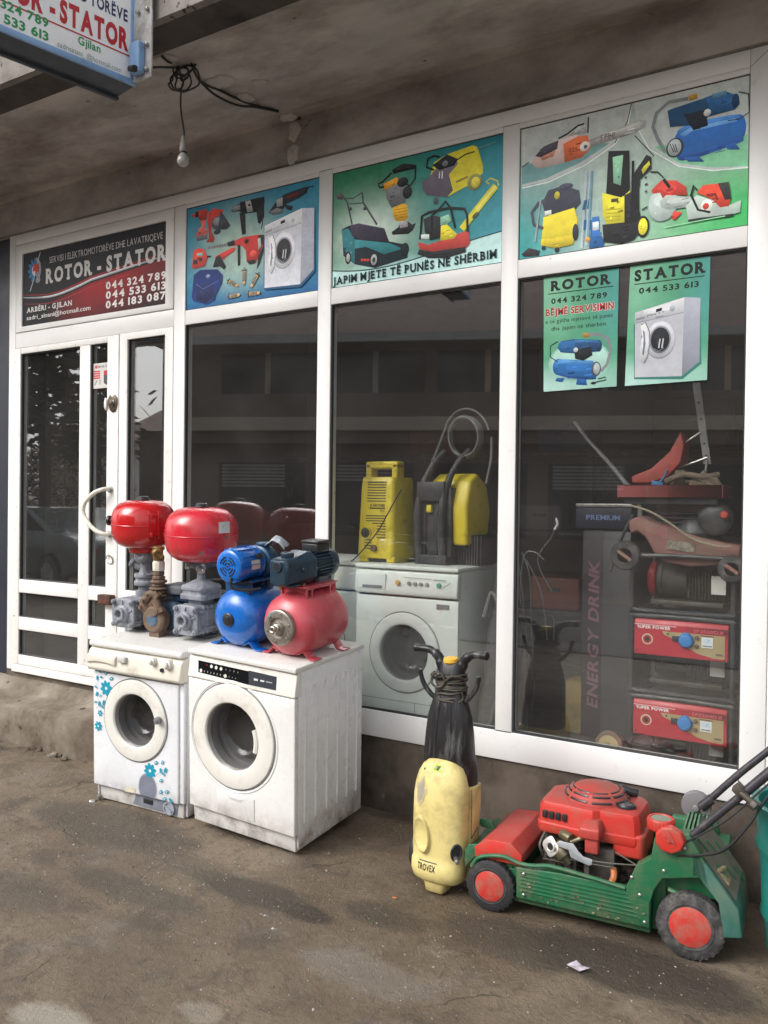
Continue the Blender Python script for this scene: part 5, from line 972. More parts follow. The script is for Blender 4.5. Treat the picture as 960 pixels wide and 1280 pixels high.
hw('wall_bracket', brk, m_red, va, bev=.001)
hw('side_valve', lambda g: (g.cyl((-.76, .30, 1.43), (-.79, .29, 1.43), .016, n=14), g.lathe([(.02, 0), (.028, .004), (.028, .016), (.018, .02)], (-.775, .295, 1.43), (-1, -.3, 0), 16)), m_darkp, va)
# B: rusty circulator with brass fittings in the middle
Bp = thing('circulation_pump', 'rusty pump with brass fittings and blue end disc, between the grey pumps', 'water pump', M=MLM)
bx_, by_, bz_ = -.365, .20, .937
def volute(g):
    g.torus((bx_, by_ - .012, bz_), (0, 1, .0), .056, .017, 36, 10); g.lathe([(.058, -.03), (.066, -.02), (.066, .03), (.05, .05)], (bx_, by_, bz_), (0, 1, 0), 28)
    g.tube([(bx_ - .045, by_, bz_ + .03), (bx_ - .075, by_ + .0, bz_ + .075), (bx_ - .06, by_ + .02, bz_ + .115), (bx_ - .01, by_ + .03, bz_ + .13)], [.028, .030, .028, .024], 10)
    g.tube([(bx_ + .03, by_ - .012, bz_ + .055), (bx_ + .0, by_ - .005, bz_ + .10)], [.02, .022], 10, sub=1); g.box((bx_ + .035, by_ - .03, bz_ + .045), (.09, .02, .022), 0, (0, -.5, 0)); g.box((bx_ - .02, by_ - .0, bz_ + .085), (.13, .03, .02), 0, (0, -.9, 0))
    for a, b in ((-.06, .095), (-.03, .125), (.04, .05), (-.075, .06)): g.cyl((bx_ + a, by_ - .03, bz_ + b), (bx_ + a, by_ - .045, bz_ + b), .010, n=6)
    g.bx(bx_ - .03, bx_ + .035, by_ - .02, by_ + .06, LZ + .0, bz_ - .055)
hw('volute', volute, m_rust, Bp)
hw('end_disc', lambda g: (g.lathe([(.044, .008), (.044, .014), (.034, .018), (.030, .024), (.012, .027), (0, .027)], (bx_, by_ - .012, bz_), (0, -1, 0), 28)), mat('faded blue paint', (.045, .11, .19), r=.55, dirt='#6b7076', damt=.4, dscale=30), Bp)
hw('union_nuts', lambda g: ([g.lathe([(r * .8, z), (r, z + .004), (r, z + t - .004), (r * .8, z + t)], (bx_ - .032, by_ + .055, 0), (0, 0, 1), 8) for r, z, t in ((.050, 1.045, .016), (.040, 1.062, .02), (.052, 1.084, .014), (.038, 1.10, .016), (.044, 1.118, .018), (.034, 1.137, .02), (.030, 1.158, .025))], g.cyl((bx_ - .032, by_ + .055, 1.02), (bx_ - .032, by_ + .055, 1.19), .026)), m_rust, Bp, bev=.0015)
hw('pale_nipple', lambda g: (g.cyl((bx_ - .032, by_ + .055, 1.184), (bx_ - .032, by_ + .055, 1.232), .032, n=8), g.cyl((bx_ - .032, by_ + .055, 1.232), (bx_ - .032, by_ + .055, 1.238), .028, n=16)), m_beige, Bp, bev=.002)
hw('brass_tee', lambda g: (g.lathe([(.026, 1.236), (.030, 1.24), (.030, 1.262), (.024, 1.268), (.024, 1.292), (.031, 1.296), (.031, 1.312), (.02, 1.315)], (bx_ - .032, by_ + .055, 0), (0, 0, 1), 14), g.lathe([(.020, 0), (.020, .03), (.028, .034), (.028, .05), (.023, .053), (.023, .072), (.027, .075), (.027, .085), (.016, .085), (.014, .06), (0, .06)], (bx_ - .032, by_ + .045, 1.278), (.62, -.62, 0), 14), g.cyl((bx_ - .032, by_ + .055, 1.28), (bx_ - .08, by_ + .075, 1.28), .017, n=12)), m_brass, Bp, bev=.001)
def mB(g):
    g.lathe([(.05, 0), (.078, .01), (.078, .05), (.066, .055), (.066, .15), (.05, .16)], (bx_ + .04, by_ + .055, bz_ + .006), (0, 1, 0), 30)
    for k in range(16): a = 2 * PI * k / 16; g.box((bx_ + .04 + .068 * math.cos(a), by_ + .16, bz_ + .006 + .068 * math.sin(a)), (.02, .1, .004), 0, (0, -a, 0))
hw('motor_body', mB, mat('dusty navy paint', (.035, .07, .12), r=.5, dirt='#5a5850', damt=.35, dscale=16, bump=.4), Bp)
hw('terminal_box', lambda g: (g.bx(bx_ + .02, bx_ + .155, by_ + .10, by_ + .24, bz_ + .085, bz_ + .15), g.bx(bx_ + .015, bx_ + .16, by_ + .095, by_ + .245, bz_ + .151, bz_ + .165)), mat('navy box paint', (.02, .045, .085), r=.4, dirt='#4d4b45', damt=.25), Bp, bev=.006)
hw('grey_cover', lambda g: g.rings([[(bx_ + .0 + u, by_ + .13 + v * .09, bz_ + .12 + zz) for u, v in ((-.04, -.6), (.10, -.6), (.13, 0), (.10, 1), (-.04, 1))] for zz in (0, .05)]), m_castd, Bp, bev=.012, seg=3)
hw('base_rail', lambda g: g.bx(bx_ - .045, bx_ + .11, by_ + .05, by_ + .22, LZ + .0, bz_ - .062), m_castd, Bp, bev=.003)
# C: second booster
Cc = thing('booster_pump', 'grey cast pump carrying a scuffed red tank with a torn paper label', 'water pump', M=MLM)
multistage(Cc, -.150, .175, .955, .20, .078)
motor(Cc, -.150, .38, .955, .19, .072, m_castd)
def stackC(g):
    x, y = -.15, .30
    g.rings([[(x + a * s, y + b * s, z) for a, b in ((-1, -.8), (-.8, -1), (.8, -1), (1, -.8), (1, .8), (.8, 1), (-.8, 1), (-1, .8))] for s, z in ((.05, 1.025), (.05, 1.05), (.082, 1.055), (.082, 1.078), (.074, 1.080), (.074, 1.100), (.080, 1.102), (.080, 1.118), (.05, 1.135), (.03, 1.15))]); bolts(g, (x, y, 1.118), (0, 0, 1), .085, 4, .008, .010, PI / 4)
    g.lathe([(.030, 1.145), (.022, 1.16), (.022, 1.20), (.03, 1.205), (.03, 1.24), (.022, 1.245), (.022, 1.29)], (x, y, 0), (0, 0, 1), 16)
hw('riser_stack', stackC, m_cast, Cc, bev=.0015)
hw('gauge_port', lambda g: (g.lathe([(.016, 0), (.016, .04), (.026, .043), (.026, .062), (.02, .066), (.012, .066), (0, .05)], (-.17, .30, 1.222), (-.8, -.55, .05), 16), g.lathe([(.014, 0), (.014, .03), (.027, .033), (.027, .058), (.02, .06), (.015, .06), (.0, .045)], (-.13, .29, 1.222), (.45, -.85, -.05), 16)), mat('bright pipe fitting', (.42, .40, .38), r=.3, m=.8, dirt='#4a4038', damt=.3, dscale=40), Cc, bev=.001)
vc = vessel(Cc, (-.148, .30, 1.385), .188, .285, m_red2)
LB = G(); rs = []
for i in range(9): t = -.42 + .36 * i / 8; rs.append([(-.148 + r * math.cos(t), .30 + r * math.sin(t), z) for r, z in ((.1885, 1.405), (.1885, 1.462), (.190, 1.462), (.190, 1.405))])
LB.rings(rs); LB.build('tank_label', m_label, vc, smooth=False)
hw('power_lead', lambda g: g.tube([(-.06, .40, 1.06), (-.02, .36, 1.10), (.01, .33, 1.16), (.03, .34, 1.22)], .005, 8), m_black, Cc)
# D: blue hydrophore
D = thing('booster_pump', 'bright blue pump mounted on a round bright blue pressure tank', 'water pump', M=MRM)
RZ = .833
dx, dy, R = -.450, .080, .140; dz = RZ + R + .002; Lb = .36
def tank_h(g, cx, y0, cz, R, L):
    g.lathe([(0, 0), (R * .35, .004), (R * .62, .016), (R * .82, .036), (R * .94, .060), (R, .095), (R, L - .095), (R * .94, L - .06), (R * .82, L - .036), (R * .62, L - .016), (R * .35, L - .004), (0, L)], (cx, y0, cz), (0, 1, 0), 56)
hw('tank', lambda g: tank_h(g, dx, dy, dz, R, Lb), m_blue, D, ang=60)
hw('end_bolt', lambda g: g.lathe([(.032, -.004), (.032, .006), (.026, .010), (.018, .010), (.017, .016), (0, .017)], (dx, dy, dz), (0, -1, 0), 24), m_darkp, D, bev=.001)
def feet(g, cx, ys, z, hw_, R, s):
    for y in ys:
        if 1: g.rings([[(cx + s * a, y + b, z + c_) for b in (-.03, .03)] + [(cx + s * (a + (.0)), y + b, z + c_ + .004) for b in (.03, -.03)] for a, c_ in ((R * .35, R * .10), (R * .60, .035), (hw_ * .72, .006), (hw_ * .8, .002), (hw_, .002))])
for y, s_ in ((dy + .075, -1), (dy + .075, 1), (dy + .27, -1), (dy + .27, 1)): hw('tank_foot', lambda g: feet(g, dx, (y,), RZ, .155, R, s_), m_blue, D, bev=.0015)
hw('bracket', lambda g: (g.bx(dx - .07, dx + .075, dy + .06, dy + .085, dz + R * .80, dz + R + .032), g.bx(dx - .07, dx + .075, dy + .20, dy + .225, dz + R * .80, dz + R + .032), g.bx(dx - .085, dx + .10, dy + .055, dy + .24, dz + R + .033, dz + R + .040)), mat('dark blue bracket', (.01, .06, .16), r=.4), D, bev=.002)
mz = dz + R + .030 + .080; my = dy - .01; mx = dx + .006
def bm(g):
    g.lathe([(.03, .0), (.058, .001), (.074, .008), (.080, .022), (.080, .125), (.074, .135), (.074, .145), (.080, .155), (.080, .175), (.070, .19)], (mx, my, mz), (0, 1, 0), 44)
    for k in range(7): a = PI * (.02 + .96 * k / 6); g.box((mx + .082 * math.cos(a), my + .09, mz + .082 * math.sin(a)), (.008, .13, .003), 0, (0, -a, 0))
hw('motor_body', bm, m_blue, D, bev=.001)
def grille(g):
    for r in (.016, .030, .044): 
        for q in range(4): g.torus((mx, my - .0005, mz), (0, 1, 0), r, .0032, 16, 6, 0, q * PI / 2 + .22, (q + 1) * PI / 2 - .22)
    g.cyl((mx, my + .003, mz), (mx, my - .001, mz), .006, n=12)
hw('fan_grille', grille, m_darkp, D)
hw('rating_plate', lambda g: [g.rings([[(mx + .0812 * math.cos(a), my + yy, mz + .0812 * math.sin(a)) for a in (-.22, .02, .30)] + [(mx + .0822 * math.cos(a), my + yy, mz + .0822 * math.sin(a)) for a in (.30, .02, -.22)] for yy in (.075, .135)])], m_label, D, smooth=False)
hw('capacitor_lid', lambda g: g.rings([[(mx + .081 * math.cos(a), my + yy, mz + .081 * math.sin(a)) for a in (.35, .62)] + [(mx + .093 * math.cos(a), my + yy, mz + .093 * math.sin(a)) for a in (.62, .35)] for yy in (.115, .155)]), m_darkp, D, bev=.002)
hw('warning_sticker', lambda g: g.rings([[(mx + .0812 * math.cos(a), my + yy, mz + .0812 * math.sin(a)) for a in (1.5, 1.85)] + [(mx + .0822 * math.cos(a), my + yy, mz + .0822 * math.sin(a)) for a in (1.85, 1.5)] for yy in (.03, .06)]), mat('yellow sticker', (.6, .5, .06), r=.5), D, smooth=False)
def head(g):
    g.lathe([(.06, 0), (.085, .012), (.085, .07), (.06, .10), (.03, .105)], (mx + .005, my + .19, mz - .005), (0, 1, 0), 32); g.lathe([(.03, 0), (.03, .02), (.038, .022), (.038, .034), (.025, .036)], (mx + .02, my + .235, mz + .055), (0, 0, 1), 18)
    g.rings([[(mx + a * s, my + .24 + b * s, mz - .07 + z) for a, b in ((-1, -1), (1, -1), (1, 1), (-1, 1))] for s, z in ((.05, -.05), (.055, .0))])
hw('pump_head', head, mat('dark cyan casting', (.01, .06, .12), r=.4, dirt='#3b4246', damt=.2), D, bev=.003)
hw('motor_foot', lambda g: (g.bx(mx - .07, mx + .07, my + .05, my + .12, mz - .085, mz - .07), g.cyl((mx - .06, my + .085, mz - .10), (mx - .06, my + .085, mz - .06), .01, n=8)), m_darkp, D, bev=.003)
hw('power_lead', lambda g: g.tube([(mx + .01, my + .02, mz - .075), (mx + .03, my - .012, mz - .05), (mx + .04, my - .012, mz - .095), (mx + .09, my + .03, mz - .105), (mx + .13, my + .08, mz - .10)], .006, 8), m_black, D)
def crump(g):
    rr = random.Random(4); q = [[(mx + .05 + u * .022 + rr.gauss(0, .004), my + .20 + v * .02 + rr.gauss(0, .004), mz + .085 + rr.gauss(0, .008) + .045 * max(0, 1 - ((u - 2.5) ** 2 + (v - 1.5) ** 2) / 6)) for u in range(6)] for v in range(4)]
    for v in range(3):
        for u in range(5): o = len(g.v); g.v += [q[v][u], q[v][u + 1], q[v + 1][u + 1], q[v + 1][u]]; g.v += [tuple(Vector(k) - Vector((0, 0, .004))) for k in g.v[o:o + 4]]; g.f += [[o, o + 1, o + 2, o + 3], [o + 7, o + 6, o + 5, o + 4]] + [[o + a, o + (a + 1) % 4, o + 4 + (a + 1) % 4, o + 4 + a] for a in range(4)]; g.mi += [0] * 6
Rg = thing('crumpled_rag', 'crumpled grey rag lying on top of the blue pump', 'rag', M=MRM); hw('cloth', crump, mat('grey rag', (.33, .36, .38), r=.8, vary=.2), Rg, ang=80)
# E: jet pump on a pink-red tank
E_ = thing('booster_pump', 'dark blue jet pump bolted on a faded pink red tank with round steel flange', 'water pump', M=MRM)
ex, ey, R = -.142, .075, .145; ez = RZ + R + .002; Lb = .40
hw('tank', lambda g: tank_h(g, ex, ey, ez, R, Lb), m_pink, E_, ang=60)
for y, s_ in ((ey + .085, -1), (ey + .085, 1), (ey + .31, -1), (ey + .31, 1)): hw('tank_foot', lambda g: (feet(g, ex, (y,), RZ, .15, R, s_)), m_pink, E_, bev=.0015)
def flg(g):
    g.lathe([(.080, -.02), (.080, .010), (.074, .013), (.046, .013), (.044, .005), (.030, .005), (.026, .018), (.018, .018)], (ex, ey - .002, ez), (0, -1, 0), 44); bolts(g, (ex, ey - .014, ez), (0, -1, 0), .064, 6, .007, .005)
hw('tank_flange', flg, m_flange, E_, bev=.0008)
hw('outlet_spigot', lambda g: g.lathe([(.018, 0), (.018, .018), (.015, .020), (.015, .040), (.012, .042), (.009, .040), (.008, .01), (0, .01)], (ex, ey - .016, ez), (0, -1, 0), 20), mat('bright turned steel', (.62, .58, .52), r=.22, m=.95), E_)
def brE(g):
    zt = ez + R
    for y in (ey + .10, ey + .30): g.bx(ex - .065, ex + .075, y, y + .006, zt - .015, zt + .022)
    for x in (ex - .066, ex + .072):
        g.bx(x, x + .005, ey + .09, ey + .32, zt + .012, zt + .024)
        for y in (ey + .09, ey + .13, ey + .27, ey + .31): g.bx(x - .001, x + .006, y, y + .010, zt - .045, zt + .020)
    g.bx(ex - .07, ex + .08, ey + .08, ey + .33, zt + .022, zt + .028)
hw('bracket', brE, m_pink, E_, bev=.001)
jz = ez + R + .028 + .078; jx = ex - .01; jy = ey - .005
def jet(g):
    def sec(y, wx, zb, zt, ch): return [(jx + a, y, jz + b) for a, b in ((-wx, zb + ch), (-wx + ch, zb), (wx - ch, zb), (wx, zb + ch), (wx, zt - ch), (wx - ch, zt), (-wx + ch, zt), (-wx, zt - ch))]
    g.rings([sec(jy, .040, -.060, .044, .010), sec(jy + .012, .052, -.068, .052, .014), sec(jy + .07, .060, -.070, .056, .02), sec(jy + .12, .072, -.072, .064, .030), sec(jy + .16, .080, -.074, .074, .035), sec(jy + .185, .080, -.074, .074, .035), sec(jy + .19, .074, -.07, .07, .03)])
    g.lathe([(.026, -.01), (.026, .006), (.022, .008), (.016, .008)], (jx + .0, jy, jz + .020), (0, -1, 0), 20); g.lathe([(.030, 0), (.030, .022), (.026, .024), (.02, .024)], (jx, jy + .07, jz + .052), (0, 0, 1), 18)
    g.lathe([(.014, 0), (.014, .008), (.008, .01)], (jx + .066, jy + .10, jz + .0), (1, 0, 0), 8); g.bx(jx - .055, jx + .055, jy + .03, jy + .10, jz - .075, jz - .065)
hw('pump_casing', jet, m_deep, E_, bev=.005, seg=3)
hw('inlet_hole', lambda g: g.cyl((jx, jy - .0085, jz + .020), (jx, jy - .0088 + .004, jz + .020), .0155, n=18), m_darkp, E_)
motor(E_, jx, jy + .19, jz + .0, .20, .070, m_deep, box=True, mbox=m_darkp, fins=26)
for a_, b_ in ((.045, .13), (.0, .02)): hw('drain_screw', lambda g: g.cyl((jx + a_, jy + b_, jz - .085), (jx + a_, jy + b_, jz - .068), .0085, n=6), mat('brass screw', (.35, .24, .1), r=.4, m=.8), E_)
hw('cable_gland', lambda g: (g.lathe([(.012, 0), (.014, .01), (.010, .02), (.006, .03)], (jx + .03, jy + .245, jz - .065), (0, -.2, -1), 12), g.tube([(jx + .03, jy + .24, jz - .09), (jx + .035, jy + .22, jz - .105), (jx + .05, jy + .20, jz - .095), (jx + .05, jy + .19, jz - .085)], .006, 8)), m_black, E_)
# ------------------------------------------------------------------ upright yellow washer standing in front of the plinth
m_yel = mat('sun faded yellow plastic', (.64, .53, .21), r=.46, dirt='#6f6040', damt=.30, dscale=7, vary=.07, vscale=5, bump=.06, speck=('#4f4530', 24, .72))
m_blk2 = mat('scuffed black plastic', (.013, .013, .014), r=.38, dirt='#8a8a8a', damt=.24, dscale=11, stretch=(2.6, 2.6, .40), vary=.2, bump=.1)
TM = frameM((-1.575, -.595, 0), .0, -.035, .01); U = thing('upright_cleaner', 'faded yellow upright pressure washer with black handle bars, standing beside the lawn mower', 'pressure washer', M=TM)
def sup(w, dfr, dbk, y0, z, n=40, e=2.6):
    P = []
    for i in range(n):
        t = 2 * PI * i / n; c, s = math.cos(t), math.sin(t); P.append((w * math.copysign(abs(c) ** (2 / e), c), y0 + (dbk if s > 0 else dfr) * math.copysign(abs(s) ** (2 / e), s), z))
    return P
def fy(x, w, dfr, y0, e=2.6): k = max(0, 1 - abs(x / w) ** e); return y0 - dfr * k ** (1 / e)
prof = [(.040, .070, .045), (.046, .092, .062), (.058, .108, .075), (.085, .116, .086), (.12, .117, .083), (.135, .113, .074), (.16, .115, .074), (.30, .118, .078), (.38, .118, .078), (.43, .113, .072), (.47, .102, .062), (.50, .085, .050), (.52, .062, .034), (.533, .032, .018), (.537, .005, .003)]
g = G(); g.rings([sup(w_, df, .03, .02, z) for z, w_, df in prof]); sh = g.build('front_shell', m_yel, U, ang=75)
g = G(); g.rings([sup(w_, .05, .075, .085, z, e=4) for z, w_ in ((.05, .105), (.07, .118), (.36, .124), (.42, .122), (.425, .10))]); g.build('rear_shell', m_yel, U, ang=60)
g = G(); g.rings([sup(w_, d_ * .8, d_, .01, z, e=5) for z, w_, d_ in ((.0, .034, .04), (.006, .042, .048), (.035, .048, .055), (.05, .060, .06))]); g.build('foot', m_yel, U, ang=60)
g = G()                                    # oval dished boss
for k in range(1):
    P = []
    for s, dy in ((1.0, .004), (.96, -.010), (.86, -.013), (.72, -.007), (.45, -.0035), (.05, -.003)):
        P.append([(-.048 + .038 * s * math.cos(t) - .010 * math.sin(t), 0, .235 + .074 * s * math.sin(t)) for t in (2 * PI * i / 32 for i in range(32))]); P[-1] = [(x, fy(x, .118, .078, .02) + dy, z) for x, y, z in P[-1]]
    g.rings(P)
g.build('oval_boss', m_yel, sh, ang=60)
g = G(); g.rings([sup(w_, df, db, y0, z, e=3.2) for z, w_, df, db, y0 in ((.36, .112, .045, .070, .095), (.50, .108, .070, .065, .085), (.535, .104, .082, .06, .075), (.62, .100, .070, .05, .07), (.69, .092, .062, .045, .065), (.735, .080, .054, .042, .062), (.775, .066, .047, .04, .06), (.85, .050, .038, .034, .06), (.90, .046, .034, .03, .06), (.918, .040, .026, .022, .06))])
for x in (-.028, .030): g.tube([(x * 1.2, -.002, .55), (x, .006, .68), (x * .7, .016, .80)], [.005, .006, .003], 6, sub=3)
g.build('handle_column', m_blk2, U, ang=55)
for s in (-1, 1):
    g = G(); g.tube([(s * .03, .06, .86), (s * .045, .058, .90), (s * .066, .055, .935), (s * .10, .05, .955), (s * .135, .045, .957), (s * .158, .04, .958)], [.026, .024, .020, .016, .015, .0155], 14); g.cyl((s * .152, .041, .958), (s * .166, .039, .9585), .017, n=14); g.build('handle_grip', m_blk2, U, ang=60, bev=.0)
    g = G(); g.tube([(s * .052, .05, .755), (s * .085, .045, .775), (s * .118, .04, .815), (s * .132, .036, .858), (s * .133, .034, .872)], [.010, .011, .0105, .010, .009], 10); g.build('cable_hook', m_blk2, U, ang=60)
g = G(); g.lathe([(.028, 0), (.032, .006), (.030, .018), (.018, .022), (0, .022)], (.0, .05, .913), (0, -.15, 1), 24); g.build('top_cap', mat('amber cap', (.68, .40, .045), r=.4), U)
g = G(); rr = random.Random(5)
for k in range(11):
    z = .770 + .0085 * k + rr.uniform(-.004, .004); P = []
    for i in range(14): t = 2 * PI * i / 14; P.append(((.064 + rr.uniform(-.003, .005)) * math.cos(t), .06 + .052 * math.sin(t), z + .010 * math.sin(t + k * .8) + rr.uniform(-.003, .003)))
    g.tube(P, .0048, 7, sub=3, closed=True)
P = [(-.030 + .030 * math.cos(t), -.002 - .003 * math.sin(2 * t), .845 + .030 * math.sin(t)) for t in (2 * PI * i / 10 for i in range(10))]; g.tube(P, .0048, 7, sub=3, closed=True); g.tube([(.0, 0, .84), (.03, -.004, .865), (.06, .01, .865), (.068, .04, .85)], .0048, 7); g.tube([(-.05, .005, .875), (-.072, .02, .855), (-.062, .04, .84)], .0048, 7); g.tube([(.065, .03, .80), (.068, .035, .775), (.055, .02, .76)], .0045, 7)
g.build('mains_cable', mat('olive black cable', (.050, .042, .032), r=.6, dirt='#6b5d49', damt=.25, dscale=40), U)
for s in (-1, 1):
    g = G(); g.lathe([(.060, -.02), (.094, -.018), (.099, -.010), (.099, .010), (.094, .018), (.060, .02)], (s * .146, .145, .100), (1, 0, 0), 32); wv = g.build('wheel', m_black, U, bev=.002); g = G(); g.lathe([(.0, -.023), (.052, -.022), (.056, -.016), (.056, .016), (.052, .022), (0, .023)], (s * .146, .145, .100), (1, 0, 0), 28); g.build('wheel_hub', m_yel, wv)
g = G(); g.cyl((-.12, .135, .093), (.12, .135, .093), .008, n=10); g.build('axle', m_steel, U)
g = G(); g.lathe([(.026, 0), (.022, .004), (.014, -.003), (0, -.004)], (.098, fy(.098, .117, .078, .02) - .001, .185), (.75, -.66, 0), 20, sq=1.35); g.build('outlet_recess', m_darkp, U); g = G(); g.cyl((.093, -.03, .165), (.118, -.062, .160), .009, n=12); g.build('outlet_pipe', m_steel, U, bev=.001)
g = G()
for s in (1,): g.tube([(.1195, .04, .42), (.1235, .04, .30), (.1235, .042, .225)], .0016, 5, sub=2); g.tube([(.124, .045, .225), (.1245, .10, .255)], .0018, 5, sub=1)
g.build('side_seam', mat('brown seam line', (.13, .10, .04), r=.7), U)  # panel seam drawn as thin tubes in a darker brown
p = Pic((0, 0, 0), (1, 0, 0), (0, 0, 1), step=.0001); p.text('TROVEX', -.060, .022, .098, .026, '#22201c', .02, gap=.05); p.k = 6; p.line([(-.056 + .0082 * i, .131) for i in range(11)], .0035, '#22201c')
p.k = 8; p.poly([(-.022, .488), (.018, .485), (.020, .510), (-.018, .514)], '#a9c62c'); p.poly([(-.008, .492), (.004, .490), (.012, .508), (.0, .508)], '#20301c'); p.line([(-.015, .492), (-.004, .510)], .003, '#39601c')
rr = random.Random(3)
def blot(x, z, rx, rz, col): p.poly([(x + rx * math.cos(t) * (1 + .22 * math.sin(3 * t + x * 90) + .1 * math.sin(7 * t)), z + rz * math.sin(t) * (1 + .2 * math.sin(4 * t + z * 70))) for t in (2 * PI * i / 30 for i in range(30))], col)
for c_, k_ in (('#c2b78c', 1.0), ('#a9a184', .82), ('#98917e', .6)): blot(-.064, .400, .026 * k_, .055 * k_, c_)
ZF_ = {}
def wrap(v):
    x, y, z = v
    for (za, wa, da), (zb, wb, db) in zip(prof, prof[1:]):
        if za <= z <= zb: t = (z - za) / (zb - za); w_, d_ = wa + (wb - wa) * t, da + (db - da) * t; return (x, fy(x, w_, d_, .02) - .0012 + y * 1.0, z)
    return v
q = p.v; p.v = [wrap(v) for v in q]; p.done('front_print', U, m=attr_mat('worn ink', r=.5, vary=.15))

# ------------------------------------------------------------------ lawn mower
m_grn = mat('dusty green plastic', (.009, .112, .045), r=.46, dirt='#5b634c', damt=.40, dscale=9, vary=.14, vscale=4, bump=.12, bscale=60, low=('#5a5342', .12, .5))
m_teal = mat('faded teal hood plastic', (.030, .125, .100), r=.55, dirt='#6d7361', damt=.40, dscale=3.2, vary=.2, bump=.15, stretch=(1, 1, .8))
m_mred = mat('orange red plastic', (.50, .030, .020), r=.48, dirt='#8b5a4a', damt=.34, dscale=13, vary=.08, bump=.06)
m_mredt = mat('dusty red plastic', (.40, .045, .035), r=.55, dirt='#7a5a50', damt=.4, dscale=6, vary=.12, bump=.1)
m_tyre = mat('muddy tyre rubber', (.030, .030, .031), r=.75, dirt='#6f6c66', damt=.36, dscale=22, vary=.3, vscale=12, bump=.7, bscale=60)
m_eng = mat('greasy engine metal', (.085, .080, .074), r=.55, m=.3, dirt='#4d4234', damt=.45, dscale=26, vary=.4, vscale=20, bump=.8, bscale=90)
m_tube = mat('black handle tube', (.030, .028, .034), r=.42, dirt='#6b6460', damt=.25, dscale=18, bump=.15)
MM = frameM((-.599, -.571, 0), .077, 0, 0); MW = thing('lawn_mower', 'old green and red petrol lawn mower with red wheel caps, parked against the plinth', 'lawn mower', M=MM)
def mpart(n, g, m, par=None, **k): return g.build(n, m, par or MW, **k)
T0 = loc_T(MM, 0.0)
def side(pts, y=0.0): t = loc_T(MM, y); return [t(*q) for q in pts]
def wheel(x, y, r, wd, front, sgn=-1):
    g = G(); g.lathe([(r * .62, -wd / 2), (r * .90, -wd / 2), (r * .985, -wd * .38), (r, -wd * .15), (r, wd * .15), (r * .985, wd * .38), (r * .90, wd / 2), (r * .62, wd / 2)], (x, y, r), (0, 1, 0), 48)
    if not front:
        for k in range(30): a = 2 * PI * k / 30; g.box((x + (r - .001) * math.cos(a), y, r + (r - .001) * math.sin(a)), (.0025, wd * .8, .009), 0, (0, -a, 0)); g.box((x + r * .90 * math.cos(a + .1), y - wd * .5, r + r * .90 * math.sin(a + .1)), (r * .08, .0015, .005), 0, (0, -a, 0))
    else:
        for k in range(26): a = 2 * PI * k / 26; g.box((x + r * math.cos(a), y, r + r * math.sin(a)), (.004, wd * .7, .008), 0, (0, -a, 0))
    w_ = mpart('wheel', g, mat('dark tyre rubber', (.020, .020, .021), r=.7, dirt='#55524c', damt=.2, dscale=22, bump=.5, bscale=60) if front else m_tyre, bev=.0); g = G(); g.lathe([(r * .66, wd * .2), (r * .66, wd * .48), (r * .60, wd * .50), (r * .58, wd * .53), (r * .2, wd * .56), (0, wd * .56)], (x, y, r), (0, sgn, 0), 44); mpart('wheel_cap', g, mat('scuffed red hub', (.48, .030, .022), r=.5, dirt='#8f6a5c', damt=.42, dscale=20, vary=.12, bump=.15), w_); g = G(); g.torus((x, y + sgn * wd * .49, r), (0, 1, 0), r * .68, r * .03, 44, 6); mpart('wheel_rim', g, m_tyre, w_)
wheel(-.730, .012, .096, .040, True); wheel(-.003, .018, .114, .046, False); wheel(-.730, .470, .096, .040, True, 1); wheel(-.003, .478, .114, .046, False, 1)
# deck
def xz(pts, y=0.0): return side(pts, y)
dk = [(-.655, .045), (-.655, .15), (-.675, .165)] + [(-.73 + .118 * math.cos(t), .096 + .112 * math.sin(t)) for t in (.7, 1.2, 1.7, 2.2, 2.7)] + [(-.845, .12), (-.85, .17), (-.835, .225), (-.78, .235), (-.715, .228), (-.67, .205), (-.55, .19), (-.35, .175), (-.20, .170), (-.165, .168), (-.14, .045)]
g = G(); g.rings([[(x, y, z) for x, z in dk] for y in (.03, .035)], cap=True); g.rings([[(x, y, z) for x, z in [(x, min(z, .17)) for x, z in dk]] for y in (.405, .44)]); 
g.bx(-.66, -.14, .036, .404, .045, .09); g.bx(-.85, -.70, .036, .404, .14, .20); g.bx(-.70, -.655, .036, .404, .045, .20); mpart('deck', g, m_grn, bev=.003)
sidep = xz([(645, 1084), (700, 1092), (782, 1110), (800, 1112), (813, 1130), (812, 1161), (645, 1122)])
g = G(); a = [(x, .0, z) for x, z in sidep]; b = [(x, .032, z) for x, z in sidep]; g.rings([b, a])
mpart('side_skirt', g, m_grn, bev=.004, seg=3)
for k in range(6):
    t = k / 6; l = T0(650, 1089 + 4.6 * k); r_ = T0(806, 1122 + 5.2 * k); g = G(); g.rings([[(q[0], yy, q[1] + zz) for yy, zz in ((.002, .004), (-.0055, .0), (.002, -.003))] for q in (l, r_)]); mpart('louvre', g, m_grn, bev=0)
g = G(); g.tube([(q[0], -.002, q[1]) for q in (T0(590, 1083), T0(600, 1071), T0(628, 1070), T0(650, 1079), T0(668, 1082), T0(690, 1083), T0(740, 1097), T0(782, 1110))], .008, 8); mpart('deck_rim', g, m_grn)
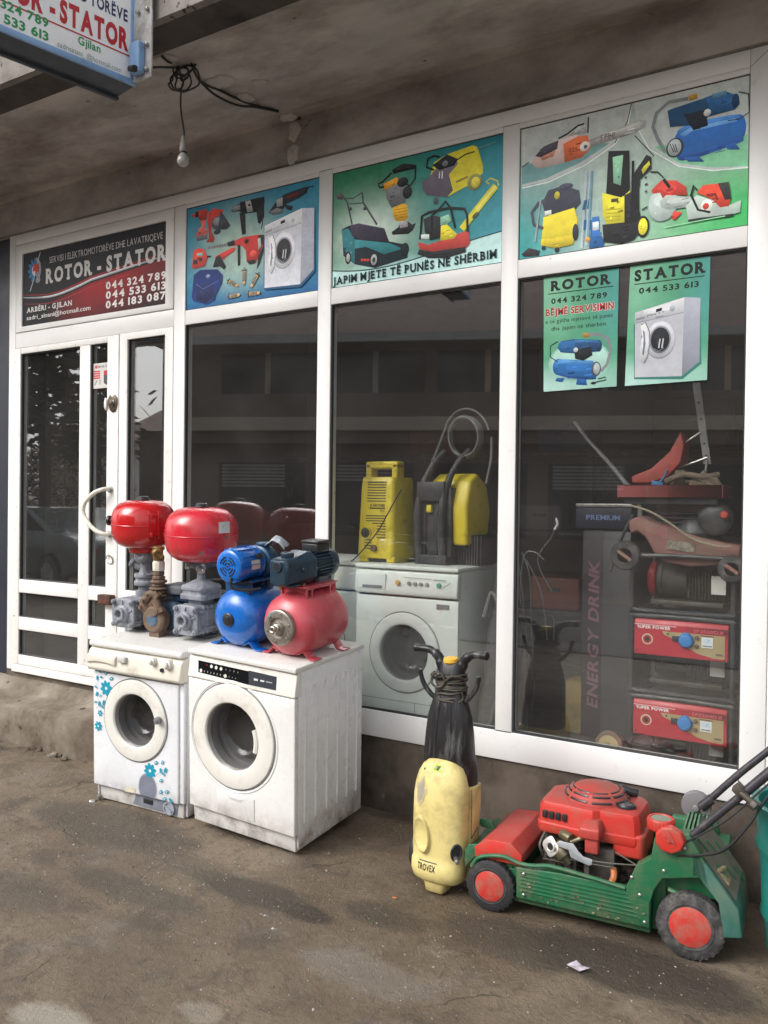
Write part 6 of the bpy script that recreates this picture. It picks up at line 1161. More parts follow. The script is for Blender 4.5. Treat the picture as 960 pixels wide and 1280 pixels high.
# rear body around the rear wheel
rb = xz([(781, 1112), (795, 1082), (814, 1072), (818, 1048), (826, 1040), (862, 1042), (866, 1052), (880, 1075), (888, 1112), (874, 1097), (828, 1098), (818, 1112), (812, 1130), (812, 1160), (800, 1156)])
g = G(); g.rings([[(x, y, z) for x, z in rb] for y in (-.004, .05)]); mpart('rear_body', g, m_grn, bev=.004, seg=3); g = G(); g.rings([[(x, y, min(z, .34)) for x, z in rb] for y in (.40, .45)]); mpart('rear_body', g, m_grn, bev=.004)
g = G(); g.bx(-.10, .09, .052, .44, .20, .30); g.bx(-.14, -.09, .052, .40, .05, .27); mpart('rear_bulkhead', g, m_grn, bev=.006)
g = G(); g.tube([(-.08, .03, .215), (-.03, .02, .205), (.0, .02, .185)], .009, 8); mpart('axle_arm', g, m_grn)
# teal rear hood / deflector
s1 = xz([(864, 1056), (923, 1138), (928, 1174), (904, 1173), (898, 1130), (874, 1098), (864, 1096)], -.004)
g = G(); n_ = [(x, -.004, z) for x, z in s1]; f_ = [(x + (.0), .30, z + (.01 if i in (0, 1) else 0)) for i, (x, z) in enumerate(s1)]; mid = [(x, .01, z + (.004 if i in (0, 1) else 0)) for i, (x, z) in enumerate(s1)]
g.rings([n_, mid, f_]); mpart('rear_hood', g, m_teal, bev=.006, seg=3)
m_hd = mat('caked hood dust', (.14, .125, .095), r=.9, dirt='#1f4a3c', damt=.34, dscale=5, vary=.2, bump=.4, bscale=40)
g = G(); rs = []
for j in range(9):
    t = j / 8; row = []
    for i in range(9): v_ = .012 + .27 * i / 8; row.append((s1[0][0] + (s1[1][0] - s1[0][0]) * (.04 + .9 * t), v_, s1[0][1] + (s1[1][1] - s1[0][1]) * (.04 + .9 * t) + .004 + .009 * v_ / .3 + .0035 + .002 * noise.noise(Vector((i * .9, j * .9, 2)))))
    rs.append(row)
o_ = len(g.v)
for r_ in rs: g.v += r_
for j in range(8):
    for i in range(8): a_ = o_ + j * 9 + i; g.f.append([a_, a_ + 1, a_ + 10, a_ + 9]); g.mi.append(0)
mpart('hood_top', g, m_hd, ang=60)
tp, bt = s1[0], s1[1]
for k in range(6):
    g = G(); t0_ = .08 + k * .14; y0 = .07 + (k % 3) * .07; A_ = Vector((tp[0] + (bt[0] - tp[0]) * t0_, y0, tp[1] + (bt[1] - tp[1]) * t0_ + .014)); B_2 = Vector((tp[0] + (bt[0] - tp[0]) * (t0_ + .22), y0 + .012, tp[1] + (bt[1] - tp[1]) * (t0_ + .22) + .014)); g.tube([A_, B_2], .005, 6, sub=1); mpart('hood_ridge', g, m_grn)
g = G(); t_ = .78; A_ = Vector((tp[0] + (bt[0] - tp[0]) * t_, .10, tp[1] + (bt[1] - tp[1]) * t_ + .03)); g.box(A_ + Vector((-.02, -.02, .0)), (.05, .07, .012), 0, (0, .78, 0)); g.cyl(A_ + Vector((-.045, -.06, .02)), A_ + Vector((-.02, .0, .02)), .010, n=8); mpart('hood_clip', g, m_mat if False else mat('tan clip', (.26, .20, .12), r=.6, dirt='#5c4a33', damt=.3, dscale=30), bev=.002)
# front red cover running across the deck
def quadbox(g, q, z0, z1, inset=.01): g.rings([[(x, y, z0) for x, y in q], [(x, y, z1 - .012) for x, y in q], [(x + (inset if i in (0, 3) else -inset), y, z1) for i, (x, y) in enumerate(q)]])
g = G(); g.rings([[(-.800, y, .215), (-.80, y, .226), (-.752, y, .263), (-.655, y, .268), (-.612, y, .228), (-.612, y, .19), (-.80, y, .19)] for y in (.018, .40)]); mpart('front_cover', g, m_mredt, bev=.006, seg=3)
g = G(); g.rings([[(-.799, y, .216), (-.801, y, .227), (-.753, y, .2645), (-.654, y, .2695), (-.610, y, .229), (-.610, y, .19), (-.799, y, .19)] for y in (.012, .0175)]); mpart('cover_front', g, m_mred, bev=.002)
g = G(); g.prism([(0, 0), (.06, .0), (.04, .03), (.0, .035), (-.02, .02)], (-.835, .20, .24), th=.02); mpart('height_tab', g, m_grn, bev=.003)
# dirt tray and engine
g = G(); N2 = 26
for j in range(N2 + 1):
    for i in range(N2 + 1): x = -.63 + .49 * i / N2; y = .036 + .37 * j / N2; g.v.append((x, y, .118 + .012 * noise.noise(Vector((x * 14, y * 14, 0))) + .010 * noise.noise(Vector((x * 45, y * 45, 3)))))
for j in range(N2):
    for i in range(N2): a = j * (N2 + 1) + i; g.f.append([a, a + 1, a + N2 + 2, a + N2 + 1]); g.mi.append(0)
mpart('grass_crust', g, mat('dried cuttings', (.15, .115, .08), r=.95, dirt='#3a2f24', damt=.5, dscale=30, vary=.4, vscale=30, bump=1, bscale=120), ang=180)
EX, EY = -.385, .235
g = G(); g.lathe([(.10, .12), (.105, .135), (.085, .145), (.085, .20), (.095, .205), (.095, .215), (.08, .22), (.08, .30)], (EX + .02, EY, 0), (0, 0, 1), 30); bolts(g, (EX + .02, EY, .145), (0, 0, 1), .095, 8, .007, .01)
g.bx(EX - .16, EX - .04, EY - .07, EY + .07, .17, .30)
for k in range(8): z = .175 + k * .017; g.bx(EX - .185, EX - .03, EY - .085, EY + .085, z, z + .005)
g.bx(EX + .02, EX + .10, EY - .13, EY - .06, .14, .28); mpart('engine_block', g, m_eng, bev=.0015)
def cowlpts(s, z, o=0): return [(EX + x * s, EY + y * s, z) for x, y in ((-.205, -.10), (-.19, -.125), (.02, -.145), (.045, -.12), (.175, -.12), (.195, -.10), (.20, .09), (.17, .125), (-.06, .14), (-.17, .12), (-.205, .09))]
g = G(); g.rings([cowlpts(.97, .300), cowlpts(.99, .312), cowlpts(.99, .335), cowlpts(.965, .338), cowlpts(.95, .392), cowlpts(.91, .414), cowlpts(.80, .424)]); top_faces(mpart('engine_cowl', g, m_mred, bev=.004, seg=3), m_mredt)
g = G(); g.lathe([(.122, .418), (.120, .434), (.104, .454), (.10, .460), (.06, .472), (0, .476)], (EX - .0, EY + .01, 0), (0, 0, 1), 48); dm = mpart('recoil_dome', g, m_mredt)
for r_, z_ in ((.119, .436), (.105, .4545), (.088, .4625)):
    for q in range(8): g = G(); a0 = q * PI / 4 + .08; g.torus((EX, EY + .01, z_), (0, 0, 1), r_, .0042, 8, 6, 0, a0, a0 + PI / 4 - .16); mpart('cowl_slot', g, m_darkp, dm)
for k in range(4): g = G(); x = EX - .175 + .026 * k; g.bx(x, x + .018, EY - .1315 - k * .002, EY - .116, .358, .384); mpart('cowl_vent', g, m_darkp, bev=.001)
g = G(); g.rings([[(EX - .02 + a, EY - .135 + b, z) for a, b in ((0, -.05), (.075, -.05), (.08, .03), (-.01, .03))] for z in (.325, .362)] + [[(EX - .01 + a, EY - .125 + b, .385) for a, b in ((0, -.02), (.05, -.02), (.06, .03), (-.0, .03))]]); g.rings([[(EX + .0 + a, EY - .16 + b, z) for a, b in ((0, -.015), (.05, -.015), (.05, .02), (0, .02))] for z in (.27, .325)]); mpart('air_box', g, m_mredt, bev=.006, seg=3)
g = G(); g.rings([[(EX + .09 + a, EY - .115 + b, z) for a, b in ((0, 0), (.105, 0), (.115, .02), (.115, .20), (0, .20))] for z in (.255, .27, .345)]); top_faces(mpart('fuel_tank', g, m_mred, bev=.012, seg=3), m_mredt)
g = G(); g.lathe([(.032, 0), (.034, .003), (.034, .022), (.030, .028), (0, .028)], (EX + .125, EY - .05, .410), (0, 0, 1), 22)
for k in range(14): a = k * 2 * PI / 14; g.box((EX + .125 + .034 * math.cos(a), EY - .05 + .034 * math.sin(a), .423), (.004, .006, .018), 0, (0, 0, a))
mpart('fuel_cap', g, m_darkp, bev=.001)
g = G(); g.tube([(EX + .03, EY + .10, .43), (EX + .06, EY + .08, .452), (EX + .10, EY + .075, .445), (EX + .14, EY + .09, .435)], [.012, .011, .016, .017], 10); g.cyl((EX + .01, EY + .11, .40), (EX + .025, EY + .105, .43), .012, n=10); mpart('starter_grip', g, m_darkp)
tc_ = loc_T(MM, .045); fl_ = tc_(689, 1058); cbm = mat('bright cast alloy', (.62, .61, .58), r=.35, m=.6, dirt='#4c463e', damt=.2, dscale=40)
g = G(); g.prism([((.030 + .008 * math.cos(2 * t)) * math.cos(t), (.034 + .006 * math.cos(2 * t + 2)) * math.sin(t)) for t in (2 * PI * i / 20 for i in range(20))], (fl_[0], .045, fl_[1]), (.92, -.38, 0), (.1, .24, .96), .005); g.torus((fl_[0] - .001, .040, fl_[1]), (-.38, -.90, .2), .017, .005, 20, 6)
mpart('carburettor_flange', g, cbm, bev=.001); g = G(); g.cyl((fl_[0], .0385, fl_[1]), (fl_[0] - .001, .0365, fl_[1]), .013, n=16); mpart('throat', g, m_darkp)
g = G(); g.lathe([(.016, 0), (.028, .010), (.031, .035), (.029, .058), (.017, .068), (.010, .090)], (fl_[0] + .008, .060, fl_[1] + .01), (.62, -.10, -.62), 18); a_, b_ = tc_(712, 1055), tc_(730, 1048); g.cyl((a_[0], .06, a_[1]), (b_[0], .07, b_[1]), .009, n=8); a_, b_ = tc_(698, 1048), tc_(712, 1052); g.cyl((a_[0], .10, a_[1]), (b_[0], .07, b_[1]), .020, n=12); mpart('carburettor', g, mat('oily brass casting', (.25, .22, .14), r=.35, m=.7, dirt='#3a3226', damt=.35, dscale=30), bev=.001)
g = G(); hp = [tc_(650 + a / 5.333, 950 + b / 5.333) for a, b in ((248, 545), (270, 530), (330, 545), (362, 550), (395, 600), (428, 635), (488, 655), (486, 690), (462, 694), (345, 640), (330, 590), (262, 568))]; g.rings([[(x, y, z) for x, z in hp] for y in (.030, .034)]); mpart('heat_plate', g, mat('dull alloy sheet', (.42, .44, .47), r=.45, m=.4, dirt='#5d5a55', damt=.2), bev=.001)
g = G(); g.tube([(-.30, .02, .15), (-.285, .02, .18), (-.27, .03, .215), (-.275, .05, .24)], .012, 8); mpart('spark_lead', g, mat('orange rusty hose', (.42, .13, .035), r=.6, dirt='#5a3a22', damt=.3, dscale=30))
g = G()
for (x, y, z, dx_, dz_, w_) in ((-.43, .07, .13, .012, .14, .02), (-.385, .06, .12, .018, .13, .016), (-.47, .10, .14, .03, .12, .03), (-.54, .16, .13, .02, .15, .02), (-.355, .04, .13, .03, .05, .05)): g.bx(x, x + dx_, y, y + w_, z, z + dz_)
g.tube([(-.46, .05, .27), (-.40, .04, .255), (-.30, .03, .262), (-.18, .01, .285)], .003, 6); g.tube([(-.44, .05, .24), (-.36, .035, .245), (-.27, .03, .25)], .0022, 6); g.tube([(-.55, .12, .30), (-.56, .08, .26), (-.55, .09, .22)], .006, 6); g.tube([(-.27, .05, .30), (-.20, .03, .28), (-.16, .01, .27)], .003, 6)
mpart('linkage', g, m_eng)['kind'] = 'stuff'
for px, py in ((655, 1092), (800, 1118), (806, 1152), (655, 1118), (790, 1096), (856, 1060), (830, 1088)):
    q = T0(px, py); g = G(); g.lathe([(.006, 0), (.006, .003), (.003, .005), (0, .005)], (q[0], -.004, q[1]), (0, -1, 0), 10); mpart('screw', g, m_steel)
p = Pic((0, -.0062, 0), (1, 0, 0), (0, 0, 1), step=.0001); rr = random.Random(8)
for k in range(46):
    px = rr.uniform(650, 806); t_ = rr.random(); py = 1118 + (px - 645) * .235 - rr.random() ** 2 * 26; c_ = T0(px, py); r_ = rr.uniform(.001, .0045); p.poly([(c_[0] + r_ * 1.5 * math.cos(t) * rr.uniform(.6, 1.2), c_[1] + r_ * math.sin(t) * rr.uniform(.6, 1.2)) for t in (2 * PI * i / 9 for i in range(9))], rr.choice(('#6f6a52', '#585540', '#8a8468', '#3c4a34')))
p.done('mud_splash', MW, m=attr_mat('dried mud', r=.9), kind='stuff')
# handle brackets, knobs, bars, cables
q = T0(838, 1047); g = G(); g.prism([(.052 * math.cos(t) * (1.05 if math.cos(t) > 0 else 1), .050 * math.sin(t)) for t in (2 * PI * i / 9 for i in range(9))], (q[0], -.004, q[1]), th=.028, taper=.9); kn = mpart('bracket_disc', g, m_mred, bev=.005, seg=3); g = G(); g.cyl((q[0], -.03, q[1]), (q[0], -.036, q[1]), .008, n=8); g.prism([(-.018, .012), (.0, .036), (.024, -.012)], (q[0], -.032, q[1]), th=.004); mpart('disc_boss', g, m_mredt, kn, bev=.001)
q = T0(826, 1033); g = G(); g.lathe([(.040, 0), (.046, .004), (.046, .036), (.043, .041), (.036, .041), (.034, .037), (0, .037)], (q[0] - .004, .03, q[1] - .02), (0, 0, 1), 32)
for k in range(24): a = k * 2 * PI / 24; g.box((q[0] - .004 + .046 * math.cos(a), .03 + .046 * math.sin(a), q[1] + .0), (.004, .005, .030), 0, (0, 0, a))
cp2 = mpart('ribbed_cap', g, m_mred, bev=.001); g = G(); g.cyl((q[0] - .004, .03, q[1] + .016), (q[0] - .004, .03, q[1] + .0185), .034, n=24); mpart('cap_inlay', g, mat('moss grey', (.22, .24, .19), r=.8, vary=.2), cp2)
t3 = loc_T(MM, .37); q = t3(870, 1008); g = G(); g.cyl((q[0], .37, q[1]), (q[0], .40, q[1]), .055, n=28); g.cyl((q[0], .355, q[1] - .005), (q[0], .37, q[1] - .005), .013, n=12); mpart('far_bracket', g, mat('worn grey plastic', (.17, .16, .17), r=.5, dirt='#75706b', damt=.3), bev=.003)
g = G()
for k in range(6): g.rings([[(q[0] - .05 + k * .016 + a, .30, q[1] - .12), (q[0] - .045 + k * .016 + a, .33, q[1] - .12), (q[0] - .02 + k * .013 + a, .36, q[1] - .02), (q[0] - .025 + k * .013 + a, .345, q[1] - .02)] for a in (0, .006)])
mpart('bracket_rib', g, m_grn)
near = [T0(846, 1062), T0(905, 1014), T0(962, 967)]; k_ = (near[2][1] - near[1][1]) / (near[2][0] - near[1][0])
g = G(); g.tube([(near[0][0], .02, near[0][1]), (near[1][0], .02, near[1][1]), (near[2][0], .02, near[2][1]), (near[2][0] + .35, .03, near[2][1] + .35 * k_)], .0135, 14); g.cyl((near[1][0] + .05, .018, near[1][1] + .05 * k_), (near[1][0] + .30, .024, near[1][1] + .30 * k_), .0165, n=14); mpart('handle_bar', g, m_tube)
f3 = [t3(880, 1006), t3(922, 969), t3(960, 939)]; k2 = (f3[2][1] - f3[1][1]) / (f3[2][0] - f3[1][0])
g = G(); g.tube([(f3[0][0], .37, f3[0][1]), (f3[1][0], .37, f3[1][1]), (f3[2][0], .37, f3[2][1]), (f3[2][0] + .35, .36, f3[2][1] + .35 * k2)], .0135, 14); g.cyl((f3[0][0] - .01, .37, f3[0][1] - .01), (f3[0][0] + .03, .37, f3[0][1] + .03), .019, n=14); mpart('handle_bar', g, m_tube)
q = T0(928, 992); g = G(); g.cyl((q[0] - .015, -.0, q[1] + .012), (q[0] + .035, -.02, q[1] - .022), .012, n=10); g.box((q[0] - .012, .01, q[1] + .01), (.03, .05, .03), 0, (0, -.78, 0)); g.cyl((q[0] + .03, -.02, q[1] - .02), (q[0] + .045, -.026, q[1] - .03), .017, n=6); mpart('bar_clamp', g, m_eng, bev=.001)
g = G(); c0 = T0(845, 1070)
for o_, dz_ in ((.0, 0), (.012, -.006)):
    e1 = T0(900, 1062 + o_ * 200); e2 = T0(935, 1030); e3 = T0(962, 992); g.tube([(c0[0], .0 + o_, c0[1]), (e1[0], -.02 + o_, e1[1]), (e2[0], -.02 + o_, e2[1] + dz_), (e3[0], -.01 + o_, e3[1] + dz_), (e3[0] + .2, 0, e3[1] + .3)], .0042, 7)
e1 = T0(905, 1026); e3 = T0(962, 978); g.tube([(c0[0] - .02, .0, c0[1] + .02), (e1[0], -.012, e1[1]), (e3[0], -.01, e3[1]), (e3[0] + .3, .0, e3[1] + .3 * k_)], .0035, 7)
mpart('control_cable', g, m_black)
# ------------------------------------------------------------------ teal bin at the right edge
BX, BY = -.222, -.372; g = G(); g.lathe([(.150, 0), (.160, .012), (.168, .06), (.172, .145), (.182, .15), (.185, .165), (.180, .18), (.188, .38), (.200, .385), (.203, .40), (.196, .42), (.203, .52), (.216, .525), (.218, .545), (.205, .55), (.195, .545), (.19, .40), (.165, .06), (0, .05)], (BX, BY, .002), (0, 0, 1), 56)
b_ = thing('plastic_barrel', 'tall teal plastic barrel at the right edge behind the mower handle', 'barrel', (BX, BY, 0)); own(g.build('barrel_body', mat('teal barrel plastic', (.012, .165, .140), r=.4, dirt='#4f6a60', damt=.3, dscale=6, vary=.12, low=('#5b5345', .2, .8)), ang=40), b_)
# ------------------------------------------------------------------ paper scrap
def scrap():
    c = KP(724, 1208, (0, 0, .006), Vector((0, 0, 1))); g = G(); P = [(-.040, -.010), (-.016, .021), (.006, .011), (.038, .003), (.009, -.025), (-.017, -.022)]; z = [.004, .012, .004, .010, .003, .007]
    a = [(c.x + x, c.y + y, gz(c.x, c.y) + .006 + h) for (x, y), h in zip(P, z)]; b = [(x, y, q - .0012) for x, y, q in a]; cc = (c.x, c.y, gz(c.x, c.y) + .012); o = len(g.v)
    g.add(a + [cc] + b + [(cc[0], cc[1], cc[2] - .0012)], [(i, (i + 1) % 6, 6) for i in range(6)] + [(7 + (i + 1) % 6, 7 + i, 13) for i in range(6)] + [(i, 7 + i, 7 + (i + 1) % 6, (i + 1) % 6) for i in range(6)])
    tag(g.build('paper_scrap', mat('crumpled printed foil', (.50, .47, .52), r=.4, vary=.3, vscale=40, dirt='#7a5a70', damt=.4, dscale=45), smooth=False), 'crumpled pale scrap of paper lying on the dirt in front of the mower', 'paper scrap')
scrap()
for (px, py, s, lb) in ((493, 1122, .011, 'small orange shard of plastic on the dirt left of the yellow washer foot'),):
    c = KP(px, py, (0, 0, .004), Vector((0, 0, 1))); g = G(); g.prism([(-s, 0), (0, s * .5), (s * 1.2, s * .2), (s * .4, -s * .4)], (c.x, c.y, .002), (1, 0, 0), (0, 1, 0), .004); tag(g.build('plastic_shard', mat('orange shard', (.45, .16, .06), r=.6), bev=.0006), lb, 'litter')
# ------------------------------------------------------------------ light box sign under the canopy edge
SO = KY(170, 108, -1.05); u_ = Vector((-.199, -.98, 0)).normalized(); nrm = Vector((.98, -.199, 0)); LS = 2.0; HS = .62
ls = thing('lightbox_sign', 'blue framed lightbox sign reading ROTOR - STATOR projecting from the canopy edge', 'sign', tuple(SO))
def SP(s, z, d): return SO + u_ * s + Vector((0, 0, z)) - nrm * d
def sbox(name, s0, s1, z0, z1, d0, d1, m, **k): g = G(); g.rings([[SP(s0, z, d0), SP(s1, z, d0), SP(s1, z, d1), SP(s0, z, d1)] for z in (z0, z1)]); return own(g.build(name, m, **k), ls)
m_lb = mat('light blue frame paint', (.22, .38, .62), r=.45, dirt='#4d5f78', damt=.25, dscale=10)
m_lbd = mat('dark underside sheet', (.055, .068, .085), r=.6, dirt='#2a3038', damt=.35, dscale=5, vary=.2)
sbox('frame_rail', 0, LS, 0, .026, 0, .012, m_lb, bev=.002); sbox('frame_rail', 0, LS, HS - .026, HS, 0, .012, m_lb, bev=.002); sbox('frame_stile', 0, .026, .0262, HS - .0262, 0, .012, m_lb, bev=.002); sbox('frame_stile', LS - .026, LS, .0262, HS - .0262, 0, .012, m_lb, bev=.002)
sbox('sign_face', .0262, LS - .0262, .0262, HS - .0262, .004, .010, mat('white acrylic', (.78, .79, .80), r=.3))  # face is a plain white sheet behind the lettering
sbox('sign_case', .002, LS, .002, HS, .0125, .16, m_lbd, bev=.004); sbox('case_lip', .001, LS, -.012, .0, .145, .165, m_lbd)
p = Pic(tuple(SP(0, 0, .0035)), tuple(-u_), (0, 0, 1), step=.0001)
TS = lambda px, py: (lambda q: ((q - SO).dot(-u_), q.z - SO.z))(KP(px, py, SO, nrm))
def stext(t, A_, B_, h, col, bold=.03, ext=None):
    a, b = TS(*A_), TS(*B_); x0_ = a[0] if ext is None else ext; p.text(t, x0_, b[0], b[1], h, col, bold)
x1_, y1_ = TS(161, 63); x0_ = TS(75, 35)[0]; p.text('STATOR', x0_, x1_, y1_, .088, '#b5202c', .05); w6 = x1_ - x0_; p.text('ROTOR -', x0_ - w6 * 1.12, x0_ - w6 * .06, y1_, .088, '#b5202c', .05)
x1_, y1_ = TS(160, 27); x0_ = TS(113, 7)[0]; w6 = x1_ - x0_; p.text('TORËVE', x0_, x1_, y1_, .050, '#1d2d5c', .03); p.text('SERVISI I ELEKTROMO', x0_ - w6 * 3.0, x0_ - .012, y1_, .050, '#1d2d5c', .03)
a = TS(165, 71); p.line([(a[0], a[1]), (-1.9, a[1])], .006, '#b5202c')
for (px, py), t in (((61, 33), '044 324 789'), ((61, 50), '044 533 613')): q = TS(px, py); p.text(t, q[0] - (TS(61, 33)[0] - TS(0, 7)[0]) * 1.55, q[0], q[1] - .004, .036, '#1f8f4a', .03)
q = TS(126, 66); p.text('Gjilan', TS(98, 54)[0], q[0], q[1], .034, '#1f8f4a', .02); q = TS(152, 91); p.text('sadrisinani_@hotmail.com', TS(72, 56)[0], q[0], q[1], .024, '#8a9a90', .0)
own(p.done('sign_print', m=attr_mat('sign ink', r=.3)), ls)
m_plate = mat('corroded mounting plate', (.50, .50, .49), r=.5, dirt='#6b5a48', damt=.4, dscale=12, bump=.3)
g = G(); X0, X1 = SO.x - .02, SO.x + .105; g.bx(X0, X1, -1.062, -1.052, SO.z + .012, SO.z + .66); own(g.build('mounting_plate', m_plate, bev=.002), ls)
g = G(); g.bx(SO.x + .012, SO.x + .07, -1.10, -1.064, SO.z + .03, SO.z + .16); own(g.build('mounting_bracket', m_lb, bev=.004), ls)
for dx_, dz_ in ((.085, .045), (.085, .15), (.085, .30), (.03, .30), (.085, .52)): g = G(); g.cyl((SO.x + dx_, -1.063, SO.z + dz_), (SO.x + dx_, -1.078, SO.z + dz_), .009, n=6); own(g.build('bolt', m_steel, bev=.001), ls)
g = G(); g.cyl((SO.x + .01, -1.09, SO.z + .055), (SO.x + .06, -1.11, SO.z + .035), .014, n=10); own(g.build('pivot_bolt', m_black), ls)
# ------------------------------------------------------------------ bulb on its coil of cable
bc = thing('hanging_bulb', 'bare light bulb hanging on a black cable from the canopy soffit', 'light bulb', (-3.02, -.6, 3.17))
B0 = KY(229, 192, -.6); g = G(); q = Vector((B0.x, B0.y, B0.z)); g.lathe([(0, -.062), (.016, -.060), (.026, -.050), (.030, -.036), (.026, -.018), (.017, -.004), (.0155, .004)], q, (0, 0, 1), 28); own(g.build('bulb_glass', mat('frosted bulb glass', (.36, .34, .32), r=.25, coat=.4), ang=80), bc)
g = G(); g.lathe([(.017, .0), (.020, .002), (.020, .006), (.016, .008)], q, (0, 0, 1), 20); own(g.build('bulb_collar', m_black), bc)
g = G(); g.lathe([(.0155, .008), (.018, .012), (.018, .030), (.012, .06), (.009, .085), (.0, .087)], q, (0, 0, 1), 20); own(g.build('bulb_socket', mat('old white socket', (.30, .28, .25), r=.5, dirt='#5a5048', damt=.3, dscale=30)), bc)
cb_ = thing('cable_coil', 'loose coil of black cable strung along the canopy soffit to the mortar patch', 'cable', (-2.95, -.7, 3.55)); g = G(); rr = random.Random(11)
cc0 = KY(229, 86, -.72)
for k in range(6):
    R1 = rr.uniform(.03, .075); ox, oz = rr.uniform(-.05, .06), rr.uniform(-.06, .02); a_ = rr.uniform(0, 6); g.tube([(cc0.x + ox + R1 * math.cos(t) * .8, cc0.y + rr.uniform(-.015, .015) + .3 * R1 * math.sin(t + 1), cc0.z + oz + R1 * math.sin(t)) for t in (a_ + 2 * PI * i / 9 for i in range(9))], .0042, 7, sub=4, closed=True)
top = [KP(x, y, (0, 0, 3.593), Vector((0, 0, 1))) for x, y in ((250, 100), (275, 112), (310, 128), (348, 138))]
g.tube([cc0 + Vector((.05, .0, .02))] + [t_ + Vector((0, 0, -.004)) for t_ in top], .007, 8); s_ = KY(268, 118, -.5); s2 = KY(295, 131, -.38); s3 = KY(320, 134, -.28); g.tube([top[0] - Vector((0, 0, .006)), s_, s2, s3, top[3] - Vector((0, 0, .006))], .006, 8)
g.tube([cc0 + Vector((-.03, 0, .05)), KP(212, 78, (0, 0, 3.585), Vector((0, 0, 1))), KP(202, 70, (0, 0, 3.59), Vector((0, 0, 1)))], .006, 8); g.tube([cc0 + Vector((-.02, 0, .01)), KY(200, 84, -.85), KY(186, 85, -1.0)], .005, 8)
g.tube([cc0 + Vector((.03, 0, -.02)), KY(227, 110, -.66), KY(226, 135, -.62), KY(230, 165, -.6), q + Vector((0, 0, .085))], .0042, 8)
own(g.build('cable', m_black), cb_)
# ------------------------------------------------------------------ goods behind the glass
FZ = .380
m_mint = mat('mint white enamel', (.66, .70, .655), r=.35, dirt='#8f9a8c', damt=.14, dscale=4, vary=.03, bump=.03)
def simple_washer(label, x, y, detail):
    M = frameM((x, y, FZ + .001), .0, 0, 0); e = thing('washing_machine', label, 'washing machine', M=M); w, d, h = .6, .55, .86
    cabinet(e, w, d, h - .02, .03, m_mint, fy=.02); cx, cz, Rr = -.305, .42, .200
    g = G(); hollow_front(g, -w + .001, -.001, .03, .70, cx, cz, Rr * .93, 0, .02); g.build('front_panel', m_mint, e, bev=.005); porthole(e, cx, cz, Rr, Rr * .70, 0, mat('pale door plastic', (.67, .70, .66), r=.35))
    g = G(); g.rings([[(q, yy, z) for yy, z in ((.03, .705), (-.012, .712), (-.018, .73), (-.008, .83), (.03, .84))] for q in (-w, 0)]); g.build('control_panel', m_mint, e, bev=.006)
    g = G(); g.rings([[(q, yy, z) for q, yy in ((-w - .002, -.012), (.002, -.012), (.002, d), (-w - .002, d))] for z in (.8415, .862)]); g.build('worktop', m_mint, e, bev=.005)
    g = G(); g.bx(-w + .01, -w + .19, -.0205, -.010, .735, .815); dr_ = g.build('detergent_drawer', m_mint, e, bev=.003); g = G(); g.bx(-w + .05, -w + .17, -.0225, -.018, .74, .755); g.build('drawer_grip', m_seal, dr_, bev=.004)
    if detail:
        for k in range(4): g = G(); g.cyl((-.27 + .034 * k, -.014, .775), (-.27 + .034 * k, -.024, .775), .010, n=16); g.build('push_button', mat('button grey', (.22, .25, .22), r=.4), e, bev=.001)
        for q, c_, r_ in ((-.335, (.55, .30, .08), .013), (-.10, (.03, .30, .16), .012)): g = G(); g.cyl((q, -.014, .775), (q, -.026, .775), r_, n=18); g.build('dial', mat('dial %s' % c_[0], c_, r=.4), e, bev=.001)
        p = Pic((0, -.0205, 0), (1, 0, 0), (0, 0, 1), step=.0001); p.line([(-.13, .80), (-.06, .80)], .004, '#6f7a72'); p.line([(-.30, .805), (-.14, .803)], .003, '#7f8a82'); p.line([(-.075, .765), (-.035, .79)], .003, '#59645e'); p.done('panel_print', e, m=attr_mat('panel print', r=.5))
        g = G(); g.bx(-.12, -.05, -.004, -.001, .655, .68); g.build('model_plate', m_seal, e)
        g = G(); g.bx(-w + .0, -.002, -.0012, -.0002, .168, .1705); g.bx(-.24, -.2375, -.0012, -.0002, .03, .168); g.build('panel_joint', m_seal, e)
simple_washer('pale mint washing machine behind the glass with the yellow washer on top', -1.845, .105, True)
simple_washer('pale mint washing machine behind the glass, left and mostly behind the pink tank', -2.460, .17, False)
m_y2 = mat('bright yellow plastic', (.68, .53, .03), r=.38, dirt='#6e5a1e', damt=.24, dscale=12, vary=.05)
m_dk = mat('dark charcoal plastic', (.030, .031, .033), r=.45, dirt='#5f5c57', damt=.3, dscale=10, vary=.2)
# yellow washer 1
Y1 = frameM((-2.385, .30, 1.244), .0, 0, 0); e = thing('pressure_washer', 'bright yellow pressure washer with square handle on the mint machine in the window', 'pressure washer', M=Y1)
g = G(); g.rings([[(x * s, y0, z) for x, y0 in ((-.125, -.085 + q), (-.11, -.10 + q), (.09, -.10 + q), (.105, -.085 + q), (.12, .10), (-.12, .10))] for s, z, q in ((1.0, .02, 0), (1.0, .06, 0), (.93, .40, .012), (.90, .455, .02))]); g.build('housing', m_y2, e, bev=.008, seg=3)
g = G()
for s in (-1, 1): g.rings([[(s * .082 + a, b, z) for a, b in ((-.018, -.06), (.018, -.06), (.018, .02), (-.018, .02))] for z in (.44, .53)])
g.bx(-.100, .100, -.06, .02, .50, .54); g.build('handle', m_y2, e, bev=.010, seg=3)
for x in (-.085, .085): g = G(); g.bx(x - .025, x + .025, -.095, .06, .0, .03); g.build('foot', m_y2, e, bev=.006)
g = G(); g.bx(-.06, .06, -.08, .0, .004, .06); g.build('base_grille', m_dk, e, bev=.004)
for k in range(8): g = G(); z = .425 - k * .0145; yy = -.1005 + .012 * (z - .06) / .34; g.bx(-.065, .050, yy - .002, yy + .004, z, z + .005); g.build('vent_slot', m_dk, e)
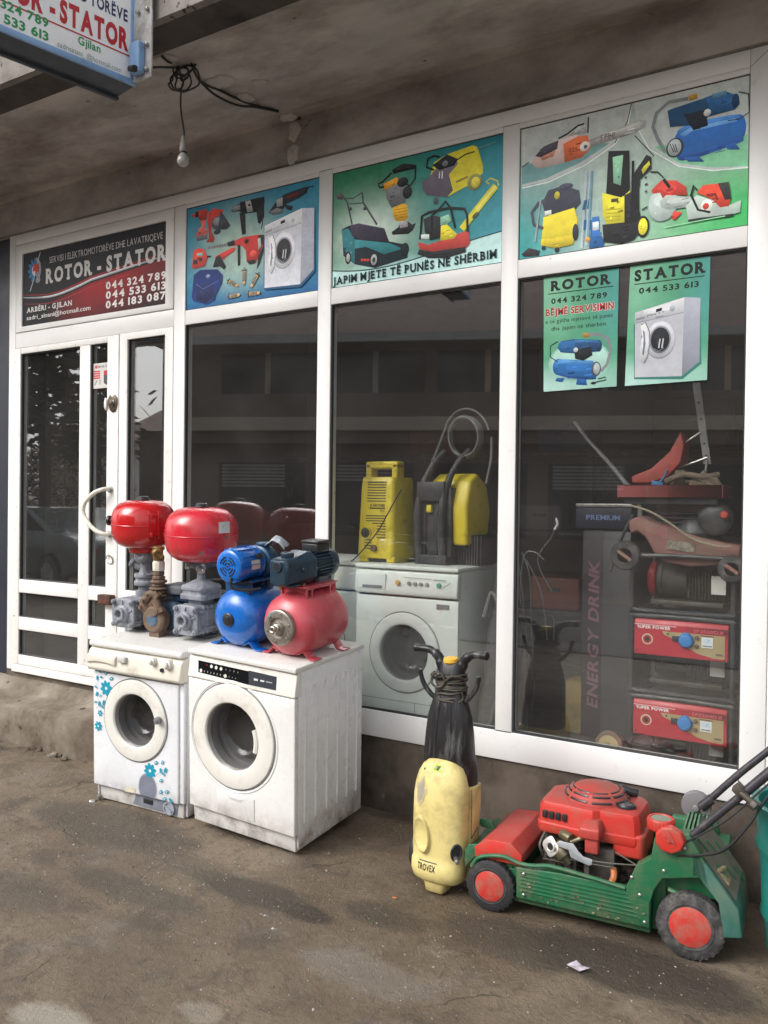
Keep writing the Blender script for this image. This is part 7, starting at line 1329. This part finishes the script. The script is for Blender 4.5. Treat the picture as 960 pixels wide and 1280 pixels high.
for k in range(4): g = G(); z = .245 - k * .0135; yy = -.1005 + .012 * (z - .06) / .34; g.bx(-.07 + (.04 if k == 3 else 0), .052, yy - .002, yy + .004, z, z + .005); g.build('vent_slot', m_dk, e)
for k in range(9): g = G(); z = .19 - k * .015; yy = -.1005 + .012 * (z - .06) / .34; g.bx(.0 if k < 5 else -.075 + (k > 6) * .0, .055 if k < 5 else -.03, yy - .002, yy + .004, z, z + .005); g.build('vent_slot', m_dk, e)
g = G(); g.lathe([(.036, 0), (.036, .005), (.032, .008), (.028, .006), (.027, .002)], (-.068, -.099, .155), (0, -1, 0), 28); g.build('dial_bezel', m_y2, e); g = G(); g.cyl((-.068, -.10, .155), (-.068, -.106, .155), .026, n=24); g.box((-.068, -.108, .155), (.010, .006, .045)); g.build('pressure_dial', m_dk, e, bev=.001)
g = G(); g.cyl((-.012, -.10, .075), (-.012, -.115, .075), .018, n=16); g.build('outlet_port', m_rust, e, bev=.002)
p = Pic((0, -.0925, 0), (1, 0, .0), (0, 0, 1), step=.0002); p.text('KÄRCHER', -.045, .048, .295, .016, '#2c2810', .035); p.poly([(-.05, .284), (.048, .284), (.048, .291), (-.05, .291)], '#2c2810'); p.text('410', .015, .045, .270, .009, '#2c2810', .01); p.done('brand_print', e, m=attr_mat('brand ink', r=.5))
g = G(); g.tube([(.14, -.08, .39), (.09, -.125, .27), (.03, -.13, .17), (-.06, -.13, .07), (-.13, -.12, .01), (-.16, -.10, -.0)], .0035, 7); g.build('mains_lead', m_black, e)
# washer 2, dark frame with yellow flanks
Y2m = frameM((-2.04, .36, 1.244), -.10, 0, 0); e = thing('pressure_washer', 'tall dark pressure washer with yellow flanks and a grey hose reel', 'pressure washer', M=Y2m)
g = G(); g.rings([[(x, y, z) for y, z in ((-.06, .10), (-.07, .30), (-.03, .44), (.04, .48), (.14, .42), (.18, .28), (.16, .16), (.10, .12))] for x in (-.09, .155)]); g.build('housing', m_y2, e, bev=.02, seg=4)
g = G()
for x in (-.115, .035): g.tube([(x, -.10, .0), (x - .005, -.11, .25), (x + .01, -.09, .40), (x + .04, -.04, .52), (x + .08, .02, .60)], [.022, .022, .020, .018, .016], 8)
g.bx(-.13, .06, -.115, .10, .0, .05); g.bx(-.12, .05, -.12, -.05, .33, .43); g.bx(-.105, .045, -.075, .0, .05, .33); g.bx(.02, .075, -.09, .03, .04, .40); g.bx(-.13, -.09, -.08, .12, .05, .42); g.bx(-.10, -.085, -.09, -.06, .05, .33); g.bx(-.02, -.005, -.09, -.06, .05, .33); g.build('frame', m_dk, e, bev=.004)
g = G(); g.bx(-.075, -.045, -.095, -.06, .27, .31); g.build('yellow_latch', m_y2, e, bev=.003)
g = G(); 
for k in range(9): g.bx(.06 + .016 * k, .068 + .016 * k, -.02, .14, .0, .17 - .002 * k)
g.bx(.055, .205, .0, .13, .0, .15); g.build('ribbed_base', m_dk, e, bev=.002)
hz = mat('grey rubber hose', (.13, .13, .125), r=.55, dirt='#6b6862', damt=.3, dscale=12); g = G()
for k in range(4): g.torus((.10 - .004 * k, -.02 + .018 * k, .665), (.15, 1, .1), .100 + .006 * (k % 2), .0075, 44, 8)
g.torus((.10, .01, .655), (.15, 1, .1), .155, .006, 44, 8, 0, .1, 2.9); g.tube([(-.02, .0, .72), (-.075, .0, .60), (-.13, -.02, .45), (-.16, -.03, .25)], .0075, 8); g.tube([(.25, .01, .66), (.255, .0, .55), (.24, -.02, .42)], .0075, 8); g.build('hose_reel', hz, e)
# dark sack and hose beside the machine
Sk = thing('dust_sack', 'dark grey sack leaning beside the mint machine, behind the black handle bars', 'sack', (-1.70, .30, FZ)); g = G(); rs = []
for j in range(15):
    t = j / 14; rs.append([(-1.70 + (.12 - .085 * t ** 1.5) * math.cos(a) * (1 + .25 * noise.noise(Vector((math.cos(a) * 2, math.sin(a) * 2, t * 4)))), .32 + (.14 - .10 * t) * math.sin(a) * (1 + .25 * noise.noise(Vector((math.cos(a) * 2, 5, t * 4)))), FZ + .002 + .86 * t) for a in (2 * PI * i / 20 for i in range(20))])
g.rings(rs); own(g.build('sack_cloth', mat('charcoal cloth', (.055, .057, .060), r=.85, dirt='#73706a', damt=.3, dscale=8, vary=.3, bump=.4, bscale=20), ang=90), Sk)
g = G(); g.tube([(-1.72, .20, .45), (-1.66, .17, .62), (-1.64, .20, .85), (-1.68, .22, 1.05), (-1.73, .24, 1.12), (-1.76, .22, 1.0)], .012, 10); own(g.build('sack_hose', hz), Sk)
# white folded board behind the narrow pane
g = G(); g.rings([[(-4.10, y, .45), (-4.10, y, 1.02), (-3.76, y, 1.135), (-3.72, y, .45)] for y in (.16, .18)]); tag(g.build('leaning_board', mat('white board', (.66, .65, .63), r=.5), bev=.004), 'white board leaning inside behind the narrow pane next to the door', 'board')
# ------------------------------------------------------------------ stack in the right window
m_gred = mat('generator red paint', (.46, .025, .035), r=.4, dirt='#6a3a38', damt=.2, dscale=10); m_gtan = '#a5946c'
def generator(label, z, hh, lower, engine_red=False, sp='SP3500DX'):
    Mg = frameM((-.60, .20, z), .0, 0, 0); e = thing('generator', label, 'generator', M=Mg, group=None); w, d = .43, .40
    g = G()
    for y in (.0, d): g.tube([(-w + .03, y, 0.012), (-.03, y, .012), (-.004, y, .04), (-.004, y, hh - .04), (-.03, y, hh - .012), (-w + .03, y, hh - .012), (-w + .004, y, hh - .04), (-w + .004, y, .04)], .011, 10, closed=True, sub=4)
    for x, zz in ((-w + .03, .012), (-.03, .012), (-w + .03, hh - .012), (-.03, hh - .012)): g.cyl((x, 0, zz), (x, d, zz), .010, n=10)
    g.build('tube_frame', m_dk, e)
    g = G(); g.bx(-w + .06, -.06, .10, .34, .03, .05); g.lathe([(.05, 0), (.085, .01), (.085, .03), (.078, .034), (.078, .14), (.06, .15)], (-w + .07, .20, hh * .52), (1, 0, 0), 28)
    for k in range(9): g.bx(-.21 + .014 * k, -.205 + .014 * k, .12, .30, .06, hh * .72)
    g.bx(-.22, -.06, .14, .28, .06, hh * .7); g.lathe([(.07, 0), (.07, .13)], (-.20, .20, hh * .5), (1, 0, 0), 24); g.build('engine', m_eng, e, bev=.002)
    g = G(); g.lathe([(.06, 0), (.082, .008), (.082, .03), (.05, .045), (.0, .045)], (-w + .075, .20, hh * .52), (-1, 0, 0), 28); g.build('recoil_cover', m_gred if engine_red else m_dk, e, bev=.002)
    g = G(); g.bx(-.11, -.05, .095, .11, .09, .17); g.build('spec_plate', m_label, e)
    if lower:
        z0, z1 = hh - .185, hh - .022; g = G(); g.rings([[(x, y, zz) for y, zz in ((.06, z0), (-.004, z0 + .003), (-.012, z1 - .02), (.0, z1), (.06, z1))] for x in (-w + .018, -.018)]); pn = g.build('control_panel', m_gred, e, bev=.004)
        p = Pic((0, -.0135, 0), (1, 0, 0), (0, 0, 1), step=.0003); x0, x1 = -w + .02, -.02; zz0 = z0 + .008; zz1 = z1 - .022
        p.grid([(x0, zz0), (x1, zz0), (x1, zz1), (x0, zz1)], lambda u, v: lerp3(lin('#b02434'), lin('#5a1220'), sm(.45, .9, u) * sm(.7, .95, v)), 8, 6)
        A_ = [(x0 + (x1 - x0) * u, zz0 + (zz1 - zz0) * v) for u, v in ((.30, .80), (.97, .80), (.97, .06), (.86, .06), (.70, .16), (.56, .36), (.44, .56), (.33, .68))]; p.poly(A_, m_gtan)
        p.line([(x0, zz1 - .003), (x0 + .18, zz1 - .004)], .003, '#e8c8c8'); p.text('SUPER POWER', x0 + .012, x0 + .155, zz1 - .020, .013, '#efe3e0', .03); p.text(sp, x0 + .25, x1 - .015, zz1 - .020, .014, '#c85a64', .03)
        fx = lambda u, v: (x0 + (x1 - x0) * u, zz0 + (zz1 - zz0) * v)
        p.ell(*fx(.145, .50), .024, .024, '#cfc2a8'); p.ell(*fx(.145, .50), .019, .019, '#a82c38'); p.ell(*fx(.145, .50), .011, .011, '#401418'); p.poly([fx(.73, .72), fx(.85, .72), fx(.85, .38), fx(.73, .38)], '#d9dcd8'); p.poly([fx(.745, .68), fx(.835, .68), fx(.835, .52), fx(.745, .52)], '#c4d3df'); p.line([fx(.79, .55), fx(.81, .65)], .0015, '#333333'); p.line([fx(.74, .44), fx(.84, .44)], .004, '#44536a'); p.line([fx(.72, .76), fx(.86, .76)], .003, '#6f2a28'); p.line([fx(.88, .2), fx(.95, .2)], .008, '#6e6248')
        for u, v in ((.03, .86), (.03, .1), (.97, .9), (.97, .03), (.37, .73)): p.ell(*fx(u, v), .004, .004, '#2a2420')
        p.done('panel_print', pn, m=attr_mat('generator ink', r=.4))
        g = G(); q = fx(.57, .56); g.lathe([(.032, 0), (.032, .010), (.026, .022), (.010, .024), (0, .024)], (q[0], -.013, q[1]), (0, -1, 0), 24); g.bx(q[0] - .012, q[0] + .012, -.03, -.013, q[1] + .02, q[1] + .034); g.build('blue_socket', mat('socket blue', (.03, .20, .50), r=.4), pn, bev=.001)
        g = G(); q = fx(.455, .60); g.bx(q[0] - .014, q[0] + .014, -.022, -.013, q[1] - .012, q[1] + .012); g.build('switch', m_darkp, pn, bev=.002)
        for v in (.68, .40): g = G(); q = fx(.68, v); g.cyl((q[0], -.012, q[1]), (q[0], -.022, q[1]), .009, n=12); g.build('breaker_button', m_rust, pn, bev=.001)
generator('petrol generator with a red control panel, at the bottom of the stack', FZ + .002, .345, True, sp='SP3200DX')
generator('petrol generator with a red control panel, in the middle of the stack', FZ + .350, .355, True, sp='SP3500DX')
generator('petrol generator without visible panel, at the top of the stack under the pink mower', FZ + .708, .265, False, True)
# dusty pink mower on top
m_dp = mat('dusty pink mower shell', (.25, .095, .09), r=.8, dirt='#85705f', damt=.48, dscale=5, vary=.15, bump=.2)
PM = frameM((-1.04, .20, FZ + .975), .0, 0, 0); e = thing('lawn_mower', 'dusty pink mower shell with two wheels on top of the generator stack', 'lawn mower', M=PM); TP = loc_T(PM, 0)
pp = [TP(*q) for q in ((786, 668), (783, 650), (800, 644), (812, 652), (838, 660), (870, 672), (905, 680), (925, 684), (924, 700), (900, 707), (860, 709), (828, 703), (815, 690), (805, 672), (795, 664))]
g = G(); g.rings([[(x, y, z) for x, z in pp] for y in (.02, .36)]); g.build('deck_shell', m_dp, e, bev=.012, seg=3)
for px, py, r_ in ((783, 694, .066), (916, 711, .058)):
    q = TP(px, py); g = G(); g.lathe([(r_ * .6, -.02), (r_ * .92, -.02), (r_, -.012), (r_, .012), (r_ * .92, .02), (r_ * .6, .02)], (q[0], -.01, q[1]), (0, 1, 0), 36); w_ = g.build('wheel', m_tyre, e, bev=.001); g = G(); g.lathe([(r_ * .66, -.012), (r_ * .66, .014), (r_ * .5, .020), (0, .020)], (q[0], -.01, q[1]), (0, -1, 0), 30); g.box((q[0], -.033, q[1]), (r_ * 1.1, .006, .014), 0, (0, .6, 0)); g.build('wheel_cap', m_dp, w_)
q = TP(850, 683); g = G(); g.box((q[0], .016, q[1]), (.115, .004, .04), 0, (0, .12, 0)); g.build('maker_plate', mat('worn plate', (.30, .27, .22), r=.5, dirt='#3a302a', damt=.5, dscale=40), e)
g = G(); q = TP(870, 650); g.lathe([(.10, 0), (.11, .02), (.09, .07), (.06, .10), (0, .11)], (q[0] - .03, .18, q[1] - .08), (0, 0, 1), 24)
q = TP(890, 648); g.lathe([(.05, 0), (.075, .015), (.075, .05), (.05, .07)], (q[0], .06, q[1]), (0, 1, 0), 24)
for k in range(6): g.bx(q[0] - .26, q[0] - .08, .10, .24, q[1] - .05 + .022 * k, q[1] - .043 + .022 * k)
g.build('engine', m_dk, e, bev=.002)
q = TP(903, 644); g = G(); g.lathe([(.016, 0), (.018, .004), (.012, .012), (0, .013)], (q[0], .05, q[1]), (0, -1, 0), 16); g.build('red_cap', m_mred, e)
g = G(); g.tube([(TP(a_, b_)[0], -.02, TP(a_, b_)[1]) for a_, b_ in ((790, 632), (815, 640), (840, 655), (870, 675), (900, 683), (915, 683))], .005, 8); g.build('bowden_cable', mat('tan cable sleeve', (.26, .22, .15), r=.6), e)
g = G(); g.tube([(TP(a_, b_)[0], .03, TP(a_, b_)[1]) for a_, b_ in ((790, 643), (778, 665), (768, 690), (760, 715))], .008, 8); g.build('control_rod', m_dk, e)
# top tray, scoop, pole and perforated bar
TRm = frameM((-1.10, .22, 1.60), .0, 0, 0); e = thing('tool_tray', 'flat red tray heaped with rusty parts on top of the pink mower', 'tray', M=TRm)
g = G(); g.bx(0, .44, 0, .25, 0, .006); g.bx(0, .44, -.006, 0, .0, .055); g.bx(0, .44, .25, .256, 0, .055); g.bx(-.006, 0, -.006, .256, 0, .055); g.bx(.44, .446, -.006, .256, 0, .055); g.build('tray_pan', mat('dull tray red', (.24, .035, .035), r=.55, dirt='#5a4038', damt=.3), e, bev=.002)
g = G(); g.bx(.02, .42, .02, .23, -.03, -.002); g.build('tray_feet', m_dk, e, bev=.002)
rr = random.Random(9)
g = G()
for k in range(16): g.box((rr.uniform(.20, .42), rr.uniform(.03, .22), .03 + rr.random() * .06), (rr.uniform(.03, .09), rr.uniform(.02, .05), rr.uniform(.02, .05)), 0, (rr.random(), rr.random(), rr.random()))
g.tube([(.20, .02, .07), (.28, .01, .10), (.36, .02, .09), (.42, .05, .10)], .014, 8); g.build('rusty_parts', mat('rusty offcuts', (.15, .115, .085), r=.9, dirt='#5d4a38', damt=.5, dscale=20, vary=.3, bump=.6), e, bev=.003)['kind'] = 'stuff'
g = G(); g.box((.155, .06, .062), (.05, .04, .02), 0, (0, .2, .3)); g.tube([(.16, .05, .06), (.185, .05, .09), (.20, .05, .125)], .004, 6); g.build('blue_clamp', mat('clamp blue', (.04, .17, .38), r=.5), e, bev=.002)
TQ2 = lambda px, py, y: KY(px, py, y)
def barpts(L_, y): return [tuple(KY(a_, b_, y)) for a_, b_ in L_]
e = thing('plastic_scoop', 'curved red plastic guard standing up on the tray behind the glass', 'guard', tuple(KY(820, 590, .3))); g = G(); P = [(790, 596), (815, 586), (838, 565), (852, 540), (856, 556), (852, 578), (836, 596), (812, 604), (792, 604)]; q = [KY(a_, b_, .30) for a_, b_ in P]; g.rings([[(v.x, y, v.z) for v in q] for y in (.28, .42)]); own(g.build('guard_shell', mat('dull guard red', (.34, .045, .035), r=.5, dirt='#5a3a34', damt=.25), bev=.006, seg=3), e)
e = thing('perforated_bar', 'pale upright perforated bar with two struts above the tray', 'bar', tuple(KY(878, 540, .34))); g = G(); a_, b_ = KY(870, 478, .34), KY(884, 580, .34); dv = (b_ - a_); g.rings([[a_ + dv * t + Vector((s * .016, y, 0)) for s, y in ((-1, 0), (1, 0), (1, .012), (-1, .012))] for t in (0, 1)]); own(g.build('bar', mat('galvanised strip', (.36, .36, .35), r=.5, m=.3, dirt='#57524c', damt=.3), bev=.001), e)
for L_ in (((848, 585), (884, 572)), ((857, 553), (876, 540)), ((884, 575), (880, 602))): g = G(); g.tube(barpts(L_, .335), .005, 8, sub=1); own(g.build('strut', m_steel), e)
g = G()
for t in (.25, .45, .75, .9): q = a_ + dv * t; g.cyl((q.x, q.y - .001, q.z), (q.x, q.y - .004, q.z), .005, n=10)
own(g.build('bar_bolt', m_dk), e)
g = G(); g.tube(barpts(((718, 527), (735, 550), (765, 583), (797, 625), (800, 645)), .26), [.007, .008, .010, .012, .012], 10); tag(g.build('lance_pole', mat('grey lance', (.16, .16, .155), r=.45, m=.3)), 'slim grey lance leaning diagonally left of the red tray', 'lance')
# drinks display column
DF = frameM((-1.40, .62, FZ + .001), -.12, 0, 0); e = thing('display_column', 'tall dark column lettered ENERGY DRINK beside the generator stack', 'display', M=DF); g = G(); g.rings([[(x, y, z) for x, y in ((0, 0), (.26, -.0), (.26, .3), (0, .3))] for z in (.0, 1.06)]); g.build('column_body', mat('dark plum laminate', (.030, .018, .027), r=.4), e, bev=.008)
g = G(); g.bx(.115, .262, -.006, .30, .02, 1.05); g.build('silver_edge', mat('brushed silver', (.075, .075, .08), r=.4, m=.4), e, bev=.003); g = G(); g.bx(-.03, .27, -.02, .31, 1.062, 1.17); g.build('blue_header', mat('header blue', (.006, .009, .028), r=.5), e, bev=.004); g = G(); g.bx(-.03, .27, -.02, .31, 1.172, 1.19); g.build('header_lid', m_steel, e, bev=.002)
p = Pic((.085, -.0015, .10), (0, 0, 1), (-1, 0, 0), step=.0002); p.text('ENERGY DRINK', .05, .80, -.01, .058, '#775460', .03, skew=.2); p.done('column_print', e, m=attr_mat('column ink', r=.5)); p = Pic((0, -.0215, 1.09), (1, 0, 0), (0, 0, 1), step=.0002); p.text('PREMIUM', .03, .21, .018, .026, '#6f82ac', .02); p.done('header_print', e, m=attr_mat('column ink'))
g = G(); q = KY(708, 862, .62); g.box((q.x + .10, .70, FZ + .14), (.21, .16, .27)); e = tag(g.build('ochre_box', mat('ochre carton', (.30, .21, .05), r=.7, dirt='#4a3a1c', damt=.4), bev=.006), 'small ochre box on the shop floor between hoses and column', 'box')
e = thing('grinding_disc', 'round tan disc in a dark holder at the foot of the generators', 'disc', tuple(KY(763, 932, .14))); q = KY(763, 930, .14); g = G(); g.lathe([(.062, 0), (.062, .022), (.055, .026)], (q.x, q.y, q.z), (0, -1, 0), 32); own(g.build('disc_holder', m_rust), e); g = G(); g.lathe([(.045, .02), (.045, .032), (.014, .034), (.010, .028), (0, .028)], (q.x, q.y, q.z), (0, -1, 0), 32); own(g.build('disc', mat('tan grinding disc', (.42, .33, .16), r=.7)), e)
# pale hoses hanging on the left of the right window
e = thing('hose_bundle', 'thin pale hoses hanging in the left part of the right window', 'hoses', tuple(KY(660, 760, .5)))
for k, L_ in enumerate((((652, 690), (662, 720), (664, 780), (668, 870)), ((648, 700), (655, 760), (662, 850)), ((680, 700), (668, 690), (655, 695), (650, 740)), ((696, 645), (690, 670), (672, 700), (690, 740)), ((658, 700), (676, 740), (684, 800)), ((645, 720), (660, 780), (690, 770), (692, 800)), ((652, 800), (668, 830), (664, 900)))):
    g = G(); g.tube(barpts(L_, .45 + .03 * k), .0035, 7); own(g.build('hose', mat('pale hose', (.10, .105, .10), r=.4)), e)
g = G(); g.tube(barpts(((693, 662), (697, 655), (695, 648)), .40), .006, 8); own(g.build('hose_end', mat('white hose end', (.7, .7, .7), r=.3)), e)
# low dark shelf with machine cases along the back
e = thing('back_shelf', 'dim shelf of grey cases at the back of the shop', 'shelf', (-2.6, 2.6, FZ))
for z in (.35, .95, 1.55): g = G(); g.bx(-4.9, -.6, 2.5, 2.95, FZ + z, FZ + z + .03); own(g.build('shelf_board', m_dk), e)
for x in (-4.9, -3.4, -2.0, -.64): g = G(); g.bx(x, x + .04, 2.5, 2.95, FZ, FZ + 1.6); own(g.build('shelf_post', m_dk), e)

rr = random.Random(21)
for zi, (z, zn) in enumerate(((.38, 'lower'), (.98, 'middle'), (1.58, 'upper'))):
    for ci, (cn, c_) in enumerate((('grey', (.12, .12, .12)), ('red', (.20, .05, .04)), ('blue', (.05, .09, .18)))):
        w_, h_ = rr.uniform(.3, .5), rr.uniform(.2, .42); t_ = thing('storage_case', 'dim %s storage case on the %s shelf at the back of the shop' % (cn, zn), 'case', (-3.3 + .95 * ((ci + zi) % 3) + rr.uniform(-.15, .15), 2.72, FZ + z + .002), group='cases on the back shelf')
        g = G(); g.box((0, 0, h_ / 2), (w_, .32, h_)); g.build('case_body', mat('case ' + cn, c_, r=.5), t_, bev=.015, seg=2)
        g = G(); g.box((0, -.165, h_ * .62), (.10, .012, .03)); g.build('latch', m_dk, t_, bev=.002)
